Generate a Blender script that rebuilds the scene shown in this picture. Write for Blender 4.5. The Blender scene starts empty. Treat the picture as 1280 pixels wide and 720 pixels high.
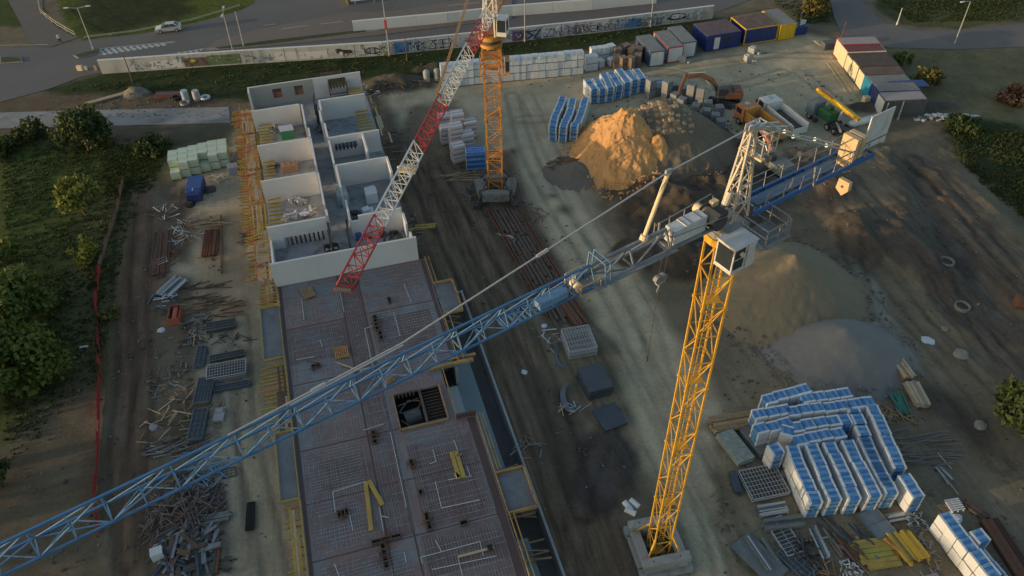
import bpy, math, random
import numpy as np
from mathutils import Vector, Matrix
random.seed(7); RNG = np.random.RandomState(7)
SC = bpy.context.scene
COL = SC.collection
R = math.radians

# ------------------------------------------------------------------ camera, sky, sun, exposure
CAM_H = 60.0
_n = math.sqrt(20**2 + 1092**2 + 995**2)
Zc = Vector((0, -math.sqrt(1 - (995/_n)**2), 995/_n))
_xz = -20/_n; _b = -(_xz*Zc.z)/Zc.y
Xc = Vector((math.sqrt(1 - _b*_b - _xz*_xz), _b, _xz)); Yc = Zc.cross(Xc)
cd = bpy.data.cameras.new("camera"); cam = bpy.data.objects.new("camera", cd); COL.objects.link(cam)
cam.matrix_world = Matrix(((Xc.x, Yc.x, Zc.x, 0), (Xc.y, Yc.y, Zc.y, 0), (Xc.z, Yc.z, Zc.z, CAM_H), (0, 0, 0, 1)))
cd.sensor_width = 36; cd.lens = 995/1280*36; cd.clip_start = .5; cd.clip_end = 9000
SC.camera = cam
SUN_EL, SUN_AZ = R(6.0), (-.962, -.275)          # low evening sun from the west
w = bpy.data.worlds.new("World"); SC.world = w; w.use_nodes = True
sky = w.node_tree.nodes.new("ShaderNodeTexSky"); sky.sky_type = 'NISHITA'; sky.sun_disc = False
sky.sun_elevation = SUN_EL; sky.sun_rotation = math.atan2(SUN_AZ[0], SUN_AZ[1])
sky.dust_density = 1.6; sky.ozone_density = 1.0; sky.air_density = 1.0
w.node_tree.links.new(sky.outputs[0], w.node_tree.nodes["Background"].inputs[0])
w.node_tree.nodes["Background"].inputs[1].default_value = .15
ld = bpy.data.lights.new("sun", 'SUN'); ld.energy = 2.0; ld.angle = R(.6); ld.color = (1, .70, .40)
lo = bpy.data.objects.new("sun", ld); COL.objects.link(lo)
sd = Vector((SUN_AZ[0]*math.cos(SUN_EL), SUN_AZ[1]*math.cos(SUN_EL), math.sin(SUN_EL)))
lo.rotation_euler = sd.to_track_quat('Z', 'Y').to_euler()
SC.view_settings.view_transform = 'Standard'; SC.view_settings.look = 'None'
SC.view_settings.gamma = 1; SC.view_settings.exposure = .86

# ------------------------------------------------------------------ helpers
def at(px, py, z=0.0):
    """ground (or height z) point seen at a photograph position"""
    d = (px-640)/995*Xc - (py-360)/995*Yc - Zc
    t = (z-CAM_H)/d.z
    return Vector((d.x*t, d.y*t, z))
TH = R(15.5); U = Vector((math.cos(TH), math.sin(TH), 0)); S = Vector((math.sin(TH), -math.cos(TH), 0))
Z0 = 3.2; OB = at(345, 359, Z0); OB.z = 0
def W(u, s, z=0.0):
    p = OB + U*u + S*s; p.z = z; return p
def us(p):
    q = Vector((p.x, p.y, 0)) - OB; return q.dot(U), q.dot(S)

class MB:
    def __init__(s): s.v = []; s.f = []; s.m = []
    def face(s, pts, m=0):
        i = len(s.v); s.v += [tuple(p) for p in pts]; s.f.append(tuple(range(i, i+len(pts)))); s.m.append(m)
    def hexa(s, c, m=0):
        i = len(s.v); s.v += [tuple(p) for p in c]
        for q in ((0,3,2,1),(4,5,6,7),(0,1,5,4),(1,2,6,5),(2,3,7,6),(3,0,4,7)):
            s.f.append(tuple(i+k for k in q)); s.m.append(m)
        return s
    def box(s, c, d, rz=0, m=0, tilt=0):
        c = Vector(c); M = Matrix.Rotation(rz, 3, 'Z') @ Matrix.Rotation(tilt, 3, 'Y')
        h = [x/2 for x in d]
        P = [c + M @ Vector((sx*h[0], sy*h[1], sz*h[2])) for sz in (-1, 1) for sx, sy in ((-1,-1),(1,-1),(1,1),(-1,1))]
        return s.hexa(P, m)
    def bar(s, p, q, w=.1, h=None, m=0):
        p = Vector(p); q = Vector(q); h = h or w; d = q-p
        if d.length < 1e-5: return s
        d.normalize(); up = Vector((0,0,1)) if abs(d.z) < .95 else Vector((1,0,0))
        a = d.cross(up).normalized()*w/2; b = a.cross(d).normalized()*h/2
        return s.hexa([p-a-b, q-a-b, q+a-b, p+a-b, p-a+b, q-a+b, q+a+b, p+a+b], m)
    def cyl(s, p, q, r, n=10, r2=None, m=0):
        p = Vector(p); q = Vector(q); r2 = r if r2 is None else r2; d = (q-p).normalized()
        up = Vector((0,0,1)) if abs(d.z) < .95 else Vector((1,0,0))
        a = d.cross(up).normalized(); b = a.cross(d); i = len(s.v)
        for k in range(n):
            t = 2*math.pi*k/n; o = a*math.cos(t)+b*math.sin(t)
            s.v += [tuple(p+o*r), tuple(q+o*r2)]
        for k in range(n):
            j = (k+1) % n; s.f.append((i+2*k, i+2*j, i+2*j+1, i+2*k+1)); s.m.append(m)
        s.f.append(tuple(i+2*k for k in range(n-1, -1, -1))); s.m.append(m)
        s.f.append(tuple(i+2*k+1 for k in range(n))); s.m.append(m)
        return s
    def tube(s, pts, r, n=6, m=0):
        for a, b in zip(pts[:-1], pts[1:]): s.cyl(a, b, r, n, m=m)
        return s
    def prism(s, poly, z0, z1, m=0, ms=None):
        n = len(poly); i = len(s.v)
        s.v += [(p[0], p[1], z0) for p in poly] + [(p[0], p[1], z1) for p in poly]
        s.f.append(tuple(i+k for k in range(n-1, -1, -1))); s.m.append(m)
        s.f.append(tuple(i+n+k for k in range(n))); s.m.append(m)
        for k in range(n):
            j = (k+1) % n; s.f.append((i+k, i+j, i+n+j, i+n+k)); s.m.append(m if ms is None else ms)
        return s
    def build(s, name, mats, parent=None, loc=None, rz=0, bevel=0, smooth=False):
        me = bpy.data.meshes.new(name); me.from_pydata(s.v, [], s.f)
        if not isinstance(mats, (list, tuple)): mats = [mats]
        for m in mats: me.materials.append(m)
        me.polygons.foreach_set("material_index", s.m)
        if smooth: me.polygons.foreach_set("use_smooth", [True]*len(s.f))
        me.update()
        o = bpy.data.objects.new(name, me); COL.objects.link(o)
        if parent: o.parent = parent
        if loc is not None: o.location = loc
        o.rotation_euler.z = rz
        if bevel:
            b = o.modifiers.new("bevel", 'BEVEL'); b.width = bevel; b.segments = 2; b.limit_method = 'ANGLE'
        return o
def tag(o, label, cat, group=None, kind=None):
    if label: o["label"] = label
    if cat: o["category"] = cat
    if group: o["group"] = group
    if kind: o["kind"] = kind
    return o
def thing(name, loc, label, cat, group=None, rz=0):
    o = bpy.data.objects.new(name, None); COL.objects.link(o); o.location = loc; o.rotation_euler.z = rz
    o.empty_display_size = .3
    return tag(o, label, cat, group)
KIDS = {}
def dup(o, loc=None, rz=None, label=None, group=None, scale=None):
    def cp(a, par):
        c = a.copy(); COL.objects.link(c); c.parent = par
        for ch in a.children: cp(ch, c)
        return c
    kids = list(o.children)
    c = o.copy(); COL.objects.link(c)
    for ch in kids: cp(ch, c)
    if loc is not None: c.location = loc
    if rz is not None: c.rotation_euler.z = rz
    if label: c["label"] = label
    if group: c["group"] = group
    if scale is not None: c.scale = (scale,)*3 if not hasattr(scale, '__len__') else scale
    return c

# ------------------------------------------------------------------ materials
def NN(nt, t, **k):
    n = nt.nodes.new(t)
    for a, b in k.items():
        if a.startswith("i_"): n.inputs[a[2:].replace("_", " ")].default_value = b
        else: setattr(n, a, b)
    return n
MC = {}
def mat(name, col, rough=.8, var=.25, scale=1.2, metal=0, dirt=None, dirt_amt=.5, bump=.15, fine=18, stretch=None, seams=None):
    """weathered procedural surface: base colour, broad and fine noise, optional blotches of dirt or painted shade"""
    if name in MC: return MC[name]
    m = bpy.data.materials.new(name); m.use_nodes = True; nt = m.node_tree; L = nt.links.new
    bs = nt.nodes["Principled BSDF"]; bs.inputs["Roughness"].default_value = rough; bs.inputs["Metallic"].default_value = metal
    tc = NN(nt, "ShaderNodeTexCoord"); mp = NN(nt, "ShaderNodeMapping"); oi = NN(nt, "ShaderNodeObjectInfo"); om = NN(nt, "ShaderNodeVectorMath", operation='SCALE'); om.inputs[0].default_value = (37, 23, 11); L(oi.outputs["Random"], om.inputs["Scale"])
    oa = NN(nt, "ShaderNodeVectorMath", operation='ADD'); L(tc.outputs["Object"], oa.inputs[0]); L(om.outputs[0], oa.inputs[1]); L(oa.outputs[0], mp.inputs[0])
    if stretch: mp.inputs["Scale"].default_value = stretch
    n1 = NN(nt, "ShaderNodeTexNoise", i_Scale=scale, i_Detail=6.0, i_Roughness=.6); L(mp.outputs[0], n1.inputs["Vector"])
    n2 = NN(nt, "ShaderNodeTexNoise", i_Scale=fine, i_Detail=4.0); L(mp.outputs[0], n2.inputs["Vector"])
    add = NN(nt, "ShaderNodeMath", operation='ADD'); L(n1.outputs[0], add.inputs[0]); L(n2.outputs[0], add.inputs[1])
    mr = NN(nt, "ShaderNodeMapRange"); L(add.outputs[0], mr.inputs[0])
    mr.inputs[1].default_value = .55; mr.inputs[2].default_value = 1.45; mr.inputs[3].default_value = 1-var; mr.inputs[4].default_value = 1+var
    mul = NN(nt, "ShaderNodeVectorMath", operation='SCALE'); mul.inputs[0].default_value = col[:3]; L(mr.outputs[0], mul.inputs["Scale"])
    out = mul.outputs[0]
    if dirt:
        n3 = NN(nt, "ShaderNodeTexNoise", i_Scale=scale*.8, i_Detail=8.0, i_Roughness=.7, i_Distortion=.6); L(oa.outputs[0], n3.inputs["Vector"])
        r3 = NN(nt, "ShaderNodeMapRange"); L(n3.outputs[0], r3.inputs[0]); r3.inputs[1].default_value = .48; r3.inputs[2].default_value = .62; r3.inputs[4].default_value = dirt_amt
        mx = NN(nt, "ShaderNodeMix", data_type='RGBA'); L(r3.outputs[0], mx.inputs[0]); L(out, mx.inputs[6]); mx.inputs[7].default_value = (*dirt, 1)
        out = mx.outputs[2]
    L(out, bs.inputs["Base Color"])
    if bump:
        bp = NN(nt, "ShaderNodeBump"); bp.inputs["Strength"].default_value = bump; bp.inputs["Distance"].default_value = .1
        L(add.outputs[0], bp.inputs["Height"]); L(bp.outputs[0], bs.inputs["Normal"])
    MC[name] = m; return m
concrete = mat("concrete", (.34,.36,.37), .85, .16, .5, dirt=(.22,.22,.21), dirt_amt=.35, bump=.08)
concrete_wall = mat("wall_block_render", (.60,.61,.62), .9, .07, .35, dirt=(.48,.49,.50), dirt_amt=.3, bump=.05, fine=30)
wall_cap = mat("wall_cap", (.66,.67,.66), .9, .06, 1, bump=0)
floor_mat = mat("floor_screed", (.27,.29,.31), .7, .3, .6, dirt=(.12,.13,.14), dirt_amt=.7)
ballast_mat = mat("ballast_concrete", (.30,.32,.31), .85, .15, 1.1, dirt=(.16,.16,.14), dirt_amt=.5)
yellow_steel = mat("yellow_steel", (.66,.38,.045), .45, .12, 1.5, dirt=(.38,.15,.02), dirt_amt=.5, bump=.02)
orange_steel = mat("orange_steel", (.55,.25,.05), .5, .25, 1.5, dirt=(.20,.11,.05), dirt_amt=.9, bump=.02)  # brown blotches paint in the shade on the mast's unlit lower half
blue_steel = mat("blue_steel", (.05,.17,.36), .45, .2, 1.0, dirt=(.10,.19,.30), dirt_amt=.5, bump=.02)
bright_blue = mat("bright_blue_steel", (.03,.13,.36), .4, .1, 1, bump=.02)
pale_steel = mat("pale_blue_steel", (.13,.25,.40), .5, .2, 1.2, bump=.02)
grey_steel = mat("grey_steel", (.22,.24,.26), .5, .2, 2, dirt=(.12,.09,.07), dirt_amt=.4, bump=.03)
dark_steel = mat("dark_steel", (.05,.055,.06), .6, .3, 2, dirt=(.10,.07,.05), dirt_amt=.5, bump=.05)
beige_steel = mat("beige_steel", (.68,.56,.36), .55, .1, 1.5, bump=.02)
white_steel = mat("white_steel", (.62,.64,.64), .45, .08, 1.5, dirt=(.38,.36,.33), dirt_amt=.4, bump=.02)
red_steel = mat("red_steel", (.40,.045,.045), .45, .15, 1.5, dirt=(.25,.04,.03), dirt_amt=.4, bump=.02)
galv = mat("galvanised", (.48,.49,.49), .4, .1, 3, metal=.4, bump=0)
black_rubber = mat("rubber", (.02,.02,.021), .9, .2, 4)
glass = mat("window_glass", (.03,.04,.05), .08, .2, 1, bump=0)
wood = mat("timber", (.30,.21,.12), .85, .3, 1.6, dirt=(.16,.10,.06), dirt_amt=.5, stretch=(1,1,1))
wood_dark = mat("weathered_timber", (.12,.085,.065), .9, .4, 1.6)
wood_pale = mat("pale_timber", (.44,.36,.24), .85, .25, 1.6)
wood_yellow = mat("yellow_formwork_timber", (.42,.31,.07), .7, .22, 1.2, dirt=(.30,.18,.06), dirt_amt=.5)
wood_orange = mat("orange_plank", (.48,.25,.08), .75, .3, 1.2, dirt=(.24,.12,.05), dirt_amt=.6)
rust = mat("rusty_steel", (.16,.07,.04), .85, .35, 3)
rebar_mat = mat("rebar", (.36,.40,.44), .6, .4, 1.2, dirt=(.20,.12,.10), dirt_amt=.7, bump=0)
formply = mat("film_faced_plywood", (.21,.155,.148), .38, .35, .22, dirt=(.19,.225,.25), dirt_amt=.9, bump=.03, fine=6)
formply_dark = mat("dark_plywood", (.09,.06,.055), .6, .2, .5)
white_wrap = mat("white_wrap", (.56,.60,.635), .5, .1, 1.2, bump=.1)
blue_print = mat("blue_print_wrap", (.035,.15,.42), .5, .35, 1.6, dirt=(.10,.30,.45), dirt_amt=.7, bump=.08)
dkblue_print = mat("dark_blue_print_wrap", (.03,.10,.38), .5, .3, 1.6, bump=.08)
pink_wrap = mat("pinkish_packs", (.50,.42,.43), .7, .15, 2)
chalk = mat("chalk_line", (.55,.60,.62), .9, .2, 3, bump=0)
asphalt = mat("asphalt", (.125,.125,.125), .9, .22, .12, dirt=(.14,.125,.115), dirt_amt=.5, bump=.05, fine=8)
asphalt_old = mat("old_asphalt", (.135,.13,.13), .9, .2, .15, dirt=(.17,.16,.145), dirt_amt=.5, bump=.05, fine=8)
paving = mat("paving", (.17,.145,.125), .9, .15, .5, bump=.03)
road_paint = mat("road_paint", (.42,.43,.42), .8, .3, 3, bump=0)
kerb_mat = mat("kerb_stone", (.24,.24,.23), .85, .2, 1)
slab_track = mat("concrete_track", (.26,.27,.27), .9, .2, .3, dirt=(.15,.14,.12), dirt_amt=.6)
graffiti_base = mat("painted_wall", (.42,.45,.45), .85, .12, .35, dirt=(.20,.24,.25), dirt_amt=.6)
pale_wall = mat("white_parapet", (.50,.54,.55), .85, .08, .5)
skin = mat("skin", (.5,.33,.25), .6, .05, 4); hairm = mat("hair", (.05,.035,.03), .8, .1, 8)
cloth_white = mat("white_shirt", (.6,.6,.6), .9, .05, 4); cloth_dark = mat("dark_trousers", (.03,.03,.035), .9, .1, 4)

# ------------------------------------------------------------------ value noise for shaping
def vnoise(x, y, sc, seed=0, octv=4):
    out = np.zeros_like(x, dtype=float); amp = 1; tot = 0
    for o in range(octv):
        rs = np.random.RandomState(seed*31+o); T = rs.rand(128, 128)
        X = x/sc*(2**o)+17.3*o; Y = y/sc*(2**o)+5.1*o
        xi = np.floor(X).astype(int); yi = np.floor(Y).astype(int); fx = X-xi; fy = Y-yi
        fx = fx*fx*(3-2*fx); fy = fy*fy*(3-2*fy)
        a = T[xi % 128, yi % 128]; b = T[(xi+1) % 128, yi % 128]; c = T[xi % 128, (yi+1) % 128]; d = T[(xi+1) % 128, (yi+1) % 128]
        out += amp*((a*(1-fx)+b*fx)*(1-fy)+(c*(1-fx)+d*fx)*fy); tot += amp; amp *= .55
    return out/tot*2-1
def sdist(X, Y, poly):
    """signed distance, negative inside"""
    n = len(poly); D = np.full(X.shape, 1e9); ins = np.zeros(X.shape, bool)
    for i in range(n):
        ax, ay = poly[i][0], poly[i][1]; bx, by = poly[(i+1) % n][0], poly[(i+1) % n][1]
        dx, dy = bx-ax, by-ay; L2 = dx*dx+dy*dy+1e-9
        t = np.clip(((X-ax)*dx+(Y-ay)*dy)/L2, 0, 1)
        D = np.minimum(D, np.hypot(X-ax-t*dx, Y-ay-t*dy))
        if abs(dy) > 1e-9:
            c = ((ay > Y) != (by > Y)) & (X < dx*(Y-ay)/dy+ax); ins ^= c
    return np.where(ins, -D, D)

# ------------------------------------------------------------------ ground: one sheet to the horizon
def lines(a, b, st, extra, far):
    l = list(np.arange(a, b+1e-6, st)) + extra + [a-k for k in far] + [b+k for k in far]
    l = sorted(set(round(float(v), 3) for v in l)); return np.array(l)
far = [1.5, 4, 10, 25, 60, 150, 400, 1000, 2500]
TR0, TR1 = 16.25, 19.45
ul = lines(-85, 118, .36, [TR0-.04, TR0+.02, TR1-.02, TR1+.04], far); sl = lines(-105, 58, .36, [3.02, 3.08, 4.0], far)
UU, SS = np.meshgrid(ul, sl, indexing='ij')
GX = OB.x+U.x*UU+S.x*SS; GY = OB.y+U.y*UU+S.y*SS
def pxpoly(pts): return [at(*p) for p in pts]
base = np.array([.125,.108,.084])
Cg = np.ones(GX.shape+(3,))*base; RUT = np.zeros(GX.shape); GR = np.zeros(GX.shape)
nz1 = vnoise(GX, GY, 6, 3); nz2 = vnoise(GX, GY, 2, 5, 3); nzb = vnoise(GX, GY, 18, 8)
def paint(poly, col, feather=1.0, warp=1.2, amt=1.0, rut=None, grass=None, px=True):
    P_ = pxpoly(poly) if px else poly
    d = sdist(GX, GY, P_)+nz1*warp+nz2*warp*.5
    k = np.clip(.5-d/feather, 0, 1)*amt; k = k*k*(3-2*k) if amt == 1 else k
    Cg[:] = Cg*(1-k[..., None])+np.array(col)*k[..., None]
    if rut is not None: RUT[:] = RUT*(1-k)+rut*k
    if grass is not None: GR[:] = GR*(1-k)+grass*k
TAN = (.318,.290,.228); SAND = (.19,.165,.125); MUD = (.120,.094,.074); REDD = (.115,.080,.062); GRASS = (.032,.046,.014); DKG = (.026,.040,.014)
far_g = (.045,.066,.018)
paint([(-600,-520),(1900,-520),(1900,-8),(-600,-8)], far_g, 6, 2, grass=1)
paint([(-400,-200),(40,-10),(60,30),(-400,60)], far_g, 2, .5, grass=1)
paint([(50,-60),(440,-60),(436,15),(330,36),(240,44),(110,54),(85,40)], (.07,.095,.018), 1, .3, grass=1)
paint([(85,-30),(250,-30),(230,20),(110,46)], (.022,.032,.012), 5, 3, grass=1)
# strip of dark grass under the graffiti wall
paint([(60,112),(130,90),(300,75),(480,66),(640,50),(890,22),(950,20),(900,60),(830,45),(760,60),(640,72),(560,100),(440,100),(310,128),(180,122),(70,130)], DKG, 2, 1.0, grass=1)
paint([(-60,125),(60,118),(180,118),(300,125),(290,135),(-60,142)], (.10,.080,.062), 2, .8)
# left grass and undergrowth
paint([(-500,165),(0,165),(190,168),(200,200),(165,300),(150,420),(120,470),(60,540),(0,620),(-500,700)], (.058,.080,.022), 3, 2, grass=1)
paint([(100,230),(160,240),(150,480),(90,500),(70,380)], (.07,.075,.035), 4, 2, grass=.6)
paint([(160,230),(205,235),(200,440),(190,760),(130,760),(140,420)], REDD, 3, 1.2, rut=.5, grass=0)
paint([(20,510),(120,480),(150,760),(-100,800),(-60,640)], (.105,.088,.066), 4, 2, grass=.1)
# sandy strip west of the building
paint([(208,245),(300,160),(352,350),(400,760),(260,760),(232,500),(238,380),(205,360)], (.27,.25,.205), 2, .7, rut=.2)
paint([(200,340),(245,350),(250,560),(262,760),(190,760),(195,500)], (.13,.11,.086), 2, 1)
paint([(238,262),(308,262),(318,400),(248,405)], (.26,.215,.16), 2, 1)
paint([(186,228),(240,232),(240,330),(186,330)], (.10,.085,.07), 2, 1)
paint([(0,158),(285,155),(290,182),(200,182),(0,172)], (.075,.070,.055), 2, 1)
# main yard and haul road
paint([(470,118),(560,104),(700,92),(780,84),(900,66),(1000,42),(1040,52),(1105,150),(1090,175),(960,200),(900,215),(820,215),(760,230),(700,190),(720,250),(790,330),(830,390),(860,440),(905,500),(960,600),(1000,760),(860,760),(850,640),(790,545),(770,440),(735,380),(695,320),(650,230),(640,190),(560,210),(520,190)], TAN, 2.5, 1.2, rut=.12)
paint([(500,135),(580,120),(575,200),(530,240),(500,200)], (.15,.125,.095), 2.5, 1.2, rut=.2)
paint([(640,140),(720,110),(730,230),(770,330),(740,330),(690,260),(645,190)], (.345,.32,.262), 3, 1.5, amt=.8)
# churned band between building and cranes
paint([(478,175),(560,190),(640,190),(662,265),(700,330),(745,430),(790,560),(775,640),(790,760),(690,760),(600,500),(530,330),(500,240)], MUD, 2, 1.2, rut=.9)
paint([(640,470),(700,460),(760,560),(780,620),(730,640),(690,600)], (.085,.070,.060), 3, 1.5, rut=.2)
paint([(660,395),(700,400),(760,470),(790,560),(735,540),(690,480)], (.15,.13,.10), 2, 1)
# right-hand earthworks
paint([(960,200),(1100,170),(1180,160),(1280,280),(1700,560),(1700,1000),(1000,760),(960,600),(900,500),(880,420),(960,400)], (.16,.138,.108), 3, 1.5, rut=.35)
paint([(1000,200),(1110,195),(1150,290),(1180,360),(1280,480),(1260,520),(1150,400),(1060,300)], (.18,.155,.12), 3, 2, rut=.5)
paint([(1110,200),(1160,190),(1280,340),(1330,420),(1330,560),(1200,420),(1140,330)], (.115,.10,.088), 3, 2, rut=.7)
paint([(1040,330),(1090,345),(1130,420),(1160,470),(1120,460),(1060,380)], (.24,.235,.21), 2, 1)
paint([(960,490),(1120,470),(1200,640),(1280,760),(920,760),(880,600),(880,530)], (.17,.15,.115), 2, 1)
paint([(1150,470),(1200,500),(1260,580),(1225,560),(1160,520)], (.085,.075,.066), 2, 1)
paint([(1060,60),(1110,62),(1280,60),(1700,60),(1700,200),(1280,200),(1190,150),(1150,145),(1110,80)], (.115,.11,.068), 2, 1, grass=.35)
paint([(1175,150),(1240,150),(1400,180),(1900,300),(1900,500),(1400,320),(1270,250),(1200,200)], DKG, 3, 2, grass=1)
paint([(1085,-40),(1300,-60),(1700,-30),(1700,24),(1280,22),(1200,36),(1130,30),(1096,12)], (.040,.052,.02), 1.5, .5, grass=1)
paint([(1110,14),(1280,10),(1280,24),(1200,34),(1135,30)], (.075,.085,.04), 2, 1, grass=.7)
paint([(985,15),(1045,5),(1048,30),(1010,28)], (.05,.058,.03), 2, 1, grass=.8)
Cg *= (1+.22*nz2[..., None]*.6+.18*nz1[..., None]); rr_ = np.clip(.5-(sdist(GX, GY, pxpoly([(960,195),(1120,160),(1500,200),(1700,900),(1130,760),(1080,470),(1000,330)]))+nz1)/7, 0, 1)[..., None]
Cg *= (1-.17*rr_)  # right-hand soil darkened in its colour, in place of cast shade
Cg *= np.array([1.34,1.29,1.14])*(1-.12*GR[..., None]); Cg = np.clip(Cg, .008, .6)
for (x0, y0, r, c) in [(705,262,1.2,(.05,.045,.04)),(690,245,.9,(.055,.05,.045)),(1168,300,2.4,(.075,.06,.05))]:
    p = at(x0, y0); d = np.hypot(GX-p.x, GY-p.y)+nz2*.6; k = np.clip(1.2-d/r, 0, 1)[..., None]*.7; Cg[:] = Cg*(1-k)+np.array(c)*k
# relief
edge = np.clip(-sdist(GX, GY, [W(-84,-104), W(117,-104), W(117,57), W(-84,57)])/8, 0, 1)
GZ = (vnoise(GX, GY, 5, 11)*.09+vnoise(GX, GY, 1.3, 12, 2)*.05)
roads_flat = np.clip(sdist(GX, GY, pxpoly([(-200,45),(100,45),(320,-20),(1050,-20),(1300,20),(1300,66),(1110,66),(1050,58),(960,16),(820,30),(640,48),(130,95),(0,130),(-200,140)]))/2+.2, 0, 1)
track_flat = np.clip(sdist(GX, GY, pxpoly([(-200,132),(290,130),(290,162),(-200,168)]))/2, 0, 1)
GZ *= roads_flat*track_flat
GZ += RUT*.14*(np.sin(vnoise(UU*2.2, SS*.12, 3, 21)*9))*.8*edge
GZ *= edge
def gauss(px, py, rx, ry, h, ang=0):
    p = at(px, py); dx = GX-p.x; dy = GY-p.y; c, s = math.cos(ang), math.sin(ang)
    a = (dx*c+dy*s)/rx; b = (-dx*s+dy*c)/ry; r = np.sqrt(a*a+b*b)+nz2*.25
    return h*np.clip(1.1-r, 0, 1)**1.0
def mound(px, py, rx, ry, h, col, ang=0, rut=0):
    g = gauss(px, py, rx, ry, h, ang); GZ[:] = np.maximum(GZ, GZ*.3+g+vnoise(GX, GY, 1.6, 33, 3)*.25*(g > .1))
    k = np.clip(g/h*4, 0, 1)[..., None]; Cg[:] = Cg*(1-k)+np.array(col)*k*(1+.25*nz2[..., None])
SOIL = (.046,.038,.030)
mound(850,262,6,5,2.6,SOIL); mound(905,250,6,5,2.6,SOIL); mound(815,250,4,4,1.8,SOIL); mound(800,320,4,3,1.2,(.06,.05,.04)); mound(868,330,5,3.6,1.6,(.055,.046,.037))
mound(1075,300,3,5,.8,(.10,.085,.066)); mound(760,575,2.6,3.5,.6,(.085,.072,.062)); mound(745,610,2,3,.5,(.09,.075,.065))
mound(168,117,2.2,1.6,1.1,(.20,.18,.15)); mound(500,105,6,3,1.6,(.085,.08,.065)); mound(470,112,3,2.5,1.2,(.07,.065,.05)); mound(545,88,3.5,2,1.3,(.05,.05,.04))
mound(1010,240,7,4,1.2,(.12,.10,.078)); mound(1130,135,9,2,1.0,(.09,.08,.065),0)
mound(1150,320,4,9,.9,(.10,.085,.07),.3)
def track(pts, wd=.5, gap=1.9, dk=.72, dep=.07):
    P_ = [at(*p) for p in pts]; Q = []
    for i in range(len(P_)-1):                      # smooth polyline
        p0 = P_[max(0, i-1)]; p1 = P_[i]; p2 = P_[i+1]; p3 = P_[min(len(P_)-1, i+2)]
        for t in np.linspace(0, 1, 8, endpoint=False):
            Q.append(.5*((2*p1)+(-p0+p2)*t+(2*p0-5*p1+4*p2-p3)*t*t+(-p0+3*p1-3*p2+p3)*t**3))
    Q.append(P_[-1]); xs = [q.x for q in Q]; ys = [q.y for q in Q]
    box = (GX > min(xs)-3) & (GX < max(xs)+3) & (GY > min(ys)-3) & (GY < max(ys)+3)
    x = GX[box]; y = GY[box]; D = np.full(x.shape, 99.)
    for a, b in zip(Q[:-1], Q[1:]):
        dx, dy = b.x-a.x, b.y-a.y; L2 = dx*dx+dy*dy+1e-9; t = np.clip(((x-a.x)*dx+(y-a.y)*dy)/L2, 0, 1); D = np.minimum(D, np.hypot(x-a.x-t*dx, y-a.y-t*dy))
    k = np.clip(1.25-np.abs(D-gap/2)/wd*1.3, 0, 1)*(.6+.4*np.clip(nz2[box]*2+.5, 0, 1))
    Cg[box] *= (1-(1-dk)*k)[:, None]; GZ[box] -= dep*k; GZ[box] += dep*.6*np.clip(1-np.abs(np.abs(D-gap/2)-wd)/.35, 0, 1)
for t_ in ([(1010,205),(1060,262),(1120,330),(1190,420),(1260,500)],[(1030,200),(1080,255),(1150,330),(1230,420),(1300,480)],[(1120,205),(1170,255),(1230,330),(1300,400)],[(1140,200),(1195,262),(1260,345),(1310,400)],[(1050,330),(1090,380),(1140,430),(1200,500),(1250,580)],[(1100,340),(1150,400),(1230,470)],[(990,190),(1040,250),(1065,320),(1075,350)],[(1160,300),(1200,360),(1240,430),(1290,490)],
 [(520,215),(560,300),(610,400),(660,520),(700,650)],[(545,215),(590,300),(640,390),(690,500),(730,640)],[(560,210),(625,320),(690,430),(720,520)],[(505,230),(545,320),(600,440),(650,560),(690,700)],
 [(640,120),(660,190),(700,265),(760,360),(800,440),(850,540),(900,640),(930,720)],[(660,120),(690,190),(735,280),(800,380),(830,470),(870,560),(940,700)],[(650,150),(720,140),(820,90),(950,70),(1040,70)],[(980,90),(900,110),(840,90),(760,100)],[(700,380),(760,440),(800,520),(850,620),(880,720)],[(1000,90),(1050,130),(1080,160)],
 [(160,260),(150,350),(160,450),(150,560),(160,700)],[(180,270),(172,380),(178,500),(165,620),(172,720)],[(300,400),(305,520),(330,640),(345,720)],[(290,440),(285,560),(300,700)],[(760,540),(740,580),(720,640),(715,710)]):
    track(t_, wd=RNG.uniform(.4,.6), dk=RNG.uniform(.58,.78), dep=.08)
# broad dark churned area between the heaps and the blue crane, raised bank and hummocks on the right
def terrace(poly, h, fe=3.5):
    d = sdist(GX, GY, pxpoly(poly))+nz1*1.5+nz2*.6; k = np.clip(.5-d/fe, 0, 1); k = k*k*(3-2*k); GZ[:] += h*k; return k
rk = terrace([(1000,195),(1115,190),(1150,290),(1185,352),(1120,345),(1060,300)], 1.1)
rk = terrace([(1150,215),(1200,215),(1290,310),(1400,420),(1290,400),(1190,300)], .9)
rk = np.clip(.5-(sdist(GX, GY, pxpoly([(960,200),(1190,170),(1300,290),(1500,500),(1290,520),(1150,440),(1040,330)]))+nz1*2)/4, 0, 1)
GZ += rk*(vnoise(GX, GY, 3.4, 51, 4)*.3+np.abs(vnoise(GX, GY, 1.4, 52, 3))*.25)*edge
rk = np.clip(.5-(sdist(GX, GY, pxpoly([(770,240),(840,215),(930,205),(975,235),(985,290),(900,305),(880,345),(800,345),(770,290)]))+nz1*1.6+nz2)/2.5, 0, 1)
GZ += rk*(.35+np.abs(vnoise(GX, GY, 2.2, 54, 4))*1.3); Cg[:] = Cg*(1-rk[..., None]*.9)+np.array((.085,.070,.054))*rk[..., None]*.9*(1+.3*nz2[..., None])
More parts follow.
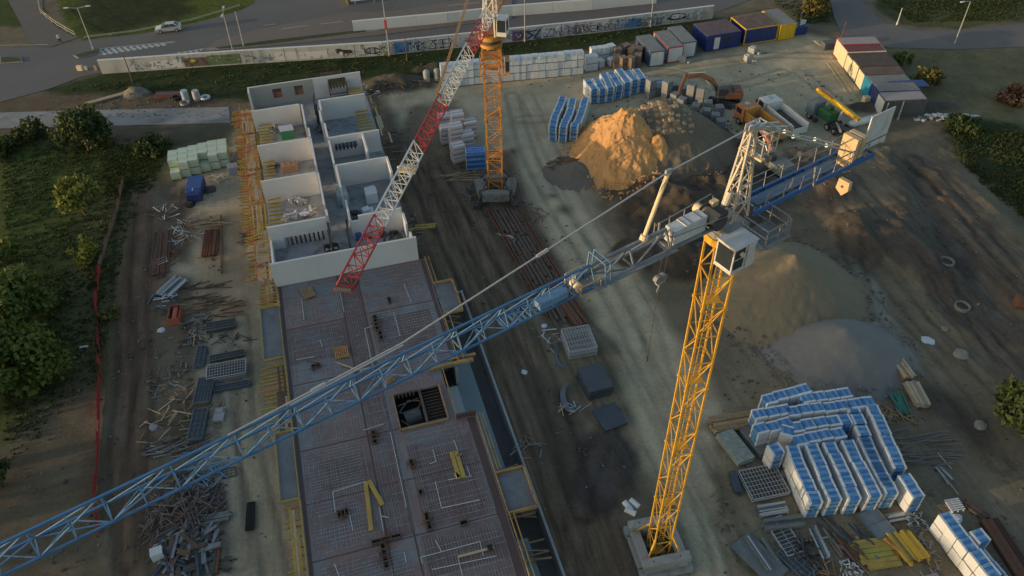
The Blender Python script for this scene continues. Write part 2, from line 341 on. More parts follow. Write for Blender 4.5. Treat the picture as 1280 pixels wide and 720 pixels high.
# excavated trench beside the building
tm = (UU > TR0-.01) & (UU < TR1+.01) & (SS > 3.05) & (SS < 57)
GZ[tm] = -2.2; Cg[tm] = (.22,.215,.20); RUT[tm] = 0; GR[tm] = 0
um = (UU > -1.5) & (UU < TR0-.02) & (SS > -41) & (SS < 57); GZ[um] = 0
nu, ns = GX.shape
V = np.stack([GX, GY, GZ], -1).reshape(-1, 3)
idx = np.arange(nu*ns).reshape(nu, ns)
F = np.stack([idx[:-1, :-1], idx[:-1, 1:], idx[1:, 1:], idx[1:, :-1]], -1).reshape(-1, 4)
me = bpy.data.meshes.new("ground"); me.vertices.add(len(V)); me.vertices.foreach_set("co", V.ravel())
me.loops.add(F.size); me.loops.foreach_set("vertex_index", F.ravel()); me.polygons.add(len(F))
me.polygons.foreach_set("loop_start", np.arange(0, F.size, 4)); me.polygons.foreach_set("loop_total", np.full(len(F), 4))
me.polygons.foreach_set("use_smooth", np.ones(len(F), bool)); me.update(calc_edges=True)
ca = me.color_attributes.new("soil", 'FLOAT_COLOR', 'POINT')
ca.data.foreach_set("color", np.concatenate([Cg.reshape(-1, 3), GR.reshape(-1, 1)], 1).ravel())
ra = me.attributes.new("rut", 'FLOAT', 'POINT'); ra.data.foreach_set("value", RUT.ravel())
gm = bpy.data.materials.new("soil_and_grass"); gm.use_nodes = True; nt = gm.node_tree; L = nt.links.new
bs = nt.nodes["Principled BSDF"]; bs.inputs["Roughness"].default_value = .95; bs.inputs["Specular IOR Level"].default_value = .2
at1 = NN(nt, "ShaderNodeAttribute", attribute_name="soil"); at2 = NN(nt, "ShaderNodeAttribute", attribute_name="rut")
tc = NN(nt, "ShaderNodeTexCoord")
na = NN(nt, "ShaderNodeTexNoise", i_Scale=.35, i_Detail=9.0, i_Roughness=.62); nb = NN(nt, "ShaderNodeTexNoise", i_Scale=3.2, i_Detail=8.0, i_Roughness=.75)
L(tc.outputs["Object"], na.inputs["Vector"]); L(tc.outputs["Object"], nb.inputs["Vector"])
mp = NN(nt, "ShaderNodeMapping"); mp.inputs["Rotation"].default_value = (0, 0, -(R(-76))); L(tc.outputs["Object"], mp.inputs[0])
mp2 = NN(nt, "ShaderNodeMapping"); mp2.inputs["Scale"].default_value = (.07, 1, 1); L(mp.outputs[0], mp2.inputs[0])
ns_ = NN(nt, "ShaderNodeTexNoise", i_Scale=1.7, i_Detail=5.0, i_Roughness=.7); L(mp2.outputs[0], ns_.inputs["Vector"])
def math_(op, a, b, clamp=False):
    n = NN(nt, "ShaderNodeMath", operation=op); n.use_clamp = clamp
    for i, x in enumerate((a, b)):
        if isinstance(x, (int, float)): n.inputs[i].default_value = x
        else: L(x, n.inputs[i])
    return n.outputs[0]
mixn = math_('ADD', math_('MULTIPLY', na.outputs[0], .9), math_('MULTIPLY', nb.outputs[0], 1.1))
stre = math_('MULTIPLY', math_('SUBTRACT', ns_.outputs[0], .5), math_('MULTIPLY', at2.outputs["Fac"], 2.2))
tot = math_('ADD', math_('SUBTRACT', mixn, 1.0), stre)
# coarser, spikier variation where grass grows
ng = NN(nt, "ShaderNodeTexNoise", i_Scale=1.1, i_Detail=10.0, i_Roughness=.8, i_Distortion=.4); L(tc.outputs["Object"], ng.inputs["Vector"])
gterm = math_('MULTIPLY', math_('MULTIPLY', math_('SUBTRACT', ng.outputs[0], .5), 3.0), at1.outputs["Alpha"])
fac = math_('ADD', math_('ADD', math_('MULTIPLY', tot, .95), gterm), 1.0)
fac = math_('MAXIMUM', fac, .3)
sc = NN(nt, "ShaderNodeVectorMath", operation='SCALE'); L(at1.outputs["Color"], sc.inputs[0]); L(fac, sc.inputs["Scale"])
L(sc.outputs[0], bs.inputs["Base Color"])
bp = NN(nt, "ShaderNodeBump"); bp.inputs["Strength"].default_value = .35; bp.inputs["Distance"].default_value = .15
L(math_('ADD', tot, gterm), bp.inputs["Height"]); L(bp.outputs[0], bs.inputs["Normal"])
me.materials.append(gm)
go = bpy.data.objects.new("ground", me); COL.objects.link(go); tag(go, None, None, kind="structure")
def gz(x, y):
    q = Vector((x, y, 0))-OB; u, s = q.dot(U), q.dot(S)
    i = int(np.clip(np.searchsorted(ul, u), 1, nu-1)); j = int(np.clip(np.searchsorted(sl, s), 1, ns-1))
    return float(GZ[i, j])
def on(px, py):
    p = at(px, py); p.z = gz(p.x, p.y); return p

# ------------------------------------------------------------------ roads
def sheet(name, pts, z, m, px=True, thick=None):
    P_ = pxpoly(pts) if px else pts
    mb = MB()
    if thick: mb.prism([(p.x, p.y) for p in P_], z-thick, z)
    else: mb.face([(p.x, p.y, z) for p in P_])
    o = mb.build(name, m); tag(o, None, None, kind="structure"); return o
def nrm_ccw(pts): return pts
sheet("road", [(-400,88),(-400,170),(0,128),(60,112),(100,97),(130,90),(300,76),(480,64),(640,45),(820,28),(900,14),(960,-8),(990,-30),(330,-30),(318,4),(300,14),(240,30),(180,42),(110,50),(60,60),(-100,62)][::-1], .05, asphalt)
sheet("road", [(1030,-40),(1042,20),(1052,44),(1070,54),(1110,60),(1200,62),(1290,58),(1800,40),(1800,12),(1290,29),(1200,38),(1140,38),(1105,28),(1082,8),(1066,-40)], .054, asphalt_old)
sheet("pavement", [(330,36),(436,16),(500,14),(640,-10),(640,24),(480,44),(400,52),(250,66),(268,52)][::-1], .16, paving, thick=.1)
sheet("path", [(2,-60),(10,0),(28,34),(36,54),(60,60),(96,48),(70,34),(54,14),(50,-60)], .058, mat("path_paving", (.125,.115,.105), .9, .15, .5))
sheet("access_track", [(-300,148),(0,141),(286,134),(288,154),(0,161),(-300,168)], .06, slab_track)
for pts in ([(92,70),(104,66),(127,62),(126,67),(98,74)], [(0,72),(27,73),(29,78),(0,80)], [(255,62),(330,52),(470,36),(475,39),(335,57),(262,64)]):
    k = sheet("traffic_island", pts, .17, kerb_mat, thick=.12)
    q = at(sum(p[0] for p in pts)/len(pts), sum(p[1] for p in pts)/len(pts)); 
    inner = [q+(at(*p)-q)*.86 for p in pts]
    sheet("island_grass", inner, .20, mat("verge_grass", (.05,.06,.02), .95, .6, 1.5, fine=6), px=False)
# painted hatching between lanes
mb = MB()
def stripe(a, b, w, z=.056):
    a = at(*a); b = at(*b); d = (b-a).normalized(); n_ = Vector((-d.y, d.x, 0))*w/2
    mb.face([(a-n_).to_tuple()[:2]+(z,), (b-n_).to_tuple()[:2]+(z,), (b+n_).to_tuple()[:2]+(z,), (a+n_).to_tuple()[:2]+(z,)])
stripe((122,69),(222,52),.18); stripe((125,61),(222,52),.18)
for k in range(11): t = k/11; stripe((124+t*85,62-t*8),(132+t*82,69-t*13),.55, .060)
stripe((193,71),(262,64),.18); stripe((200,70),(262,60),.18)
for k in range(5): t = k/5; stripe((222+t*36,66-t*5),(230+t*30,69-t*5),.4, .060)
for a, b in (((352,37),(384,33)),((400,31),(428,28)),((60,56),(0,57)),((560,8),(600,4))): stripe(a, b, .15, .165 if a[0] > 300 else .060)
stripe((330,33),(345,31),.15,.165)
tag(mb.build("road_markings", road_paint), None, None, kind="structure")
# joints of the concrete access track
mb = MB()
for x in range(-20, 0, 22):
    mb.face([(*at(x,142-x*.02)[:2], .0645), (*at(x+1.2,142-x*.02)[:2], .0645), (*at(x+2.2,159-x*.015)[:2], .0645), (*at(x+1,159-x*.015)[:2], .0645)])
tag(mb.build("track_joints", dark_steel), None, None, kind="structure")

# ------------------------------------------------------------------ walls by the road
def strip_wall(name, pts, h, th, m, label, mcap=None, px=True):
    P_ = pxpoly(pts); root = thing(name, P_[0], label, "wall")
    mb = MB(); cp = MB()
    for i, (a, b) in enumerate(zip(P_[:-1], P_[1:])):
        a = a-P_[0]; b = b-P_[0]; L_ = (b-a).length; n_ = max(1, round(L_/6)); d = (b-a)/n_
        ang = math.atan2(d.y, d.x)
        for k in range(n_):
            c = a+d*(k+.5); mb.box((c.x, c.y, h/2), (d.length-.03, th, h), ang)
            cp.box((c.x, c.y, h+.04), (d.length-.03, th+.08, .08), ang)
    mb.build("wall_panels", m, root); cp.build("coping", mcap or wall_cap, root); return root
gw = strip_wall("graffiti_wall", [(128,92),(300,80),(480,69),(640,52),(760,39),(890,23)], 2.3, .3, graffiti_base, "long grey concrete wall covered in blue and black graffiti below the road")
strip_wall("parapet_wall", [(442,40),(560,29),(640,20),(740,12),(820,4)], 1.9, .35, pale_wall, "plain white concrete parapet between the two carriageways, no graffiti")
# graffiti: swirling strokes and blocks sprayed on the face towards the site
gp = [at(*p) for p in ((128,92),(300,80),(480,69),(640,52),(760,39),(890,23))]
def wallpt(x, z, off=.19):
    for (a, pa), (b, pb) in zip(zip((128,300,480,640,760,890), gp), zip((300,480,640,760,890,891), gp[1:]+[gp[-1]])):
        if x <= b or b == 890:
            t = (x-a)/(b-a); p = pa.lerp(pb, t); d = (pb-pa).normalized(); n_ = Vector((d.y, -d.x, 0)); q = p+n_*off; return Vector((q.x, q.y, z)), d, n_
cols = [mat("spray_navy", (.03,.045,.12), .7, .2, 2), mat("spray_black", (.03,.03,.035), .7, .2, 2), mat("spray_blue", (.08,.22,.42), .7, .2, 2), mat("spray_violet", (.17,.12,.22), .7, .2, 2), mat("spray_yellow", (.40,.42,.06), .7, .2, 2), mat("spray_white", (.55,.57,.57), .7, .1, 2), mat("spray_green", (.10,.16,.08), .7, .3, 2), mat("spray_brown", (.14,.10,.08), .7, .3, 2)]
mb = MB(); rg = random.Random(3)
def blob(x, z, rx, rz_, m, off):
    c, d, n_ = wallpt(x, z, off); pts = []
    for k in range(9):
        t = 2*math.pi*k/9; rr = rg.uniform(.7, 1.15); q = c+d*math.cos(t)*rx*rr+Vector((0,0,1))*math.sin(t)*rz_*rr
        q.z = min(2.2, max(.12, q.z)); pts.append(q)
    mb.face(pts, m)
def stroke(x, z, m, L_=1.0, w_=.11, off=.2):
    c, d, n_ = wallpt(x, z, off); t0 = rg.uniform(0, 6.28); cur = rg.uniform(-3, 3); p = c; up = Vector((0,0,1))
    for k in range(7):
        t0 += cur*.35; q = p+(d*math.cos(t0)+up*math.sin(t0))*L_/5
        q.z = min(2.1, max(.2, q.z)); mb.bar(p, q, .02, w_, m) if abs(math.cos(t0)) > .5 else mb.bar(p, q, .02 if False else w_, .02, m); p = q
def patch(x0, x1, z0, z1, m, off):
    c0, d, n_ = wallpt(x0, z0, off); c1, _, _ = wallpt(x1, z0, off); mb.face([(c0.x,c0.y,z0),(c1.x,c1.y,z0),(c1.x,c1.y,z1),(c0.x,c0.y,z1)], m)
for k, (x0, x1, z0, z1, m_) in enumerate(((190,230,.3,1.6,5),(232,262,.2,1.7,7),(262,303,.2,1.9,6),(345,372,.3,1.7,5),(375,410,.3,1.5,5),(495,511,.2,2.1,2),(556,574,.3,2.0,5),(640,655,.1,2,3),(676,700,.2,2.0,5),(716,735,.3,1.8,3),(775,800,.2,1.8,2))): patch(x0, x1, z0, z1, m_, .163+.0015*k)
def letter(x, z, w_, h_, m, kind, th_=.13, off=.2):
    segs = {'o':[(0,0,1,0),(1,0,1,1),(1,1,0,1),(0,1,0,0)],'k':[(0,0,0,1),(0,.5,1,1),(0,.5,1,0)],'m':[(0,0,0,1),(0,1,.5,.4),(.5,.4,1,1),(1,1,1,0)],'s':[(1,1,0,.9),(0,.9,.9,.4),(.9,.4,0,0)],'b':[(0,0,0,1),(0,1,.8,.75),(.8,.75,0,.5),(0,.5,1,.25),(1,.25,0,0)],'e':[(1,0,0,0),(0,0,0,1),(0,1,1,1),(0,.5,.8,.5)],'z':[(0,1,1,1),(1,1,0,0),(0,0,1,0)],'u':[(0,1,.1,0),(.1,0,.9,0),(.9,0,1,1)],'d':[(0,0,0,1),(0,1,1,.6),(1,.6,1,.3),(1,.3,0,0)]}[kind]
    c, d, n_ = wallpt(x, z, off); up = Vector((0,0,1)); sh = rg.uniform(-.15,.15)
    for a, b_, a2, b2 in segs:
        p = c+d*((a+sh*b_)*w_)+up*(b_*h_); q = c+d*((a2+sh*b2)*w_)+up*(b2*h_); v = (q-p).normalized(); nn_ = v.cross(n_)*th_/2; mb.face([p-nn_-v*th_/2, q-nn_+v*th_/2, q+nn_+v*th_/2, p+nn_-v*th_/2], m)
def word(x, kinds, step, z, w_, h_, m, m2=None):
    for i, k in enumerate(kinds):
        if m2 is not None: letter(x+i*step, z, w_, h_, m2, k, .34, .19)
        letter(x+i*step, z, w_, h_, m, k, .15, .205)
word(457, "kods", 6.5, .5, .75, 1.0, 1); word(514, "mb", 8.5, .35, 1.0, 1.4, 0, 5); word(534, "zeek", 9.5, .35, 1.1, 1.4, 1, 5); 
word(643, "oksz", 8, .3, .9, 1.3, 0, 3); word(682, "zmeb", 9, .3, 1.0, 1.3, 3, 5); word(722, "osek", 8, .3, .8, 1.1, 1, 5); word(760, "kuz", 8, .3, .8, 1.1, 3, 5); word(795, "deso", 8, .3, .8, 1.0, 7)
for x in range(165, 340, 4): stroke(x, rg.uniform(.4,1.5), rg.choice([3,6,7,5]), rg.uniform(.4,.9), .06, .186)
for x in range(450, 880, 5): stroke(x, rg.uniform(.3,1.9), rg.choice([0,1,3,5,5]), rg.uniform(.5,1.3), .09, .218)
for x in range(340, 640, 9): stroke(x+rg.uniform(-4,4), rg.uniform(.4,1.7), rg.choice([5,3,7]), rg.uniform(.5,1.1), .06, .166)
for x in range(640, 880, 4): stroke(x, rg.uniform(.3,1.8), rg.choice([5,3,0,6]), rg.uniform(.5,1.2), .07, .182)
blob(430, 1.1, 1.5, .45, 1, .19); blob(424, 1.5, .6, .25, 1, .192); blob(427, .8, .4, .4, 5, .195); blob(481, .6, .5, .3, 4, .207); blob(243, 1.2, .6, .35, 4, .2); blob(845, 1.2, 2.0, .75, 1, .21); blob(845, 1.25, 1.4, .42, 5, .214)
for x in (172, 240, 318, 357, 444, 494, 560, 620, 700, 780): patch(x, x+.6, .05, 2.25, 1, .217)
g_ = mb.build("graffiti", cols); g_.parent = gw; g_.location = -gp[0]

# ------------------------------------------------------------------ vegetation
def leaf_mesh(name, blobs, n, size, seed):
    rs = np.random.RandomState(seed); vs = []; fs = []
    tot = sum(b[3]**2 for b in blobs)
    for (cx, cy, cz, r) in blobs:
        k = int(n*r*r/tot)
        d = rs.normal(size=(k, 3)); d /= np.linalg.norm(d, axis=1)[:, None]; rad = r*rs.uniform(.15, 1.3, k)**.6
        # clumpy: displace radii by direction hash
        lump = 1+.22*np.sin(d[:, 0]*7+cx*3)*np.sin(d[:, 1]*6+cy)*np.sin(d[:, 2]*8+cz)
        c = np.array([cx, cy, cz])+d*(rad*lump)[:, None]*np.array([1, 1, .85])
        a = rs.normal(size=(k, 3)); a /= np.linalg.norm(a, axis=1)[:, None]; b = np.cross(a, d+rs.normal(size=(k, 3))*.7); b /= np.linalg.norm(b, axis=1)[:, None]+1e-9
        s_ = size*rs.uniform(.4, 1.7, k)[:, None]
        for q in (c-a*s_, c+b*s_*.6, c+a*s_, c-b*s_*.6): vs.append(q)
        o = sum(x.shape[0] for x in vs[:-4]); 
        fs.append(np.stack([o+np.arange(k), o+k+np.arange(k), o+2*k+np.arange(k), o+3*k+np.arange(k)], -1))
    v = np.concatenate(vs); f = np.concatenate(fs)
    m = bpy.data.meshes.new(name); m.from_pydata(v.tolist(), [], f.tolist()); m.update(); return m
def leafmat(name, c1, c2):
    m = bpy.data.materials.new(name); m.use_nodes = True; nt = m.node_tree; L = nt.links.new
    bs = nt.nodes["Principled BSDF"]; bs.inputs["Roughness"].default_value = .7
    tc = NN(nt, "ShaderNodeTexCoord"); n = NN(nt, "ShaderNodeTexNoise", i_Scale=1.3, i_Detail=5.0); L(tc.outputs["Object"], n.inputs["Vector"])
    ge = NN(nt, "ShaderNodeNewGeometry"); ad = NN(nt, "ShaderNodeMath", operation='MULTIPLY_ADD'); L(ge.outputs["Random Per Island"], ad.inputs[0]); ad.inputs[1].default_value = .5; L(n.outputs[0], ad.inputs[2])
    mr = NN(nt, "ShaderNodeMapRange"); L(ad.outputs[0], mr.inputs[0]); mr.inputs[1].default_value = .4; mr.inputs[2].default_value = 1.1
    mx = NN(nt, "ShaderNodeMix", data_type='RGBA'); L(mr.outputs[0], mx.inputs[0]); mx.inputs[6].default_value = (*c1, 1); mx.inputs[7].default_value = (*c2, 1)
    L(mx.outputs[2], bs.inputs["Base Color"])
    tr = NN(nt, "ShaderNodeBsdfTranslucent"); L(mx.outputs[2], tr.inputs[0]); ms = NN(nt, "ShaderNodeMixShader"); ms.inputs[0].default_value = .25
    L(bs.outputs[0], ms.inputs[1]); L(tr.outputs[0], ms.inputs[2]); L(ms.outputs[0], nt.nodes["Material Output"].inputs[0]); return m
LM = dict(dark=leafmat("dark_foliage", (.026,.048,.012), (.08,.11,.024)), yell=leafmat("yellow_green_foliage", (.09,.12,.016), (.24,.25,.045)), mid=leafmat("green_foliage", (.045,.085,.012), (.15,.19,.035)), red=leafmat("russet_foliage", (.05,.032,.024), (.10,.06,.045)), olive=leafmat("olive_foliage", (.08,.08,.02), (.20,.17,.04)))
bark = mat("bark", (.08,.06,.045), .95, .3, 5)
def tree(px, py, r, h, kind, label, seed, name="tree", density=1.0, cat="tree", group=None, loc=None):
    rg = random.Random(seed); base_ = loc or on(px, py); root = thing(name, base_, label, cat, group)
    tr = MB(); hh = h*.45
    tr.cyl((0,0,-.1), (0,0,hh), .05*h**.9, 8, .03*h**.9)
    blobs = []
    nb_ = int(9+r*5)
    for k in range(nb_):
        a = rg.uniform(0, 6.28); rr = r*math.sqrt(rg.random())*.8; br = r*rg.uniform(.14, .42)
        z = max(br*.8, h*(.35+.65*rg.random()*(1-.5*(rr/r)**2))-br*.5)
        blobs.append((math.cos(a)*rr, math.sin(a)*rr, z, br))
        if k % 2 == 0: tr.cyl((0,0,hh*.6), (math.cos(a)*rr*.8, math.sin(a)*rr*.8, z), .022*h**.9, 5, .01)
    tr.build("trunk", bark, root)
    area = sum(b[3]**2 for b in blobs)
    m = leaf_mesh("crown", blobs, int(min(15000, area*170*density)), .16+.02*r, seed); m.materials.append(LM[kind])
    o = bpy.data.objects.new("crown", m); COL.objects.link(o); o.parent = root
    return root
TREES = [(112,188,4.0,6.0,'dark',"broad dark green tree at the end of the access track"),
 (106,266,2.9,5.2,'yell',"yellow-green rounded tree catching sun in the rough grass",),
 (112,325,1.9,3.2,'yell',"small yellow-green bush beside the red barrier fence"),
 (20,408,4.3,7,'mid',"large green tree on the left edge, above the darker one"),
 (28,492,4.8,7.5,'mid',"large dense green tree at left edge, the nearer of the two"),
 (5,330,2.4,4,'mid',"green tree cut by the left edge of the grass field"),
 (40,172,2.8,2.2,'dark',"low dark shrubby tree on grass just south of the access track"),
 (5,192,2.6,2.2,'dark',"dark shrub in the corner between access track and left edge"),
 (-4,610,2.2,4,'dark',"dark shrub at the left edge above the blue jib's far end"),
 (190,190,2.6,1.8,'dark',"low dark thicket between access track and green insulation packs"),
 (1276,540,3.6,6,'dark',"round dark green bush at the right edge below the earth bank"),
 (1127,82,1.5,2.4,'mid',"small green bush behind the container row, the nearer to it"),
 (1158,108,2.1,3.4,'olive',"olive-yellow bush behind the southern end of the container row"),
 (1266,128,2.6,2.6,'red',"reddish brown bare bush on the dry field at right"),
 (1205,160,2.4,1.4,'dark',"low dark scrub beside the rubble strip south of the dry field"),
 (1020,15,3.0,3.2,'olive',"olive shrub by the road bend north of the yellow container"),
 (1190,-30,6,4,'dark',"dark shrubbery along the top edge behind the road bend"),
 (1265,-22,5,4,'dark',"dark shrubbery at the upper right corner of the grass"),
 (75,375,1.6,1.4,'dark',"small dark scrub between the big green trees and the barrier fence"),
 (135,395,1.2,1.0,'olive',"tiny olive scrub right beside the red barrier fence")]
for i, t in enumerate(TREES): tree(*t, seed=40+i, name="tree" if t[3] > 3 else "bush", cat="tree" if t[3] > 3 else "bush")
# unseen tree belt added beyond the frame, its heights shaped to shade the site
shade_belt = None; rg = random.Random(5)
for k in range(19):
    x = -92+rg.uniform(-8, 8); y = -52+k*6.0; hgt = 15 if y < 12 else (20.5 if y < 44 else 7)
    lab = "tall dark tree added out of frame west of the site for shade"
    if shade_belt is None:
        shade_belt = tree(0, 0, 5.6, 18, 'dark', lab, 300, loc=Vector((x, y, 0)), density=.6, group="trees added out of frame for shade")
    else: dup(shade_belt, (x, y, 0), rg.uniform(0, 6), scale=(1.15, 1.15, hgt/18*rg.uniform(.93, 1.08)))
# low weeds in the rough grass (nobody could count them)
rs = np.random.RandomState(9); vs = []; fs = []; n_ = 0
WEED = [[(0,168),(190,172),(195,205),(160,300),(130,470),(60,540),(0,600)], [(60,114),(300,80),(560,66),(890,26),(940,30),(830,42),(640,66),(310,120)], [(1180,155),(1290,165),(1290,285),(1200,210)], [(1095,0),(1280,0),(1280,26),(1140,30)],[(960,0),(1040,0),(1040,30),(1000,30)],[(120,175),(215,190),(190,240),(130,260)]]
for pi, poly in enumerate(WEED):
    P_ = pxpoly(poly); xs = [p.x for p in P_]; ys = [p.y for p in P_]
    m_ = [11000, 6000, 4500, 2500, 900, 2200][pi]
    X = rs.uniform(min(xs), max(xs), m_); Y = rs.uniform(min(ys), max(ys), m_); ok = sdist(X, Y, P_) < -.4
    dens = vnoise(X, Y, 4, 77)+rs.uniform(-.5, .5, m_); ok &= dens > -.1
    for x, y in zip(X[ok], Y[ok]):
        z = gz(x, y); hh = rs.uniform(.12, .34)
        for q in range(4):
            a = rs.uniform(0, 6.28); dx, dy = math.cos(a)*.13, math.sin(a)*.13; ox, oy = rs.uniform(-.25, .25, 2)
            vs += [(x+ox-dx, y+oy-dy, z-.02), (x+ox+dx, y+oy+dy, z-.02), (x+ox+dx*.6+oy*.5, y+oy+dy*.6+ox*.5, z+hh)]; fs.append((n_, n_+1, n_+2)); n_ += 3
m_ = bpy.data.meshes.new("weeds"); m_.from_pydata(vs, [], fs); m_.materials.append(leafmat("weed_leaves", (.035,.052,.014), (.075,.098,.026)))
wo = bpy.data.objects.new("weeds", m_); COL.objects.link(wo); tag(wo, "rough grass and weeds over the field, banks and verges", "weeds", kind="stuff")

# ------------------------------------------------------------------ the building under construction
HT = 6.3                                             # top of the storey walls
bld = thing("apartment_building", W(0, 0, 0), "unfinished apartment block with roofless grey rooms and an open formwork deck", "building")
bld.rotation_euler.z = TH
def lb(u, s, z): return (u, -s, z)                   # building-local coordinates (x east, y north)
def bbox(mb, u0, u1, s0, s1, z0, z1, m=0):
    mb.box(((u0+u1)/2, -(s0+s1)/2, (z0+z1)/2), (abs(u1-u0), abs(s1-s0), z1-z0), m=m)
def part(mb, name, m, parent=None, bevel=0, label=None, kind=None):
    o = mb.build(name, m, parent or bld, bevel=bevel)
    if label: o["label"] = label
    if kind: o["kind"] = kind
    return o
# body below the deck
mb = MB(); E_ = 16.05
bbox(mb, .35, .65, -39.9, 46, -.2, 2.9); bbox(mb, 15.2, 15.45, -39.9, -.1, 0, 2.9); bbox(mb, 15.75, E_, .1, 16.3, -3, 2.9); bbox(mb, 15.75, E_, 22.7, 46, -3, 2.9)
bbox(mb, .7, 15.1, -39.85, -39.6, 0, 2.9); bbox(mb, .7, 14.2, 46, 46.3, -3, 2.9); bbox(mb, 14.05, 14.3, 16.4, 22.6, -3, 2.9)
for s in (7, 14, 24.5, 33): bbox(mb, .7, 15.7, s-.1, s+.1, -.2, 2.88)
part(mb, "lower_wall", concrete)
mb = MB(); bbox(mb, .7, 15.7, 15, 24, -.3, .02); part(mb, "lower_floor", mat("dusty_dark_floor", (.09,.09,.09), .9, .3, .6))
# deck slab in abutting pieces (leaves the stair opening free)
mb = MB()
for r in ((.2,16.1,0,16.4),(.2,9.4,16.4,22.8),(9.4,14.35,16.4,18.4),(13.7,14.35,18.4,22.8),(.2,16.1,22.8,46)): bbox(mb, *r, 2.92, Z0)
part(mb, "formwork_deck", formply)
mb = MB(); bbox(mb, -.1, 15.4, -40, -.003, 2.92, Z0); part(mb, "floor_slab", floor_mat)
mb = MB()
for r in ((-1.75,.19,3.2,10.5),(-1.35,.19,20,27),(16.25,18.2,4.6,9.2),(16.3,18.6,29.6,33.4),(-1.3,.19,36,43)):
    mb = MB(); bbox(mb, *r, 2.95, 3.24); part(mb, "balcony_slab", mat("balcony_ply", (.15,.17,.19), .7, .3, .8, dirt=(.10,.08,.08)))
# darker plywood bands, seams, kerb strips of the deck
mb = MB()
for s in (6.9, 14.6, 22.4, 27.9, 33.2, 40): bbox(mb, .25, 16.0 if s != 22.4 else 9.3, s-.06, s+.06, 3.203, 3.209)
for u in (6.45, 8.55):
    bbox(mb, u-.07, u+.07, .1, 46, 3.204, 3.2105)
bbox(mb, .25, .55, .1, 46, 3.2015, 3.207); bbox(mb, 15.6, 16.0, .1, 16, 3.2015, 3.207); bbox(mb, 15.3, 16.0, 23, 46, 3.2015, 3.207)
part(mb, "deck_seam", formply_dark)
mb = MB()
for r in ((6.5,8.5,.2,6.8),(6.5,8.5,7,14.5),(6.5,8.5,14.7,33),(.6,6.4,7,12),(2,6.4,24,27),(9,15,8,13),(9.5,15.2,24.5,33),(9,15.5,33.4,37)):
    bbox(mb, *r, 3.2005, 3.2035)
part(mb, "bare_plywood", mat("reddish_plywood", (.15,.10,.095), .5, .35, .35, dirt=(.18,.165,.17), dirt_amt=.7, fine=5))
# reinforcement mats
mb = MB(); rg = random.Random(11)
panels = [(.5,6.4,.3,6.8),(8.6,15.7,.3,6.8),(.5,6.4,7.1,14.5),(8.6,15.7,7.1,14.5),(.5,6.4,14.8,22.3),(6.5,8.5,.3,14),(.5,6.4,22.6,33.1),(9.6,15.7,23,33.1),(6.5,9.2,14.8,33),(.5,8.4,33.4,45),(8.6,15.8,33.4,45),(10,14.2,14.8,18.2)]
for i, (u0, u1, s0, s1) in enumerate(panels):
    a0, a1, b0, b1 = u0+rg.uniform(.05,.3), u1-rg.uniform(.05,.4), s0+rg.uniform(.05,.3), s1-rg.uniform(.05,.3)
    st = rg.choice((.2,.24)); sk = .003*(i % 4)
    u = a0
    while u < a1:
        e = rg.uniform(0,.25); o_ = rg.uniform(-.015,.015); 
        if rg.random() > .12: mb.bar((u+o_*2, -(b0+e*2), 3.235+sk), (u-o_*2, -(b1-e*3), 3.235+sk), .02, .016)
        u += st
    s = b0
    while s < b1:
        e = rg.uniform(0,.25); o_ = rg.uniform(-.015,.015)
        if rg.random() > .15: mb.bar((a0+e*2, -(s+o_*2), 3.258+sk), (a1-e*3, -(s-o_*2), 3.258+sk), .02, .016)
        s += st*(1.6, 2.6, 3.4)[i % 3]*rg.uniform(.8, 1.2)
part(mb, "reinforcement_mesh", rebar_mat, kind="stuff")
# chalk-white conduits and setting-out lines
mb = MB()
def poly_l(pts, w=.05):
    pts = [us(at(*p, 3.27)) for p in pts]
    for a, b in zip(pts[:-1], pts[1:]): mb.bar((a[0], -a[1], 3.285), (b[0], -b[1], 3.285), w, .025)
for pts in ([(456,411),(467,463)],[(488,540),(508,634)],[(416,615),(457,602)],[(416,615),(419,640)],[(436,639),(441,663)],[(474,634),(480,668)],[(552,635),(600,625)],[(544,602),(552,635)],[(525,697),(600,677),(604,695)],[(526,697),(528,705)],[(544,675),(552,690)],[(572,695),(578,720)],[(540,712),(620,695)],[(377,372),(380,400)],[(400,425),(403,433)],[(425,365),(430,390)],[(492,390),(500,420)],[(567,550),(572,563)],[(541,562),(545,577),(537,580)],[(583,582),(588,596)],[(418,705),(424,720)],[(480,530),(454,538)],[(455,411),(465,408)],[(505,355),(514,378)],[(370,450),(392,446)],[(560,600),(590,595)],[(505,690),(508,703)],[(476,645),(486,647)]):
    mb = MB(); poly_l(pts); part(mb, "conduit", chalk)
# small openings and shuttering boxes standing in the deck
mb = MB(); fr = MB()
def opening(px, py, lu, ls, n=2):
    fr = MB(); mb = MB(); u, s = us(at(px, py, 3.25)); bbox(mb, u-lu/2, u+lu/2, s-ls/2, s+ls/2, 3.262, 3.268)
    for k in range(n+1):
        if lu > ls: x = u-lu/2+lu*k/n; bbox(fr, x-.035, x+.035, s-ls/2-.05, s+ls/2+.05, 3.2, 3.42)
        else: y = s-ls/2+ls*k/n; bbox(fr, u-lu/2-.05, u+lu/2+.05, y-.035, y+.035, 3.2, 3.42)
    for q in (-1, 1):
        if lu > ls: bbox(fr, u-lu/2+.036, u+lu/2-.036, s+q*ls/2-.03, s+q*ls/2+.03, 3.2, 3.4)
        else: bbox(fr, u+q*lu/2-.03, u+q*lu/2+.03, s-ls/2+.036, s+ls/2-.036, 3.2, 3.4)
    o = part(fr, "shutter_box", wood_dark); mb.build("gap", mat("opening_black", (.01,.01,.01), .9, .1, 1), o)
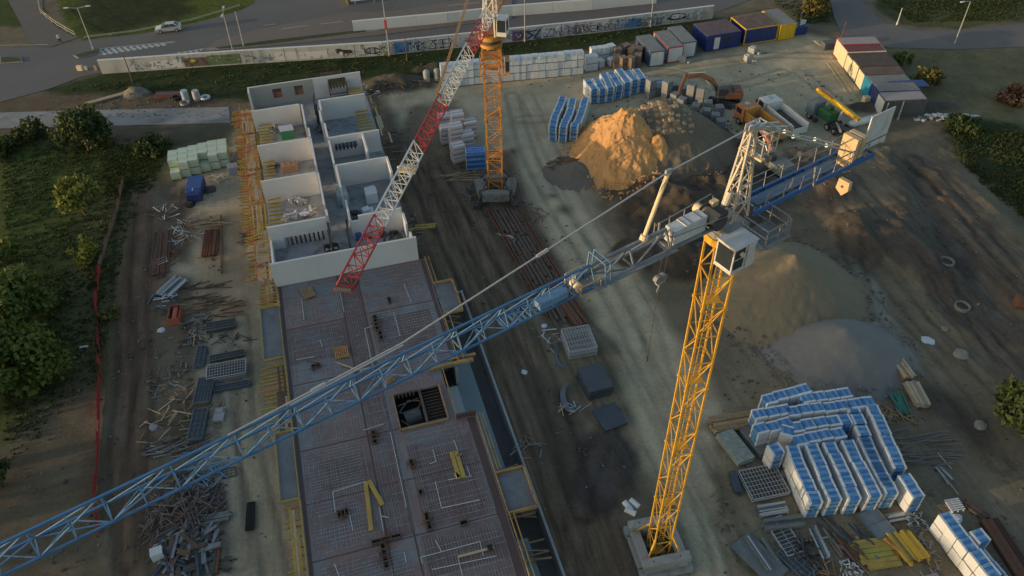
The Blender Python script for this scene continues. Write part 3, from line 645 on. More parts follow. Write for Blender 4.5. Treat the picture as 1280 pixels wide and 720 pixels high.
for o_ in ((429,642,.9,.6,3),(468,547,.35,1.5,3),(483,674,2.3,.3,3),(481,695,.35,2.2,4),(515,580,.35,.8,1),(535,652,.35,1.6,2),(526,616,.3,.5,1),(580,654,.6,.4,1),(395,458,.8,.5,2),(470,404,.35,2.2,4),(476,420,.35,1.2,2),(612,685,.35,.45,1),(487,376,.3,.8,1),(425,357,.6,.4,1)): opening(*o_)

# storey walls: u0,u1,s0,s1 (+ openings)
t = .24; WALLS = []
def wall_e(u0, u1, s, z0=Z0, z1=HT, holes=(), m=concrete_wall, name="wall"):
    """wall running west-east"""
    mb = MB(); cuts = sorted(holes); x = u0
    for (a, b, c, d) in cuts:
        bbox(mb, x, a, s, s+t, z0, z1); 
        if c > z0+.01: bbox(mb, a, b, s, s+t, z0, c)
        if d < z1-.01: bbox(mb, a, b, s, s+t, d, z1)
        x = b
    bbox(mb, x, u1, s, s+t, z0, z1)
    w_ = part(mb, name, m)
    cp = MB(); segs = []; x = u0
    for (a, b, c, d) in cuts:
        if d >= z1-.01: segs.append((x, a)); x = b
    segs.append((x, u1))
    for a, b in segs: bbox(cp, a, b, s+.01, s+t-.01, z1, z1+.035)
    o = cp.build("wall_top", wall_cap, w_); return w_
def wall_n(u, s0, s1, z0=Z0, z1=HT, m=concrete_wall):
    mb = MB(); bbox(mb, u, u+t, s0, s1, z0, z1); w_ = part(mb, "wall", m)
    cp = MB(); bbox(cp, u+.01, u+t-.01, s0, s1, z1, z1+.035); cp.build("wall_top", wall_cap, w_); return w_
plaster_dk = mat("beige_grey_wall", (.36,.36,.33), .9, .1, .4, bump=.05)
wall_e(0, 15.5, -t)                                                      # the big end wall
wall_e(-.65, 8.3, -40, m=plaster_dk, holes=((2.6,3.8,4.2,5.6),(5.6,6.8,4.2,5.6)))
wall_e(8.32, 15.1, -40, holes=((10.4,12.9,4.3,5.9),))
wall_e(-.4, 5.9, -33.2); wall_e(-.1, 6.4, -24.1); wall_e(-.1, 6.4, -16); wall_e(.05, 6.5, -6.7, holes=((1.6,6.4,Z0,4.6),))
wall_e(8.5, 14.8, -33.4); wall_e(8.6, 15.2, -23.4, holes=((9.3,12.2,4.3,5.3),)); wall_e(8.75, 15.2, -16.8)
wall_e(9.1, 14.9, -5.9, holes=((9.1,10.0,5.7,HT),)); 
wall_n(-.65, -39.7, -38.2); wall_n(.02, -6.4, -.3, z1=4.6); wall_n(.02, -2.6, -.26, z1=6.1) if False else None
wall_n(6.1, -32.9, -27.5); wall_n(6.4, -26.5, -24.2); wall_n(6.42, -23.8, -17.4); wall_n(6.5, -15.7, -9.0); wall_n(6.6, -8.0, -6.8)
wall_n(8.5, -33.1, -30.6); wall_n(8.25, -30.5, -27.6); wall_n(8.55, -27.0, -23.5); wall_n(8.6, -22.6, -17.2); wall_n(8.75, -16.5, -11.9); wall_n(9.0, -10.6, -6.3, z1=5.3)
wall_n(12.9, -23.1, -18.6); wall_n(15.0, -16.5, -13.2); wall_n(14.9, -5.6, -3.5, z1=5.7); wall_n(15.1, -2.6, -.3, z1=5.2); wall_n(9.5, -3.0, -.3, z1=4.4)
wall_e(13.0, 15.2, -18.5, z1=4.0)
# shutters and steel props left in the openings
mb = MB()
for k in range(9): bbox(mb, 1.75+k*.5, 1.95+k*.5, -6.95, -6.75, Z0, 4.55)
part(mb, "door_shuttering", dark_steel)
mb = MB()
for k in range(6): bbox(mb, 9.35+k*.48, 9.6+k*.48, -23.15, -23.05, 4.32, 5.28)
bbox(mb, 9.3, 12.2, -23.1, -23.0, 4.75, 4.85)
part(mb, "window_shuttering", dark_steel)
br = mat("brick_behind_window", (.36,.14,.08), .9, .3, 2)
for a in (2.62, 5.62): mb = MB(); bbox(mb, a, a+1.16, -39.95, -39.85, 4.22, 5.0); part(mb, "window_infill", br)
mb = MB()
for a in (2.7, 5.7): mb = MB(); bbox(mb, a, a+1.0, -39.8, -39.7, 5.25, 5.45); bbox(mb, a+.1, a+.2, -39.8, -39.7, 4.3, 5.2499); part(mb, "lintel_board", formply_dark)
mb = MB()
for k in range(8): bbox(mb, 9.6+k*.38, 9.85+k*.38, -40.3, -40.05, 5.9+.1*(k % 2), 6.75)
for a in (10.35, 12.85): bbox(mb, a, a+.12, -39.7, -38.9, 3.6, 5.6)
bbox(mb, 10.3, 13.0, -38.9, -38.75, 3.9, 4.05)
for k in range(5): bbox(mb, 10.6+k*.45, 10.8+k*.45, -39.65, -39.6, 4.35, 5.8)
part(mb, "gable_shuttering", wood_dark)
def clutter(u, s, ru, rs_, n, hs, ms, seed):
    rg = random.Random(seed); mb = MB()
    for _ in range(n):
        a = rg.uniform(0, 3.1); L_ = rg.uniform(.3, 1.5)
        mb.box((u+rg.uniform(-ru, ru), -(s+rg.uniform(-rs_, rs_)), Z0+.1+rg.uniform(0, hs)), (L_, rg.uniform(.08,.4), rg.uniform(.05,.3)), a, rg.randrange(len(ms)), rg.uniform(-.3,.3))
    return mb
def site_thing(name, p, mb, mats, label, cat, group=None, rz=0, kind=None, bevel=0):
    o = mb.build(name, mats, loc=p, rz=rz, bevel=bevel); return tag(o, label, cat, group, kind)
def wb(u, s, z=Z0+.02): p = W(u, s, z); return p
# formwork edges: yellow and brown boards standing round the deck
mb = MB()
for (a, b) in (((.05,.0),(.05,3.2)),((.1,10.5),(.1,20)),((.1,27),(.1,36)),((-1.85,3.1),(-1.85,10.6)),((-1.45,19.9),(-1.45,27.1)),((.1,3.2),(.1,10.5)),((.1,20),(.1,27)),((-1.4,35.9),(-1.4,43))):
    mb.bar(lb(*a, 3.3), lb(*b, 3.28), .06, .22)
for (a, b) in (((-1.85,3.1),(.05,3.1)),((-1.85,10.6),(.05,10.6)),((-1.45,19.9),(.05,19.9)),((-1.45,27.1),(.05,27.1)),((-1.4,35.8),(.05,35.8))): mb.bar(lb(*a, 3.3), lb(*b, 3.28), .06, .22)
part(mb, "edge_board", wood_yellow, label="orange and yellow edge boards along the west side")
mb = MB()
for (u0, s0, s1) in ((16.2,0,4.5),(16.6,0,4.5),(16.2,9.3,16.3),(16.75,9.8,16.0),(16.2,22.9,29.5),(16.5,22.9,29.4),(16.75,23,29.3),(16.2,29.6,33.4),(16.25,33.5,46),(16.6,33.6,46),(14.5,16.6,22.4)):
    mb.bar(lb(u0, s0, 3.34), lb(u0, s1, 3.34), .07, .28)
for s in (4.5, 9.3): mb.bar(lb(16.2, s, 3.3), lb(18.3, s, 3.3), .12, .4)
for s in (29.5, 33.5): mb.bar(lb(16.2, s, 3.3), lb(18.7, s, 3.3), .12, .4)
mb.bar(lb(18.25, 4.5, 3.3), lb(18.25, 9.3, 3.3), .12, .4); mb.bar(lb(18.65, 29.5, 3.3), lb(18.65, 33.5, 3.3), .12, .4)
mb.bar(lb(13.2, 16.35, 3.35), lb(17.6, 16.35, 3.35), .3, .3); mb.bar(lb(14.6, 15.6, 3.2), lb(18, 15.6, 3.2), .25, .2)
part(mb, "edge_rail", mat("ochre_formwork_beam", (.38,.25,.09), .7, .25, 1.2, dirt=(.16,.10,.07), dirt_amt=.6))
mb = MB()
for s in (22.85,): bbox(mb, 14.4, 16.2, s-.15, s, 3.0, 3.75)
part(mb, "upstand", formply_dark)
# stair opening: grid of joists, stretcher-like drum and screens
mb = MB()
for k in range(8): bbox(mb, 12.0+k*.2, 12.04+k*.2, 18.5, 22.5, 2.6, 2.72)
for k in range(11): bbox(mb, 11.95, 13.6, 18.6+k*.38, 18.66+k*.38, 2.73, 2.83)
bbox(mb, 11.75, 11.95, 18.4, 22.7, 2.6, 3.1)
mb.bar(lb(9.6,19.6,2.9), lb(11.6,19.2,2.9), .08); mb.bar(lb(9.6,21.3,2.9), lb(10.4,22.4,2.9), .08); mb.bar(lb(9.6,20.4,2.9), lb(11.0,21.0,2.9), .08); mb.bar(lb(11.0,21.0,2.9), lb(11.8,19.6,2.9), .08); mb.bar(lb(9.6,20.4,2.9), lb(10.6,19.2,2.9), .08); mb.bar(lb(10.6,19.2,2.9),lb(11.8,19.6,2.9),.08)
for k in range(6): bbox(mb, 9.45+k*.35, 9.6+k*.35, 18.45, 18.6, 2.7, 3.3)
part(mb, "stair_joist", wood_dark)
mb = MB(); mb.cyl(lb(10.0,20.3,1.6), lb(11.5,20.1,1.6), .75, 14); bbox(mb, 10.2, 11.7, 21.4, 22.3, 1.5, 2.0); part(mb, "stair_core_form", mat("grey_form", (.20,.21,.21), .7, .15, 1))
mb = MB(); bbox(mb, 9.45, 13.7, 22.62, 22.78, 3.2, 3.45); bbox(mb, 13.62, 13.8, 18.4, 22.7, 3.2, 3.4); bbox(mb, 9.3, 9.42, 18.4, 22.7, 3.2, 3.3); part(mb, "opening_kerb", wood)
# lower slab strip and retaining wall of the trench
mb = MB(); bbox(mb, 14.45, 16.2, 16.5, 22.6, -.2, .35); bbox(mb, 16.06, 17.7, 12, 29.2, -.25, .1); bbox(mb, 16.06, 17.6, 34.2, 48, -.25, .1); part(mb, "basement_roof", mat("blue_grey_membrane", (.17,.23,.26), .7, .12, .6))
mb = MB(); bbox(mb, 14.5, 15.6, 17.6, 22.3, .36, 1.5); part(mb, "screen_panel", mat("pale_panel", (.34,.39,.41), .8, .1, 1))
mb = MB(); bbox(mb, 19.3, 19.52, 3.02, 49, -2.25, .22); bbox(mb, 16.3, 19.28, 29.3, 29.5, -2.25, .1); bbox(mb, 16.3,19.28, 3.03, 3.25, -2.25, .12); part(mb, "retaining_wall", concrete)
mb = MB(); bbox(mb, 17.8, 19.25, 29.52, 31.8, -.6, -.3); part(mb, "trench_cover", formply); mb = MB(); bbox(mb, 19.55, 20.4, 38.9, 39.5, 0, .25); part(mb, "wall_bracket", concrete)
mb = MB(); rg = random.Random(4)
for k in range(16):
    s = 27+rg.random()*10; mb.bar(lb(16.4, s, rg.uniform(-.1,.6)), lb(18.9, s+rg.uniform(-.8,.8), rg.uniform(-.1,.6)), .12)
for k in range(12):
    s = 4.8+rg.random()*4.5; mb.bar(lb(16.4, s, rg.uniform(.2,2.6)), lb(18.0, s, rg.uniform(.2,2.6)), .1)
    if k == 11: pass
part(mb, "trench_prop", wood, kind="stuff")
# starter bars / reinforcement stubs
for px, py in ((468,547),(470,404),(482,674),(429,642),(395,458),(535,650),(515,580),(481,695)):
    u, s = us(at(px, py, 3.25)); mb = MB(); mb.bar(lb(u-.5, s, 3.3), lb(u+.5, s, 3.3), .03)
    for k in range(7): a = rg.uniform(0, 6.28); mb.bar(lb(u+rg.uniform(-.5,.5), s+rg.uniform(-.6,.6), 3.25), lb(u+rg.uniform(-.9,.9), s+rg.uniform(-1,1), 3.45), .035)
    part(mb, "starter_bars", rust)

# formwork joists poking out west of the deck + walkways along the north-western wall
def platform(u0, u1, s0, s1, z, step, label, mdeck, seed, over=.9, rail=True):
    root = thing("formwork_platform", W(u1, s0, z), label, "platform", "formwork platforms along the building edges"); root.rotation_euler.z = TH
    rg = random.Random(seed); mb = MB(); x0, x1 = u0-u1, 0; n = int((s1-s0)/step)
    dk = MB(); k = 0; y = 0
    if mdeck is not None:
        x = x0+.3
        while x < -.12:
            w_ = .24; a = rg.uniform(0, .4); b = rg.uniform(0, .4)
            yy = -a
            while yy > -(s1-s0)+b:
                l = min(rg.uniform(2, 4), (s1-s0)-b+yy)
                if rg.random() > .12: dk.box((x, yy-l/2, .02+rg.uniform(0, .02)), (w_-.03, l-.04, .045), 0, rg.randrange(2))
                yy -= l
            x += w_
        dk.build("walkway_board", [mdeck, wood_pale], root)
    for k in range(n):
        y = -k*step-rg.uniform(0, step*.5); o_ = rg.uniform(-.4, .4)*over
        mb.bar((x0-over+o_, y, -.12), (x1-.05, y+rg.uniform(-.05,.05), -.12), .1, .2, rg.choice((0,0,1)))
    mb.build("joist", [wood_yellow, wood_orange], root)
    if rail:
        rl = MB(); y = 0
        while y > -(s1-s0):
            rl.bar((x0+.2, y, 0), (x0+.2, y, 1.1), .06, m=0)
            y -= 1.4
        for zz in (.55, 1.05): rl.bar((x0+.2, 0, zz), (x0+.2, -(s1-s0), zz), .04, .14, m=1)
        for _ in range(int((s1-s0)*.7)):
            y = -rg.uniform(0, s1-s0); rl.bar((x0+rg.uniform(-.8,.3), y, rg.uniform(-.1,.3)), (x0+rg.uniform(.5,1.8), y+rg.uniform(-.3,.3), rg.uniform(0,.6)), .09, m=rg.choice((0,1,2)))
        rl.build("guard_rail", [red_steel, wood_orange, wood_yellow], root)
    return root
platform(-2.5, -.5, -40, -33, 3.0, .55, "orange board walkway at the north-west corner of the rooms, beside the oil-stained track", wood_orange, 1)
platform(-2.3, -.35, -33, -24, 3.0, .5, "orange and red railed walkway outside the second room from the north", wood_orange, 2)
platform(-2.3, -.2, -24, -16, 3.0, .6, "orange board walkway outside the room with the brown crate", wood_orange, 3)
platform(-2.1, -.15, -16, -8, 3.0, .45, "yellow beam walkway outside the room full of white sacks", wood_yellow, 4)
platform(-2.0, -.1, -7.5, -1.5, 3.0, .8, "pale walkway with red rails outside the southernmost walled room", wood_pale, 5)
platform(-1.3, -.05, -1.2, 2.8, 2.9, .5, "short yellow bracket platform by the west end of the big end wall", wood_yellow, 6, over=.5)
platform(-1.2, 0, 11, 19.4, 2.7, .55, "brown joists jutting out west of the deck between its two west balconies", wood_dark, 7, over=1.1, rail=False)
platform(-1.1, 0, 27.5, 35.6, 2.9, .9, "yellow boards and joists south of the second west balcony of the deck", wood_yellow, 8, over=.3, rail=False)
platform(15.6, 17.0, -39, -25, 2.9, 1.1, "narrow brown walkway along the east side of the northern rooms", wood_dark, 9, over=-.2, rail=False)
# interior joists: yellow beams lying on the room floors
def beams(u0, u1, s0, s1, n, z, label, m, tilt=0):
    root = thing("beam_row", W(u0, s0, z), label, "timber beams", "yellow beams laid in the rooms"); root.rotation_euler.z = TH
    rg = random.Random(n*7+int(s0))
    for k in range(n):
        y = -(s1-s0)*(k+.5)/n; mb = MB(); mb.bar((rg.uniform(-.1,.1), y, .1), (u1-u0+rg.uniform(-.3,.15), y+rg.uniform(-.06,.06), .1+tilt), .14, .2); mb.build("beam", m, root)
beams(.1, 1.8, -32.6, -25, 10, Z0+1.2, "ten yellowish beams at the west edge of the room with the green and white box", wood_yellow)
beams(.2, 1.7, -23.3, -17, 8, Z0+1.2, "yellow beams at the west edge of the room with the brown crate", wood_yellow)
beams(.25, 2.0, -15.2, -8, 9, Z0+1.0, "yellow beams at the west edge of the room full of white sacks", wood_yellow)
beams(13.0, 14.8, -39.4, -34.2, 8, Z0+.9, "bright yellow beams in the north-eastern corner room", wood_yellow)
beams(13.1, 14.9, -32.8, -24, 11, Z0+.9, "yellow beams along the east side of the large bare room", wood_yellow)
# props standing in doorways
for (u, s0, s1, n_, lab) in ((5.95,-33,-29,9,"dark vertical shutter props at the corridor end of the green-and-white-box room"),(7.9,-36,-31.5,12,"dark shuttering rack in the corridor just inside the north wall"),(6.5,-6.4,-2.2,10,"dark shutter props beside the corridor, inside the southernmost west room"),(8.55,-6.4,-3,6,"dark props on the corridor's east side by the notched wall")):
    mb = MB(); rg = random.Random(int(s0*3))
    for k in range(n_):
        y = -(s1-s0)*k/(n_-1); mb.bar((rg.uniform(-.1,.1), y, 0), (rg.uniform(-.1,.3), y, rg.uniform(1.9,2.9)), .13)
    mb.bar((0,0,1.2), (0, -(s1-s0), 1.2), .1); mb.bar((.05,0,2.4), (.05, -(s1-s0), 2.4), .1)
    site_thing("shutter_rack", W(u, s0, Z0+.01), mb, dark_steel, lab, "shuttering", rz=TH)
# goods in the rooms
def crate(name, px, py, z, d, mats, label, cat="crate", rz=TH, extra=None):
    mb = MB(); mb.box((0,0,d[2]/2), d)
    if extra: extra(mb)
    p = at(px, py, z); return site_thing(name, p, mb, mats, label, cat, rz=rz, bevel=.03)
crate("material_box", 360, 171, Z0+.01, (1.6,1.4,1.3), [mat("green_box", (.05,.26,.12), .7, .15, 2), white_wrap], "green box with a white sheet on top in a west room", "box", extra=lambda b: b.box((0,.05,1.33), (1.8,1.6,.05), .1, 1, .06))
crate("wooden_crate", 363, 213, Z0+.01, (2.0,1.1,1.0), [mat("tan_box", (.42,.25,.15), .8, .2, 2)], "tan wooden crate in the room two north of the white sacks", extra=lambda b: [b.box((k*.6-.6,0,1.02),(.1,1.15,.06)) for k in range(3)])
crate("block_stack", 428, 247, Z0+.01, (1.3,3.4,.9), [mat("pale_blocks", (.42,.47,.48), .9, .15, 2), wood], "pale block stack against the corridor wall of the east room under the tower jib", "blocks", extra=lambda b: b.box((.05,-1.2,1.2),(1.2,1.3,.7),.05))
crate("block_stack", 465, 250, Z0+.01, (1.4,1.6,1.4), [white_wrap], "white block pack in the middle of the room crossed by the red and white jib", "blocks", extra=lambda b: b.box((.1,1.1,.5),(1.2,1.0,1.0),.2))
crate("block_stack", 461, 270, Z0+.01, (1.3,1.0,.9), [white_wrap], "smaller white block pack nearest the notched wall", "blocks", extra=lambda b: b.box((-.2,.0,1.05),(.9,.8,.25),.3))
crate("block_stack", 350, 305, Z0+.01, (1.9,1.2,1.6), [mat("plaster_pack", (.42,.42,.41), .9, .1, 2)], "grey white pack in the west corner of the southernmost walled room", "blocks", extra=lambda b: b.box((0,0,1.65),(1.7,1.1,.06),.05))
for i, (px, py, r, lab) in enumerate(((372,252,.5,"uppermost white sack heap in the sack-filled room"),(362,272,.42,"white sack heap by the yellow beams of the sack-filled room"),(374,268,.6,"largest white sack heap in the sack-filled room"),(386,266,.5,"easternmost white sack heap in the sack-filled room"),(402,163,.4,"dark tool heap in the bare east room"),(448,270,.7,"dark debris heap between white block packs"),(352,163,.8,"dark debris heap behind the green box"),(345,208,.7,"dark reddish heap beside the tan crate"),(495,292,.9,"dark reinforcement heap behind the east end of the big end wall"),(470,290,.8,"brown plank heap right behind the big end wall, under the jib"))):
    u_, s_ = us(at(px, py, Z0)); ms = [white_wrap, mat("grey_sack", (.40,.40,.40), .9, .2, 3)] if "white" in lab.split()[1] or "white sack" in lab else ([rust, wood_dark] if "brown" in lab else [dark_steel, grey_steel])
    mb = clutter(0, 0, r*1.5, r*1.3, 14, r*.5, ms, i)
    for j in range(len(mb.v)): mb.v[j] = (mb.v[j][0], mb.v[j][1], mb.v[j][2]-Z0)
    site_thing("sack_heap" if "sack" in lab else "debris_heap", at(px, py, Z0+.01), mb, ms, lab, "sacks" if "sack" in lab else "debris", rz=TH)
mb = MB()
for k, x in enumerate((0,.5,1.0)): mb.cyl((x,-.3,.35),(x,.3,.35),.33,12,m=0); mb.cyl((x,-.32,.35),(x,.32,.35),.2,12,m=1)
site_thing("cable_drums", at(409,313,Z0+.01), mb, [black_rubber, white_steel], "row of black and white drums behind the big end wall", "drums", rz=TH)
crate("tool_chest", 448, 297, Z0+.01, (.7,1.2,.9), [bright_blue, white_steel], "blue and white chest behind the big end wall, left of the jib", "chest", extra=lambda b: b.box((.5,0,.5),(.1,1.3,1.0),0,1))
# loose timber on the deck
def plank_pair(px0, py0, px1, py1, w, label, m=wood_yellow, h=.18, n=1, name="plank"):
    a = at(px0, py0, Z0+.14); b = at(px1, py1, Z0+.14); mb = MB(); d = b-a; nrm = Vector((-d.y, d.x, 0)).normalized()
    for k in range(n): o_ = nrm*(k-(n-1)/2)*w*1.15; mb.bar(Vector((0,0,0))+o_, d+o_, w, h)
    return site_thing(name, a, mb, m, label, "plank", bevel=.01)
plank_pair(457,603,464,663,.34,"yellow plank lying almost north-south on the deck, left of its leaning partner")
plank_pair(461,601,478,631,.36,"shorter yellow plank meeting the longer one at its north end on the deck")
plank_pair(567,565,577,597,.34,"pair of yellow beams lying across a shutter frame on the deck", n=2)
plank_pair(569,592,574,597,.3,"small pale offcut beside the pair of yellow beams", wood_pale)
plank_pair(571,570,577,568,.14,"thin cross timber beneath the pair of yellow beams", wood)
plank_pair(572,696,618,684,.22,"long pale lath crossing the south-east part of the deck", wood_pale, .06)
plank_pair(421,453,452,464,.16,"pale lath pointing away from the pallet on the deck", wood_pale, .06)
plank_pair(448,463,482,455,.16,"pale lath end to end with the one from the pallet", wood_pale, .06)
mb = MB()
for k in range(7): mb.box((-.6+k*.2,0,.15),(.12,1.5,.04),0)
for k in range(3): mb.box((0,-.65+k*.65,.07),(1.35,.12,.1),0)
site_thing("pallet", at(427,441,Z0+.08), mb, wood_orange, "orange wooden pallet lying on the open formwork deck", "pallet", rz=TH)
mb = MB()
for k in range(5): mb.box((-.5+k*.25,0,.12),(.2,1.6,.08),0)
site_thing("board_stack", at(385,367,Z0+.08), mb, wood, "small brown board stack on the deck below the big end wall", "boards", rz=TH+.2)
crate("offcut_stack", 487, 476, Z0+.08, (.9,.7,.3), [wood], "little brown offcut stack on the deck under the blue jib", "boards", rz=.6, extra=lambda b: b.box((.1,.1,.35),(.8,.5,.08),.4))
mb = MB(); mb.cyl((0,0,0),(0,0,.35),.17,12,.2); mb.tube([(-.18,0,.35),(-.1,0,.5),(.1,0,.5),(.18,0,.35)],.012)
site_thing("bucket", at(613,686,Z0+.09), mb, black_rubber, "black bucket on the south-east part of the deck", "bucket")

# ------------------------------------------------------------------ yellow tower crane with the blue saddle jib
def lattice_mast(root, w, z0, z1, bay, m, name="mast_section", phi=0, sec=4, chord=.16, web=.08, ladder=True):
    """square lattice tower split into its bolted sections"""
    nb_ = round((z1-z0)/bay); bay = (z1-z0)/nb_; k = 0
    c = [(sx*w/2, sy*w/2) for sx, sy in ((-1,-1),(1,-1),(1,1),(-1,1))]
    while k < nb_:
        mb = MB(); n = min(sec, nb_-k); za = z0+k*bay; zb = za+n*bay
        for x, y in c: mb.box((x, y, (za+zb)/2), (chord, chord, zb-za-.004))
        for x, y in c: mb.box((x, y, zb-.12), (chord*1.7, chord*1.7, .2))
        for j in range(n):
            a = za+j*bay; b = a+bay
            for q in range(4):
                p1, p2 = c[q], c[(q+1) % 4]
                mb.bar((*p1, b-.03), (*p2, b-.03), web)
                if (j+q) % 2: p1, p2 = p2, p1
                mb.bar((*p1, a+.05), (*p2, b-.08), web)
        if ladder:
            lx = w*.22; ly = w*.2
            for q in (-.2,.2): mb.bar((lx+q, ly, za), (lx+q, ly, zb), .04)
            for j in range(int((zb-za)/.35)): mb.bar((lx-.2, ly, za+j*.35), (lx+.2, ly, za+j*.35), .03)
            mb.box((0,0,za+.1),(w*.82,w*.5,.05))
        o = mb.build(name, m, root); o.rotation_euler.z = phi; k += n
def truss_jib(root, x0, x1, zb, zt, w, bay, mch, mweb, name, ch=.12, web=.07, zt1=None, w1=None, cuts=None, dense=False):
    """triangular jib lying along local +x, split into sections of four bays"""
    n = round((x1-x0)/bay); bay = (x1-x0)/n
    zt1 = zt if zt1 is None else zt1; w1 = w if w1 is None else w1
    f = lambda k: k/n
    T = [Vector((x0+k*bay, 0, zt+(zt1-zt)*f(k))) for k in range(n+1)]
    A = [Vector((x0+k*bay, (w+(w1-w)*f(k))/2, zb)) for k in range(n+1)]; B = [Vector((p.x, -p.y, p.z)) for p in A]
    out = []
    cuts = [min(n, round(c*n)) for c in cuts] if cuts else list(range(0, n, 4))+[n]
    for si, (s0, s1) in enumerate(zip(cuts[:-1], cuts[1:])):
        pass; ch_ = MB(); wb_ = MB(); mc = mch[si % len(mch)]; mw = mweb[si % len(mweb)]
        ch_.bar(T[s0], T[s1], ch*1.1); ch_.bar(A[s0], A[s1], ch); ch_.bar(B[s0], B[s1], ch)
        for k in range(s0, s1):
            wb_.bar(T[k], A[k], web); wb_.bar(T[k], B[k], web); m_ = (T[k]+T[k+1])/2
            wb_.bar(T[k], A[k+1], web); wb_.bar(T[k], B[k+1], web)
            if dense:
                am = (A[k]+A[k+1])/2; bm2 = (B[k]+B[k+1])/2; wb_.bar(am, bm2, web*.8); wb_.bar(A[k], bm2, web*.8); wb_.bar(bm2, A[k+1], web*.8); wb_.bar((T[k]+T[k+1])/2, am, web*.7)
            wb_.bar(A[k], B[k], web); wb_.bar(A[k] if k % 2 else B[k], B[k+1] if k % 2 else A[k+1], web)
        o = ch_.build(name, mc, root); wb_.build("lattice_bar", mw, o); out.append(o)
    return T, A, B, out
MAST = at(821, 690, 0); JD = Vector((-.8357, -.5491, 0)); JA = math.atan2(JD.y, JD.x)
crane = thing("tower_crane", MAST, "yellow tower crane with a long blue jib, white cab and beige counterweights", "crane")
PH = R(9)
# ballast
bm = MB()
def bl(mb, x, y, z, d): 
    M = Matrix.Rotation(R(11.5), 3, 'Z'); p = M @ Vector((x, y, 0)); mb.box((p.x, p.y, z), d, R(11.5))
for i, (x, y, z, d) in enumerate(((0,-1.75,1.75,(3.9,.75,.55)),(0,1.75,1.75,(3.9,.75,.55)),(-1.5,0,1.15,(.75,3.0,.6)),(1.5,0,1.15,(.75,3.0,.6)),(0,-1.75,1.15,(3.5,.7,.6)),(0,1.75,1.15,(3.5,.7,.6)),(0,-1.95,.5,(4.3,.9,.6)),(0,1.95,.5,(4.3,.9,.6)),(-1.75,0,.5,(.7,2.8,.6)),(1.75,0,.5,(.7,2.8,.6)))):
    mb = MB(); bl(mb, x, y, z, d)
    bb = mb.build("ballast_block", ballast_mat, crane, bevel=.05)
    if i < 2:
        e = MB()
        for q in (-1.1, 1.1): p = Matrix.Rotation(R(11.5), 3, 'Z') @ Vector((q, y, 0)); e.cyl((p.x, p.y, z+.27), (p.x, p.y, z+.285), .07, 10)
        e.build("lifting_hole", dark_steel, bb)
mb = MB()
for a in (45, 135): 
    dx = math.cos(R(a)+PH)*3.0; dy = math.sin(R(a)+PH)*3.0; mb.bar((-dx,-dy,.14),(dx,dy,.14),.35,.26)
mb.build("base_cross", grey_steel, crane)
mb = MB()
for q in range(4):
    a = R(45+90*q)+PH; mb.bar((math.cos(a)*2.6, math.sin(a)*2.6, .3), (math.cos(a)*.97, math.sin(a)*.97, 3.4), .12)
mb.build("base_strut", yellow_steel, crane)
lattice_mast(crane, 1.36, .28, 32.9, 2.3, yellow_steel, phi=PH, chord=.12, web=.06, sec=3)
mb = MB(); mb.cyl((0,0,32.9),(0,0,33.35),1.05,28,m=0); mb.cyl((0,0,33.35),(0,0,33.7),.95,28,m=1); mb.box((0,0,33.9),(1.7,1.7,.4),JA,1)
mb.build("slewing_ring", [yellow_steel, grey_steel], crane)
jr = bpy.data.objects.new("slewing_frame", None); COL.objects.link(jr); jr.parent = crane; jr.rotation_euler.z = JA; jr.location = at(825, 690, 0)-MAST
ZB = 34.7
T, A, B, js = truss_jib(jr, 9.6, 46.4, ZB, ZB+1.0, .92, 2.45, [blue_steel], [pale_steel], "jib_section", ch=.085, web=.05, dense=True)
truss_jib(jr, 4.9, 9.6, ZB, ZB+1.0, .95, 2.35, [grey_steel], [grey_steel], "jib_root", ch=.14, web=.08)
mb = MB(); mb.box((3.0,.46,ZB),(4.6,.14,.16)); mb.box((3.0,-.46,ZB),(4.6,.14,.16))
for k in range(16): mb.box((.8+k*.28,0,ZB-.04),(.2,.84,.04))
mb.bar((4.9,-.48,ZB),(4.9,-.48,ZB+1.1),.08); mb.bar((4.9,.48,ZB),(4.9,.48,ZB+1.1),.08); mb.bar((.9,-.95,ZB+.9),(5,-.6,ZB+.9),.05); mb.bar((.9,.95,ZB+.9),(5,.6,ZB+.9),.05)
for k in range(5): mb.bar((.9+k,-.75,ZB-.1),(.9+k,-.78,ZB+.9),.05)
mb.build("jib_platform", grey_steel, jr)
mb = MB(); mb.box((7.2,.62,ZB+.02),(5.2,.3,.05)); mb.box((7.2,-.62,ZB+.02),(5.2,.3,.05))
mb.build("catwalk", grey_steel, jr)
# trolley rope drive and maintenance cage near the inner end
mb = MB(); mb.box((9.9,0,ZB-.12),(1.1,1.15,.1),m=0); mb.cyl((9.5,-.75,ZB+.1),(9.5,-.55,ZB+.1),.22,12,m=1); mb.cyl((9.9,-.8,ZB-.05),(9.9,-.55,ZB-.05),.18,12,m=1)
for q in (-.6,.6):
    mb.bar((9.4,q,ZB-.05),(10.6,q,ZB-.05),.09,m=0); mb.bar((9.4,q,ZB+.5),(10.6,q,ZB+.5),.06,m=0); mb.bar((9.4,q,ZB),(9.4,q,ZB+.5),.06,m=0); mb.bar((10.6,q,ZB),(10.6,q,ZB+.5),.06,m=0)
mb.cyl((10.4,-.3,ZB+.15),(10.4,.3,ZB+.15),.2,12,m=1); mb.box((10.0,-.5,ZB+.2),(.35,.3,.3),m=2)
mb.build("trolley_drive", [mat("tan_frame", (.42,.31,.22), .6, .2, 3), beige_steel, galv], jr)
for x in (9.2, 8.9): 
    mb = MB(); mb.bar((x,-.6,ZB+1.2),(x,.6,ZB+1.2),.05)
    for q in (-1,1): mb.bar((x,.75*q,ZB-.1),(x,.6*q,ZB+1.2),.06)
    mb.build("cage_frame", pale_steel, jr)
mb = MB()
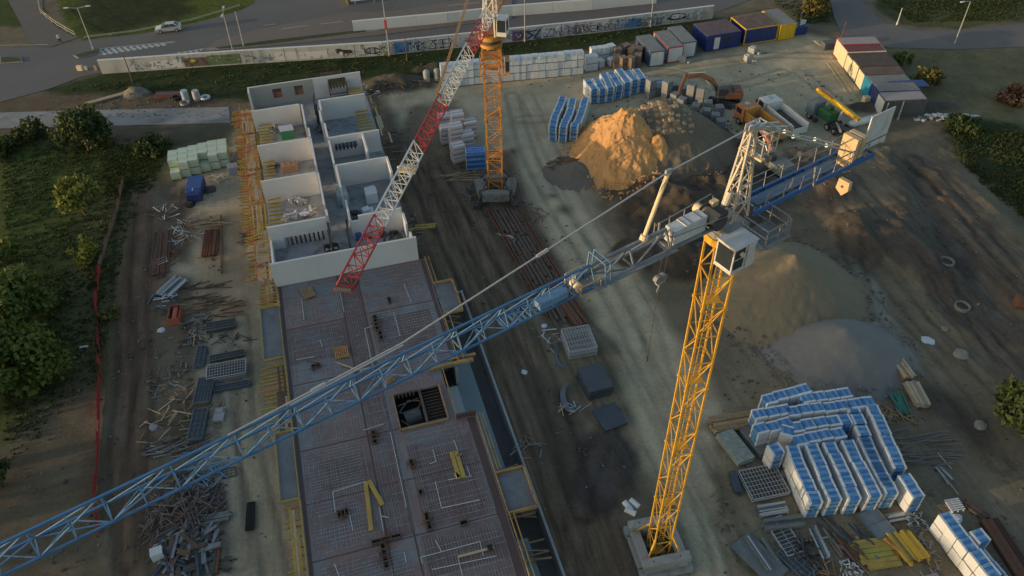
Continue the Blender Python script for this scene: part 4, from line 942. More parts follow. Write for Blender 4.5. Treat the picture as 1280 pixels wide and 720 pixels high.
for k in range(9): mb.box((12.4+k*.28,0,ZB-.02),(.12,.86,.03))
mb.build("jib_step", pale_steel, jr); MB().box((12.0,.2,ZB+.3),(1.6,.5,.35)).build("gear_box", pale_steel, jr)
# trolley and hook
mb = MB(); mb.box((3.7,-.55,ZB-.28),(1.0,.3,.16),m=0); mb.cyl((3.4,-.8,ZB-.3),(3.4,-.35,ZB-.3),.2,12,m=1); mb.cyl((4.0,-.8,ZB-.3),(4.0,-.35,ZB-.3),.2,12,m=1)
mb.build("trolley", [beige_steel, galv], jr)
hz = 31.3
hk = MB()
hk.box((3.9,-.8,hz),(.55,.22,.5),m=0); hk.cyl((3.75,-.93,hz+.1),(3.75,-.67,hz+.1),.24,14,m=1); hk.cyl((4.1,-.93,hz+.1),(4.1,-.67,hz+.1),.24,14,m=1); hk.cyl((3.92,-.8,hz-.25),(3.92,-.8,hz-.6),.07,8,m=1); hk.tube([(3.92,-.8,hz-.6),(4.05,-.8,hz-.75),(3.98,-.8,hz-.92),(3.82,-.8,hz-.85)],.045,6,m=1)
hk.build("hook_block", [galv, grey_steel], jr)
mb = MB()
for x in (3.7, 4.1): mb.cyl((x-.1,-.7,ZB-.3),(x,-.8,hz+.2),.02,5)
mb.cyl((3.92,-.8,hz-.85),(3.96,-.85,hz-6.2),.022,5); mb.cyl((3.96,-.85,hz-6.2),(3.96,-.85,hz-6.5),.08,8)
mb.build("hoist_rope", dark_steel, jr)
# hoist winch and electric box
mb = MB(); mb.cyl((1.9,-.35,ZB+.55),(1.9,.75,ZB+.55),.36,18,m=0); mb.cyl((1.9,-.42,ZB+.55),(1.9,-.36,ZB+.55),.5,18,m=1); mb.cyl((1.9,.75,ZB+.55),(1.9,.81,ZB+.55),.5,18,m=1)
mb.cyl((1.9,-.95,ZB+.5),(1.9,-.45,ZB+.5),.27,14,m=2); mb.box((1.2,-.1,ZB+.3),(.7,.9,.5),m=1); mb.box((1.1,-.5,ZB+.7),(.4,.3,.3),m=2)
for k in range(6): mb.bar((2.3-.15*k,.6,ZB+.2),(2.4-.15*k,.9,ZB+.95),.04,m=1)
mb.build("hoist_winch", [mat("rope_drum", (.20,.18,.13), .7, .3, 6), dark_steel, beige_steel], jr)
mb = MB(); mb.box((3.2,.05,ZB+.55),(1.45,.72,.95)); mb.box((4.3,.05,ZB+.52),(.72,.7,.88)); eb = mb.build("electric_cabinet", white_steel, jr, bevel=.03)
mb = MB()
for x in (2.85, 3.55, 3.92): mb.box((x,-.33,ZB+.5),(.025,.03,.9)); mb.box((x,.05,ZB+1.035),(.03,.7,.02))
mb.box((4.672,.05,ZB+.5),(.012,.62,.04)); mb.build("cabinet_seam", dark_steel, eb)
# cab
mb = MB(); cx, cy = .85, 1.25
# local: x along jib, y: left of jib direction. cab hangs on the side facing the camera (negative offset of image = +y or -y)
CS = 1                                               # side sign fixed below
def cy_(v): return v*CS
x0, x1, y0, y1, z0_, z1_ = -.05, 1.6, .62, 1.85, 32.35, 34.0
mb.box(((x0+x1)/2, cy_((y0+y1)/2), z1_+.03), (x1-x0+.1, y1-y0+.1, .07)); mb.box(((x0+x1)/2, cy_((y0+y1)/2), z0_), (x1-x0, y1-y0, .08))
mb.box((x0+.3, cy_((y0+y1)/2), (z0_+z1_)/2), (.6, y1-y0, z1_-z0_-.06))
for x in (.7, x1-.04):
    for y in (y0+.04, y1-.04): mb.box((x, cy_(y), (z0_+z1_)/2), (.08, .08, z1_-z0_))
for z in (z0_+.12, z1_-.08):
    for y in (y0+.04, y1-.04): mb.box(((.7+x1)/2, cy_(y), z), (x1-.7, .07, .1))
    mb.box((x1-.04, cy_((y0+y1)/2), z), (.07, y1-y0, .12))
mb.box(((.7+x1)/2, cy_(y1-.04), z0_+.85), (x1-.7, .06, .05))
cab = mb.build("cab", white_steel, jr, bevel=.015)
mb = MB(); mb.box((x1-.045, cy_((y0+y1)/2), (z0_+z1_)/2), (.02, y1-y0-.12, z1_-z0_-.3)); mb.box(((.7+x1)/2, cy_(y1-.045), (z0_+z1_)/2), (x1-.8, .02, z1_-z0_-.3)); mb.box(((.7+x1)/2, cy_(y0+.045), (z0_+z1_)/2), (x1-.8, .02, z1_-z0_-.3))
mb.build("cab_window", glass, cab)
mb = MB(); mb.box((1.1, cy_(1.3), z0_+.5), (.5,.5,.12)); mb.box((.88, cy_(1.3), z0_+.85), (.12,.5,.6)); mb.build("seat", black_rubber, cab)
mb = MB(); mb.cyl((1.05,cy_(y1),z0_+1.2),(1.05,cy_(y1+.14),z0_+1.2),.13,12); mb.build("work_light", beige_steel, cab)
# access gallery round the slewing section
mb = MB()
pts = [(-.2,.6),(-.2,2.25),(-1.9,2.25),(-2.1,1.9),(-2.1,-.3)]
for z in (33.6, 34.15, 34.65):
    for a, b in zip(pts[:-1], pts[1:]): mb.bar((a[0],cy_(a[1]),z),(b[0],cy_(b[1]),z),.05 if z < 34.6 else .06)
for a in pts+[(-1.1,2.25),(-2.1,.8)]: mb.bar((a[0],cy_(a[1]),33.5),(a[0],cy_(a[1]),34.7),.05)
for k in range(11): mb.box((-.3-k*.17,cy_(1.4),33.5),(.1,1.6,.04))
mb.bar((-.1,cy_(2.3),33.62),(-.1,cy_(.4),33.62),.18,.14); mb.bar((-2.0,cy_(2.3),33.62),(-.1,cy_(2.3),33.62),.14,.14)
mb.build("gallery", grey_steel, jr)
# tower head
AP = 39.7
mb = MB(); f0 = [(.6,.42),(.6,-.42),(-.65,-.42),(-.65,.42)]; f1 = [(.15,.16),(.15,-.16),(-.15,-.16),(-.15,.16)]
lv = lambda k, q: Vector((f0[q][0]+(f1[q][0]-f0[q][0])*k, f0[q][1]+(f1[q][1]-f0[q][1])*k, ZB-.3+(AP-ZB+.3)*k))
for q in range(4): mb.bar(lv(0,q), lv(1,q), .1)
for i in range(5):
    for q in range(4):
        a, b = i/5, (i+1)/5; mb.bar(lv(b,q), lv(b,(q+1) % 4), .06); 
        if i % 2: mb.bar(lv(a,q), lv(b,(q+1) % 4), .06)
        else: mb.bar(lv(b,q), lv(a,(q+1) % 4), .06)
for q in (-.2,.2): mb.bar((-.55,q,ZB),(-.1,q,AP-.3),.05)
mb.bar((.9,.0,36.2),(.3,.1,38.2),.1); mb.cyl((.95,.1,35.6),(.75,.1,36.3),.2,10)
mb.build("tower_head", mat("cream_steel", (.50,.46,.38), .5, .12, 2), jr)
mb = MB(); mb.box((0,.12,AP+.05),(.7,.06,.3)); mb.box((0,-.12,AP+.05),(.7,.06,.3)); mb.cyl((.05,-.2,AP+.05),(.05,.2,AP+.05),.14,12); mb.box((-.4,0,AP-.02),(.5,.5,.12))
mb.build("head_pulley", galv, jr)
mb = MB()                                            # top inspection basket
bp_ = [(-.35,-.65),(-.35,.65),(-1.35,.65),(-1.35,-.65)]
for z in (38.3, 38.9, 39.45):
    for i in range(4): a, b = bp_[i], bp_[(i+1) % 4]; mb.bar((*a,z),(*b,z),.05)
for a in bp_+[(-.85,.65),(-.85,-.65)]: mb.bar((*a,38.2),(*a,39.5),.05)
mb.bar((-1.35,.65,38.3),(-.35,.65,39.45),.035); mb.bar((-1.35,-.65,38.3),(-1.35,.65,39.45),.035)
mb.build("inspection_basket", galv, jr)
mb = MB(); mb.box((-.3,.1,38.15),(.3,1.5,.1)); mb.build("head_platform", beige_steel, jr)
# pendants
def tie(mb, a, b, r=.045, lugs=3):
    a = Vector(a); b = Vector(b); mb.cyl(a, b, r, 7)
    for k in range(1, lugs+1):
        p = a.lerp(b, k/(lugs+1)); d = (b-a).normalized()*.3; mb.cyl(p-d, p+d, r*2.1, 8)
mb = MB()
P1 = Vector((5.3,0,39.2)); tie(mb, (.3,0,AP), P1, .042, 0); tie(mb, P1, (19.5,0,36.3), .042, 1); tie(mb, (19.5,0,36.3), (27,0,ZB+1.05), .042, 1); tie(mb, (19.5,.12,36.3),(24.5,.1,ZB+1.2),.04,0)
mb.box((5.3,0,39.2),(.35,.12,.3)); mb.build("jib_pendant", galv, jr)
mb = MB(); mb.cyl((6.35,0,ZB+1.1),(5.3,0,39.15),.11,12); mb.cyl((6.4,0,ZB+.95),(6.3,0,ZB+1.25),.2,10); mb.cyl((5.75,-.02,ZB+3.3),(5.55,.08,39),.02,5)
mb.build("pendant_strut", beige_steel, jr)
mb = MB(); tie(mb, (-.3,.2,AP), (-9.3,.5,ZB+.3), .05, 2); tie(mb, (-.3,-.2,AP), (-9.3,-.5,ZB+.3), .05, 2); mb.bar((-.1,.16,AP),(-2.4,.25,39.0),.12,.16); mb.bar((-.1,-.16,AP),(-2.4,-.25,39.0),.12,.16)
mb.build("counter_pendant", galv, jr)
# counter-jib
for q in (.64,-.64): MB().box((-5.7,q,ZB-.12),(9.8,.12,.28)).build("counter_jib_beam", bright_blue, jr)
mb = MB()
for k in range(7): mb.box((-1.4-k*1.55,0,ZB-.15),(.1,1.16,.14)); 
for k in range(6): mb.bar((-1.4-k*1.55,(-1)**k*.55,ZB-.15),(-2.25-k*1.55,-(-1)**k*.55,ZB-.15),.07)
mb.box((-4.6,0,ZB-.02),(6.4,.7,.04))
mb.build("counter_jib_bracing", mat("dull_blue_steel", (.06,.12,.22), .5, .2, 1.5), jr)
mb = MB()
for sy in (-1, 1):
    for k in range(7): mb.bar((-1.6-k*1.35,sy*.66,ZB),(-1.6-k*1.35,sy*.72,ZB+.95),.045); 
    mb.bar((-1.6,sy*.72,ZB+.95),(-9.7,sy*.72,ZB+.95),.045); mb.bar((-1.6,sy*.69,ZB+.5),(-9.7,sy*.69,ZB+.5),.035)
mb.bar((-5.2,.85,ZB),(-4.9,.85,ZB+1.3),.1); mb.bar((-3.9,.3,ZB+.1),(-3.6,.6,ZB+1.0),.08)
mb.build("railing", grey_steel, jr)
for k, (x, yy, zz, hh) in enumerate(((-9.0,0,ZB-.1,2.2),(-9.5,0,ZB-.1,2.2))):
    mb = MB(); prof = [(-.42,-.5),(.42,-.5),(.5,-.2),(.5,1.45),(-.5,1.45),(-.5,-.2)] 
    c = []
    n_ = len(prof); i0 = len(mb.v)
    mb.v += [(x-.18, p[0], zz+p[1]) for p in prof]+[(x+.18, p[0], zz+p[1]) for p in prof]
    mb.f.append(tuple(range(n_-1,-1,-1))); mb.f.append(tuple(range(n_, 2*n_))); mb.m += [0,0]
    for q in range(n_): j = (q+1) % n_; mb.f.append((q, j, n_+j, n_+q)); mb.m.append(0)
    cw = mb.build("counterweight", mat("beige_concrete", (.60,.45,.26), .8, .1, 1), jr, bevel=.03)
mb = MB(); i0 = 0; prof = [(-.4,-.1),(.1,-.4),(.42,.05),(.38,.6),(-.35,.6)]; x = -8.6
n_ = len(prof); mb.v += [(x-.15, .62+p[0], 33.0+p[1]) for p in prof]+[(x+.15, .62+p[0], 33.0+p[1]) for p in prof]; mb.f.append(tuple(range(n_-1,-1,-1))); mb.f.append(tuple(range(n_, 2*n_))); mb.m += [0,0]
for q in range(n_): j = (q+1) % n_; mb.f.append((q, j, n_+j, n_+q)); mb.m.append(0)
mb.cyl((x-.2,.62,33.2),(x+.2,.62,33.2),.08,12,m=1); mb.build("hanging_counterweight", [mat("beige_concrete", (.6,.45,.26)), dark_steel], jr, bevel=.02)
mb = MB(); mb.box((-11.35,-.0,ZB+.95),(2.1,.07,2.3),0,0,.0); mb.box((-11.35,.0,ZB+.3),(2.12,.09,.08),0,1); mb.build("wind_sail_panel", [white_steel, dark_steel], jr, bevel=.01)
mb = MB()
for x in (-10.6,-11.8): mb.bar((x,.0,ZB-.1),(x,0,ZB+1.6),.07)
mb.bar((-10.2,0,ZB-.2),(-12,0,ZB-.15),.1); mb.build("sail_frame", grey_steel, jr)
MB().box((37.6,.1,ZB+.1),(1.0,.7,.5),.1).box((37.1,-.3,ZB-.15),(.5,.4,.4)).cyl((37.9,-.5,ZB-.2),(37.9,.5,ZB-.2),.2,10).build("outer_trolley", mat("light_blue_steel", (.22,.36,.55), .5, .2, 2), jr, bevel=.03)
crane["label_note"] = ""; del crane["label_note"]
mb = MB()
for (x, y, r_) in ((-2.3,2.9,0),(-2.0,2.55,.5),(-1.65,3.2,.2)): mb.cyl((x,y,.45),(x+math.cos(r_+2.2)*.9,y+math.sin(r_+2.2)*.9,.62),.24,12)
site_thing("sack_trio", MAST+Vector((.35,-.3,1.65)), mb, white_wrap, "three white rolls leaning behind the yellow crane's ballast", "rolls")

# ------------------------------------------------------------------ orange tower crane with the red and white jib
OM = at(620, 246, 0)
oc = thing("tower_crane", OM, "orange tower crane with a red and white lattice jib reaching over the rooms", "crane")
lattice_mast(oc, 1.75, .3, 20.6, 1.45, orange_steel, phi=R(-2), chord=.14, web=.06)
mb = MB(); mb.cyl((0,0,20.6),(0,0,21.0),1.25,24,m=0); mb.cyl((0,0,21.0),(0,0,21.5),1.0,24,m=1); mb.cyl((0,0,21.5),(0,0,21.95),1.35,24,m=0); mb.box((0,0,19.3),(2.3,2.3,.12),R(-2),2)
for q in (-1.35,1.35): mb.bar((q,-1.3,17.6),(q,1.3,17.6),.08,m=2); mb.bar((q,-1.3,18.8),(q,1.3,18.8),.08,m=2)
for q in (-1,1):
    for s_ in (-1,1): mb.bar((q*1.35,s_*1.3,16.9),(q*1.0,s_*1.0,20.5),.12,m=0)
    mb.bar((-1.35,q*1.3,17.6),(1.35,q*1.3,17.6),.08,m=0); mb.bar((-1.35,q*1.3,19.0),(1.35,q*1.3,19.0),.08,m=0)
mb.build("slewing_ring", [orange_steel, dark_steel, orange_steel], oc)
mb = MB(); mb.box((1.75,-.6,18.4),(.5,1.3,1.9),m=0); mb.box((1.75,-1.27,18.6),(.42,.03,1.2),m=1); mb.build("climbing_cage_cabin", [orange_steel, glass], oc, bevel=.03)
TIP = at(430, 356, 24.5); jd = TIP-at(620,246,0); jl = math.hypot(jd.x, jd.y); ja = math.atan2(jd.y, jd.x)
orr = bpy.data.objects.new("slewing_frame", None); COL.objects.link(orr); orr.parent = oc; orr.rotation_euler.z = ja
ZO = 24.3
JCUT = [0] + [(k-1.4)/(jl-1.4) for k in (4.7, 10.2, 19.8, 28.2, 37.5)] + [1]
truss_jib(orr, 1.4, jl, ZO, ZO+1.35, 1.45, 1.12, [white_steel, red_steel], [white_steel, red_steel], "jib_section", ch=.10, web=.055, zt1=ZO+1.1, w1=1.2, cuts=JCUT)
mb = MB(); q_ = [(1.0,.7),(1.0,-.7),(-1.0,-.7),(-1.0,.7)]
for a in q_: mb.bar((*a,22),(a[0]*.25,a[1]*.25,32),.16)
for z, k in ((24,.85),(26,.7),(28,.55),(30,.4)):
    for i in range(4): a, b = q_[i], q_[(i+1) % 4]; mb.bar((a[0]*k,a[1]*k,z),(b[0]*k,b[1]*k,z),.08); mb.bar((a[0]*k,a[1]*k,z),(b[0]*(k-.15),b[1]*(k-.15),z+2),.08)
mb.build("tower_head", white_steel, orr)
mb = MB(); mb.box((.4,0,22.9),(1.2,1.0,1.3),m=0); mb.box((-.9,.2,22.6),(1.0,1.3,1.0),m=1); mb.build("slewing_drive", [rust, orange_steel], orr, bevel=.04)
mb = MB(); mb.box((.6,1.5,23.2),(1.5,1.1,1.9),m=0); mb.box((1.37,1.5,23.4),(.03,.9,1.3),m=1); mb.box((.9,2.07,23.4),(.8,.03,1.1),m=1); mb.build("cab", [white_steel, glass], orr, bevel=.03)
mb = MB(); pend = us  # pendant from the head to the jib
PE = at(543,118,ZO+1.5)-Vector((OM.x, OM.y, 0)); pl = math.hypot(PE.x, PE.y)
mb.cyl((.1,.1,31.8),(pl,0,ZO+1.45),.07,6); mb.cyl((.1,-.1,31.8),(pl,-.12,ZO+1.45),.05,6); mb.build("jib_pendant", mat("rusty_cable_bar", (.34,.20,.09), .6, .2, 2), orr)
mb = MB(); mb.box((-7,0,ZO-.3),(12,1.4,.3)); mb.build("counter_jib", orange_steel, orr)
for k in range(3): MB().box((-11.2-k*.6,0,ZO-1.3),(.5,1.6,2.6)).build("counterweight", ballast_mat, orr, bevel=.05)
mb = MB(); mb.box((jl+.05,0,ZO-.05),(.5,1.35,.2),m=0); mb.cyl((jl+.2,-.6,ZO),(jl+.2,.6,ZO),.16,10,m=1); mb.box((jl-.7,.2,ZO-.3),(.9,.8,.15),m=1); mb.build("jib_tip", [red_steel, dark_steel], orr)
mb = MB(); mb.box((jl-14.6,0,ZO-.2),(1.1,1.4,.14),m=0)
for q in (-.55,.55): mb.bar((jl-15.2,q,ZO-.2),(jl-13.8,q,ZO+.4),.16,m=0)
mb.build("trolley", [beige_steel], orr)
for i, (x, y, z, d, a) in enumerate(((0,-1.9,1.5,(3.4,.85,1.3),0),(-1.9,.2,1.3,(1.2,2.5,1.3),.25),(1.9,.3,1.3,(1.2,2.5,1.3),-.25),(0,1.9,1.3,(3.2,.85,1.2),0))):
    MB().box((x,y,z),d,a).build("ballast_block", mat("dirty_ballast", (.19,.20,.195), .9, .25, 1.2, dirt=(.10,.085,.07), dirt_amt=.8), oc, bevel=.08)
mb = MB()
for sx in (-1,1):
    for sy in (-1,1): mb.bar((sx*2.4,sy*2.6,.5),(sx*.9,sy*.9,3.6),.16); 
mb.bar((-2.6,-2.6,.4),(2.6,2.6,.4),.4,.35); mb.bar((2.6,-2.6,.4),(-2.6,2.6,.4),.4,.35)
for sx in (-1,1):
    for sy in (-1,1): mb.box((sx*2.4,sy*2.5,.35),(.9,.5,.6))
mb.build("undercarriage", dark_steel, oc)
# crane track: sleepers and rails running south-east from it
ta = on(628,262); tb = on(707,396); d = (tb-ta); L_ = d.length; d.normalize(); an = math.atan2(d.y, d.x)
ct = thing("crane_track", ta, "dark muddy boards and rusty rails in front of the orange crane", "rail track", rz=an)
mb = MB(); rg = random.Random(2)
for k in range(int(L_/1.9)): mb.box((k*1.9, rg.uniform(-.1,.1), .08), (.26, 4.2+rg.uniform(-.4,.4), .16), rg.uniform(-.05,.05))
mb.build("sleeper", wood_dark, ct)
mb = MB()
for k in range(9): 
    x = 0
    while x < L_: l = rg.uniform(3, 6); mb.box((x+l/2, -1.9+k*.47+rg.uniform(-.06,.06), .2+rg.uniform(0,.03)), (l-.1, .34, .08), rg.uniform(-.012,.012), rg.randrange(2)); x += l+rg.uniform(0,1.2)
mb.build("mat_board", [wood_dark, mat("muddy_board", (.11,.085,.07), .95, .3, 1)], ct)
for q in (-1.9,-1.6,1.6,1.9): MB().box((L_/2-rg.uniform(0,.6), q, .3), (L_+rg.uniform(0,1), .12, .18)).build("rail", rust, ct)

# ------------------------------------------------------------------ heaps of sand and gravel
def heap(name, px, py, rx, ry, h, ang, m, label, seed, flat=.0, rough=.35, power=1.0, n=70, lobes=0, loc=None):
    c = loc or at(px, py); q = np.linspace(-1.25, 1.25, n); A_, B_ = np.meshgrid(q, q, indexing='ij'); X = A_*rx; Y = B_*ry
    ns1 = vnoise(X, Y, 3.2, seed, 4); ns2 = vnoise(X, Y, 1.1, seed+1, 3)
    r = np.hypot(A_, B_)*(1+.09*ns1)
    z = h*np.clip(1-r, 0, 1)**power; z = np.minimum(z, h*(1-flat)+ns2*.1) if flat else z
    if lobes:
        ridge = np.abs(vnoise(X, Y, 2.3, seed+5, 3)); msk = np.clip((z/h)*4, 0, 1)
        fine_ = vnoise(X, Y, .9, seed+7, 4); z += (ridge*lobes*.7+fine_*lobes*.9)*msk
    z += vnoise(X, Y, .8, seed+3, 4)*rough*np.clip(z*1.2, 0, 1)*.6; z = np.where(r > 1.04, -.3, z)
    z += np.where(r <= 1.04, .02, 0)
    V = np.stack([X, Y, z], -1).reshape(-1, 3); idx = np.arange(n*n).reshape(n, n)
    F = np.stack([idx[:-1,:-1], idx[1:,:-1], idx[1:,1:], idx[:-1,1:]], -1).reshape(-1, 4)
    keep = (V[F][:, :, 2].max(1) > -.25); F = F[keep]
    me = bpy.data.meshes.new(name); me.from_pydata(V.tolist(), [], F.tolist()); me.materials.append(m); me.polygons.foreach_set("use_smooth", [True]*len(F)); me.update()
    o = bpy.data.objects.new(name, me); COL.objects.link(o); o.location = (c.x, c.y, 0); o.rotation_euler.z = ang
    return tag(o, label, "heap")
sand_m = mat("ochre_sand", (.54,.30,.12), .95, .22, .8, bump=.5, fine=5)
clay_m = mat("grey_clay", (.30,.24,.17), .95, .25, .6, bump=.6, fine=4)
gravel_tan = mat("tan_gravel", (.20,.17,.115), .95, .12, .25, bump=.25, fine=9)
gravel_grey = mat("grey_gravel", (.20,.20,.19), .95, .12, .4, bump=.25, fine=9)
soil_m = mat("dark_soil", (.055,.046,.038), .95, .3, .8, bump=.6, fine=5)
subsoil = mat("brown_sandy_soil", (.15,.125,.09), .95, .2, .4, bump=.4, fine=6)
HILL = (21.2, 94.2); c_ = lambda x, y: Vector((x, y, 0))
heap("soil_pile", 0, 0, 10.6, 10.8, 7.3, .1, subsoil, "dull brown heap merging into the east side of the ochre sand", 63, flat=.1, lobes=.2, n=150, loc=c_(*HILL))
hp = heap("sand_pile", 0, 0, 7.6, 9.4, 7.3, .15, sand_m, "tall heap of bright ochre sand beside the blue-banded block packs", 61, flat=.12, lobes=.55, n=220, rough=.5, loc=c_(15.6, 92.2))
heap("sand_pile", 0, 0, 3.7, 4.0, 5.2, .3, sand_m, "small lobe of ochre sand spilled on the hill's near side", 71, lobes=.6, n=90, rough=.5, loc=c_(19.4, 89.2))
heap("soil_pile", 722, 215, 4.6, 4.2, 1.3, 0, mat("grey_soil", (.17,.15,.12), .95, .2, .5, bump=.5, fine=6), "low grey brown soil bank between the timber pile and the ochre sand", 64, n=50)
mb = MB(); rg = random.Random(8); o0 = Vector((HILL[0], HILL[1], 0))
for i in range(9):
    for j in range(8):
        x = -4.2+i*.85+rg.uniform(-.2,.2); y = -3.4+j*.95+rg.uniform(-.2,.2); r_ = math.hypot(x/10.6, y/10.8); z = min(7.3*(1-r_), 6.57)
        mb.box((x, y, z-.12+rg.uniform(-.08,.1)), (rg.uniform(.55,.95), rg.uniform(.5,.9), .5), .2+rg.uniform(-.3,.3), 0, rg.uniform(-.15,.15))
site_thing("clay_slabs", o0, mb, clay_m, "cracked grey brown slabs lying on top of the heap beside the ochre sand", "slabs", bevel=.12)
heap("gravel_pile", 980, 368, 9.4, 9.4, 5.6, .2, gravel_tan, "large tan gravel heap east of the yellow crane mast", 65, rough=.3, lobes=.12, n=150)
heap("gravel_pile", 1046, 440, 7.4, 6.0, 3.5, -.15, gravel_grey, "smaller blue-grey gravel heap north of the big blue-banded block stack", 66, rough=.18, n=130)
heap("soil_pile", 868, 262, 6.5, 5.0, 2.8, 0, soil_m, "dark rugged earth heap below the crane's white cabinets", 67, lobes=.7, n=80)
heap("soil_pile", 822, 238, 4.0, 3.4, 2.0, 0, soil_m, "dark earth heap under the slanted cream strut of the blue jib", 68, lobes=.5, n=60)

# ------------------------------------------------------------------ wrapped block packs
def pack_mesh(name, w_, l_, h_, mats_, band=.64, seams=3):
    """pack with a printed band running over its top and both ends"""
    mb = MB(); x = w_/2; y = l_/2; b = w_*band/2; e = .035
    lay = [-x, -b, b, x]
    for i in range(3):
        m = 1 if i == 1 else 0; a, c = lay[i], lay[i+1]
        nseg = seams if m else 1
        for k in range(nseg):
            y0, y1 = -y+2*y*k/nseg, -y+2*y*(k+1)/nseg
            mm = m if not m else 1+(k % 2)
            mb.face([(a,y0,h_),(c,y0,h_),(c,y1,h_),(a,y1,h_)], mm)
        for k in range(nseg):
            z0, z1 = .12+(h_-.12)*k/nseg, .12+(h_-.12)*(k+1)/nseg; mm = m if not m else 1+((k+1) % 2)
            mb.face([(a,-y,z0),(c,-y,z0),(c,-y,z1),(a,-y,z1)], mm); mb.face([(c,y,z0),(a,y,z0),(a,y,z1),(c,y,z1)], mm)
    mb.face([(-x,y,.12),(-x,-y,.12),(-x,-y,h_),(-x,y,h_)], 0); mb.face([(x,-y,.12),(x,y,.12),(x,y,h_),(x,-y,h_)], 0); mb.face([(-x,-y,.12),(-x,y,.12),(x,y,.12),(x,-y,.12)], 0)
    root = mb.build(name, mats_)
    p = MB()
    for k in (-1, 0, 1): p.box((k*w_*.4, 0, .045), (.1, l_, .09))
    for k in (-1, 0, 1): p.box((0, k*l_*.42, .105), (w_, .12, .022))
    p.build("pallet_base", wood, root)
    return root
seam_blue = mat("pale_blue_print_wrap", (.09,.25,.47), .5, .3, 1.4, dirt=(.35,.44,.52), dirt_amt=.6)
protos = {}
def proto(kind):
    if kind not in protos:
        a = {'blue': ("block_pack", 1.15, 1.12, 1.2, [white_wrap, blue_print, seam_blue], .68, 4),
             'white': ("block_pack", .98, 1.15, 1.25, [white_wrap, mat("plain_wrap", (.60,.64,.67), .6, .1, 1), white_wrap], .9, 1),
             'bluetop': ("block_pack", .98, 1.15, 1.25, [white_wrap, mat("faint_blue_print", (.34,.48,.62), .6, .3, 1.5, dirt=(.6,.64,.67), dirt_amt=.8), mat("plain_wrap", (.60,.64,.67))], .7, 2),
             'brick': ("brick_pack", 1.1, 1.1, 1.15, [mat("brown_brick", (.20,.15,.11), .95, .3, 2), mat("brown_brick2", (.24,.18,.135), .95, .3, 2), mat("brown_brick", (.2,.15,.11))], .9, 3),
             'cube': ("concrete_pack", 1.2, 1.1, 1.5, [mat("grey_blocks", (.22,.24,.25), .95, .15, 1.5)]*3, .9, 1),
             'pink': ("brick_pack", 1.75, 1.5, 1.35, [mat("pinkish_brick", (.50,.44,.45), .9, .15, 1), mat("white_film", (.58,.60,.62), .5, .1, 1), mat("pinkish_brick2", (.46,.36,.36), .9, .15, 1)], .96, 4),
             'dblue': ("block_pack", 2.6, 1.8, 2.7, [mat("cream_film", (.55,.50,.42), .5, .1, 1), dkblue_print, seam_blue], .96, 7),
             'green': ("insulation_pack", 1.25, 1.25, 1.15, [mat("pale_green_film", (.40,.50,.33), .5, .15, 1.3), mat("pale_green_film2", (.50,.60,.50), .5, .15, 1.3), mat("mint_film", (.46,.56,.42), .5, .1, 1)], .9, 2)}[kind]
        protos[kind] = [pack_mesh(*a), False]
    return protos[kind]
ORD = ["first","second","third","fourth","fifth","sixth","seventh","eighth","ninth","tenth","eleventh","twelfth","thirteenth","fourteenth","fifteenth","sixteenth","seventeenth","eighteenth","nineteenth","twentieth"]+["twenty-"+x for x in ("first","second","third","fourth","fifth","sixth","seventh","eighth","ninth")]
def put_pack(kind, x, y, z, rz, label, cat, group):
    pr = proto(kind)
    if not pr[1]: o = pr[0]; pr[1] = True; o.location = (x, y, z); o.rotation_euler.z = rz; tag(o, label, cat, group)
    else: o = dup(pr[0], (x, y, z), rz, label, group)
    return o
LOW = MB()
def lower_packs(x, y, z, rz):
    LOW.box((x, y, z+.66), (1.15, 1.12, 1.08), rz, 0); LOW.box((x, y, z+.66), (.78, 1.128, 1.088), rz, 1); LOW.box((x, y, z+.06), (1.1, 1.05, .1), rz, 2)
def row(kind, p0, p1, layers, where, group, jit=.06, l=1.16, h=1.21, back=0, skip=(), end="near", what="blue-banded pack", zig=.12, cat="block pack", across=False, zb=None, base_stuff=False):
    """packs in a row from p0 (near end) to p1, layers high"""
    d = p1-p0; L_ = d.length; d = d.normalized(); n = max(1, round(L_/l)+1); rz = math.atan2(d.y, d.x)-math.pi/2; nn = Vector((-d.y, d.x, 0)); rg = random.Random(int(p0.x*97+p0.y*13))
    if across: rz += math.pi/2
    for lay in range(layers):
        for k in range(n):
            if (k, lay) in skip or (lay and k < back*lay): continue
            z_ = zig*math.sin(k*.9+p0.x) + rg.uniform(-jit, jit)
            p = p0+d*(k*l)+nn*z_; zz = (gz(p.x, p.y) if zb is None else zb)+.02+lay*h
            if layers == 1: lt = ""
            else: lt = (["bottom","top"] if layers == 2 else ["bottom","middle","top"])[lay]+" layer, "
            if base_stuff and lay == 0: lower_packs(p.x, p.y, zz, rz); continue
            put_pack('bluetop' if kind == 'white' and lay == 2 and k % 9 else kind, p.x, p.y, zz, rz+rg.uniform(-.04,.04), f"{what}, {lt}{ORD[k]} from {end} end, {where}".replace("odd","odd"), cat, group)
V3 = lambda x, y: Vector((x, y, 0))
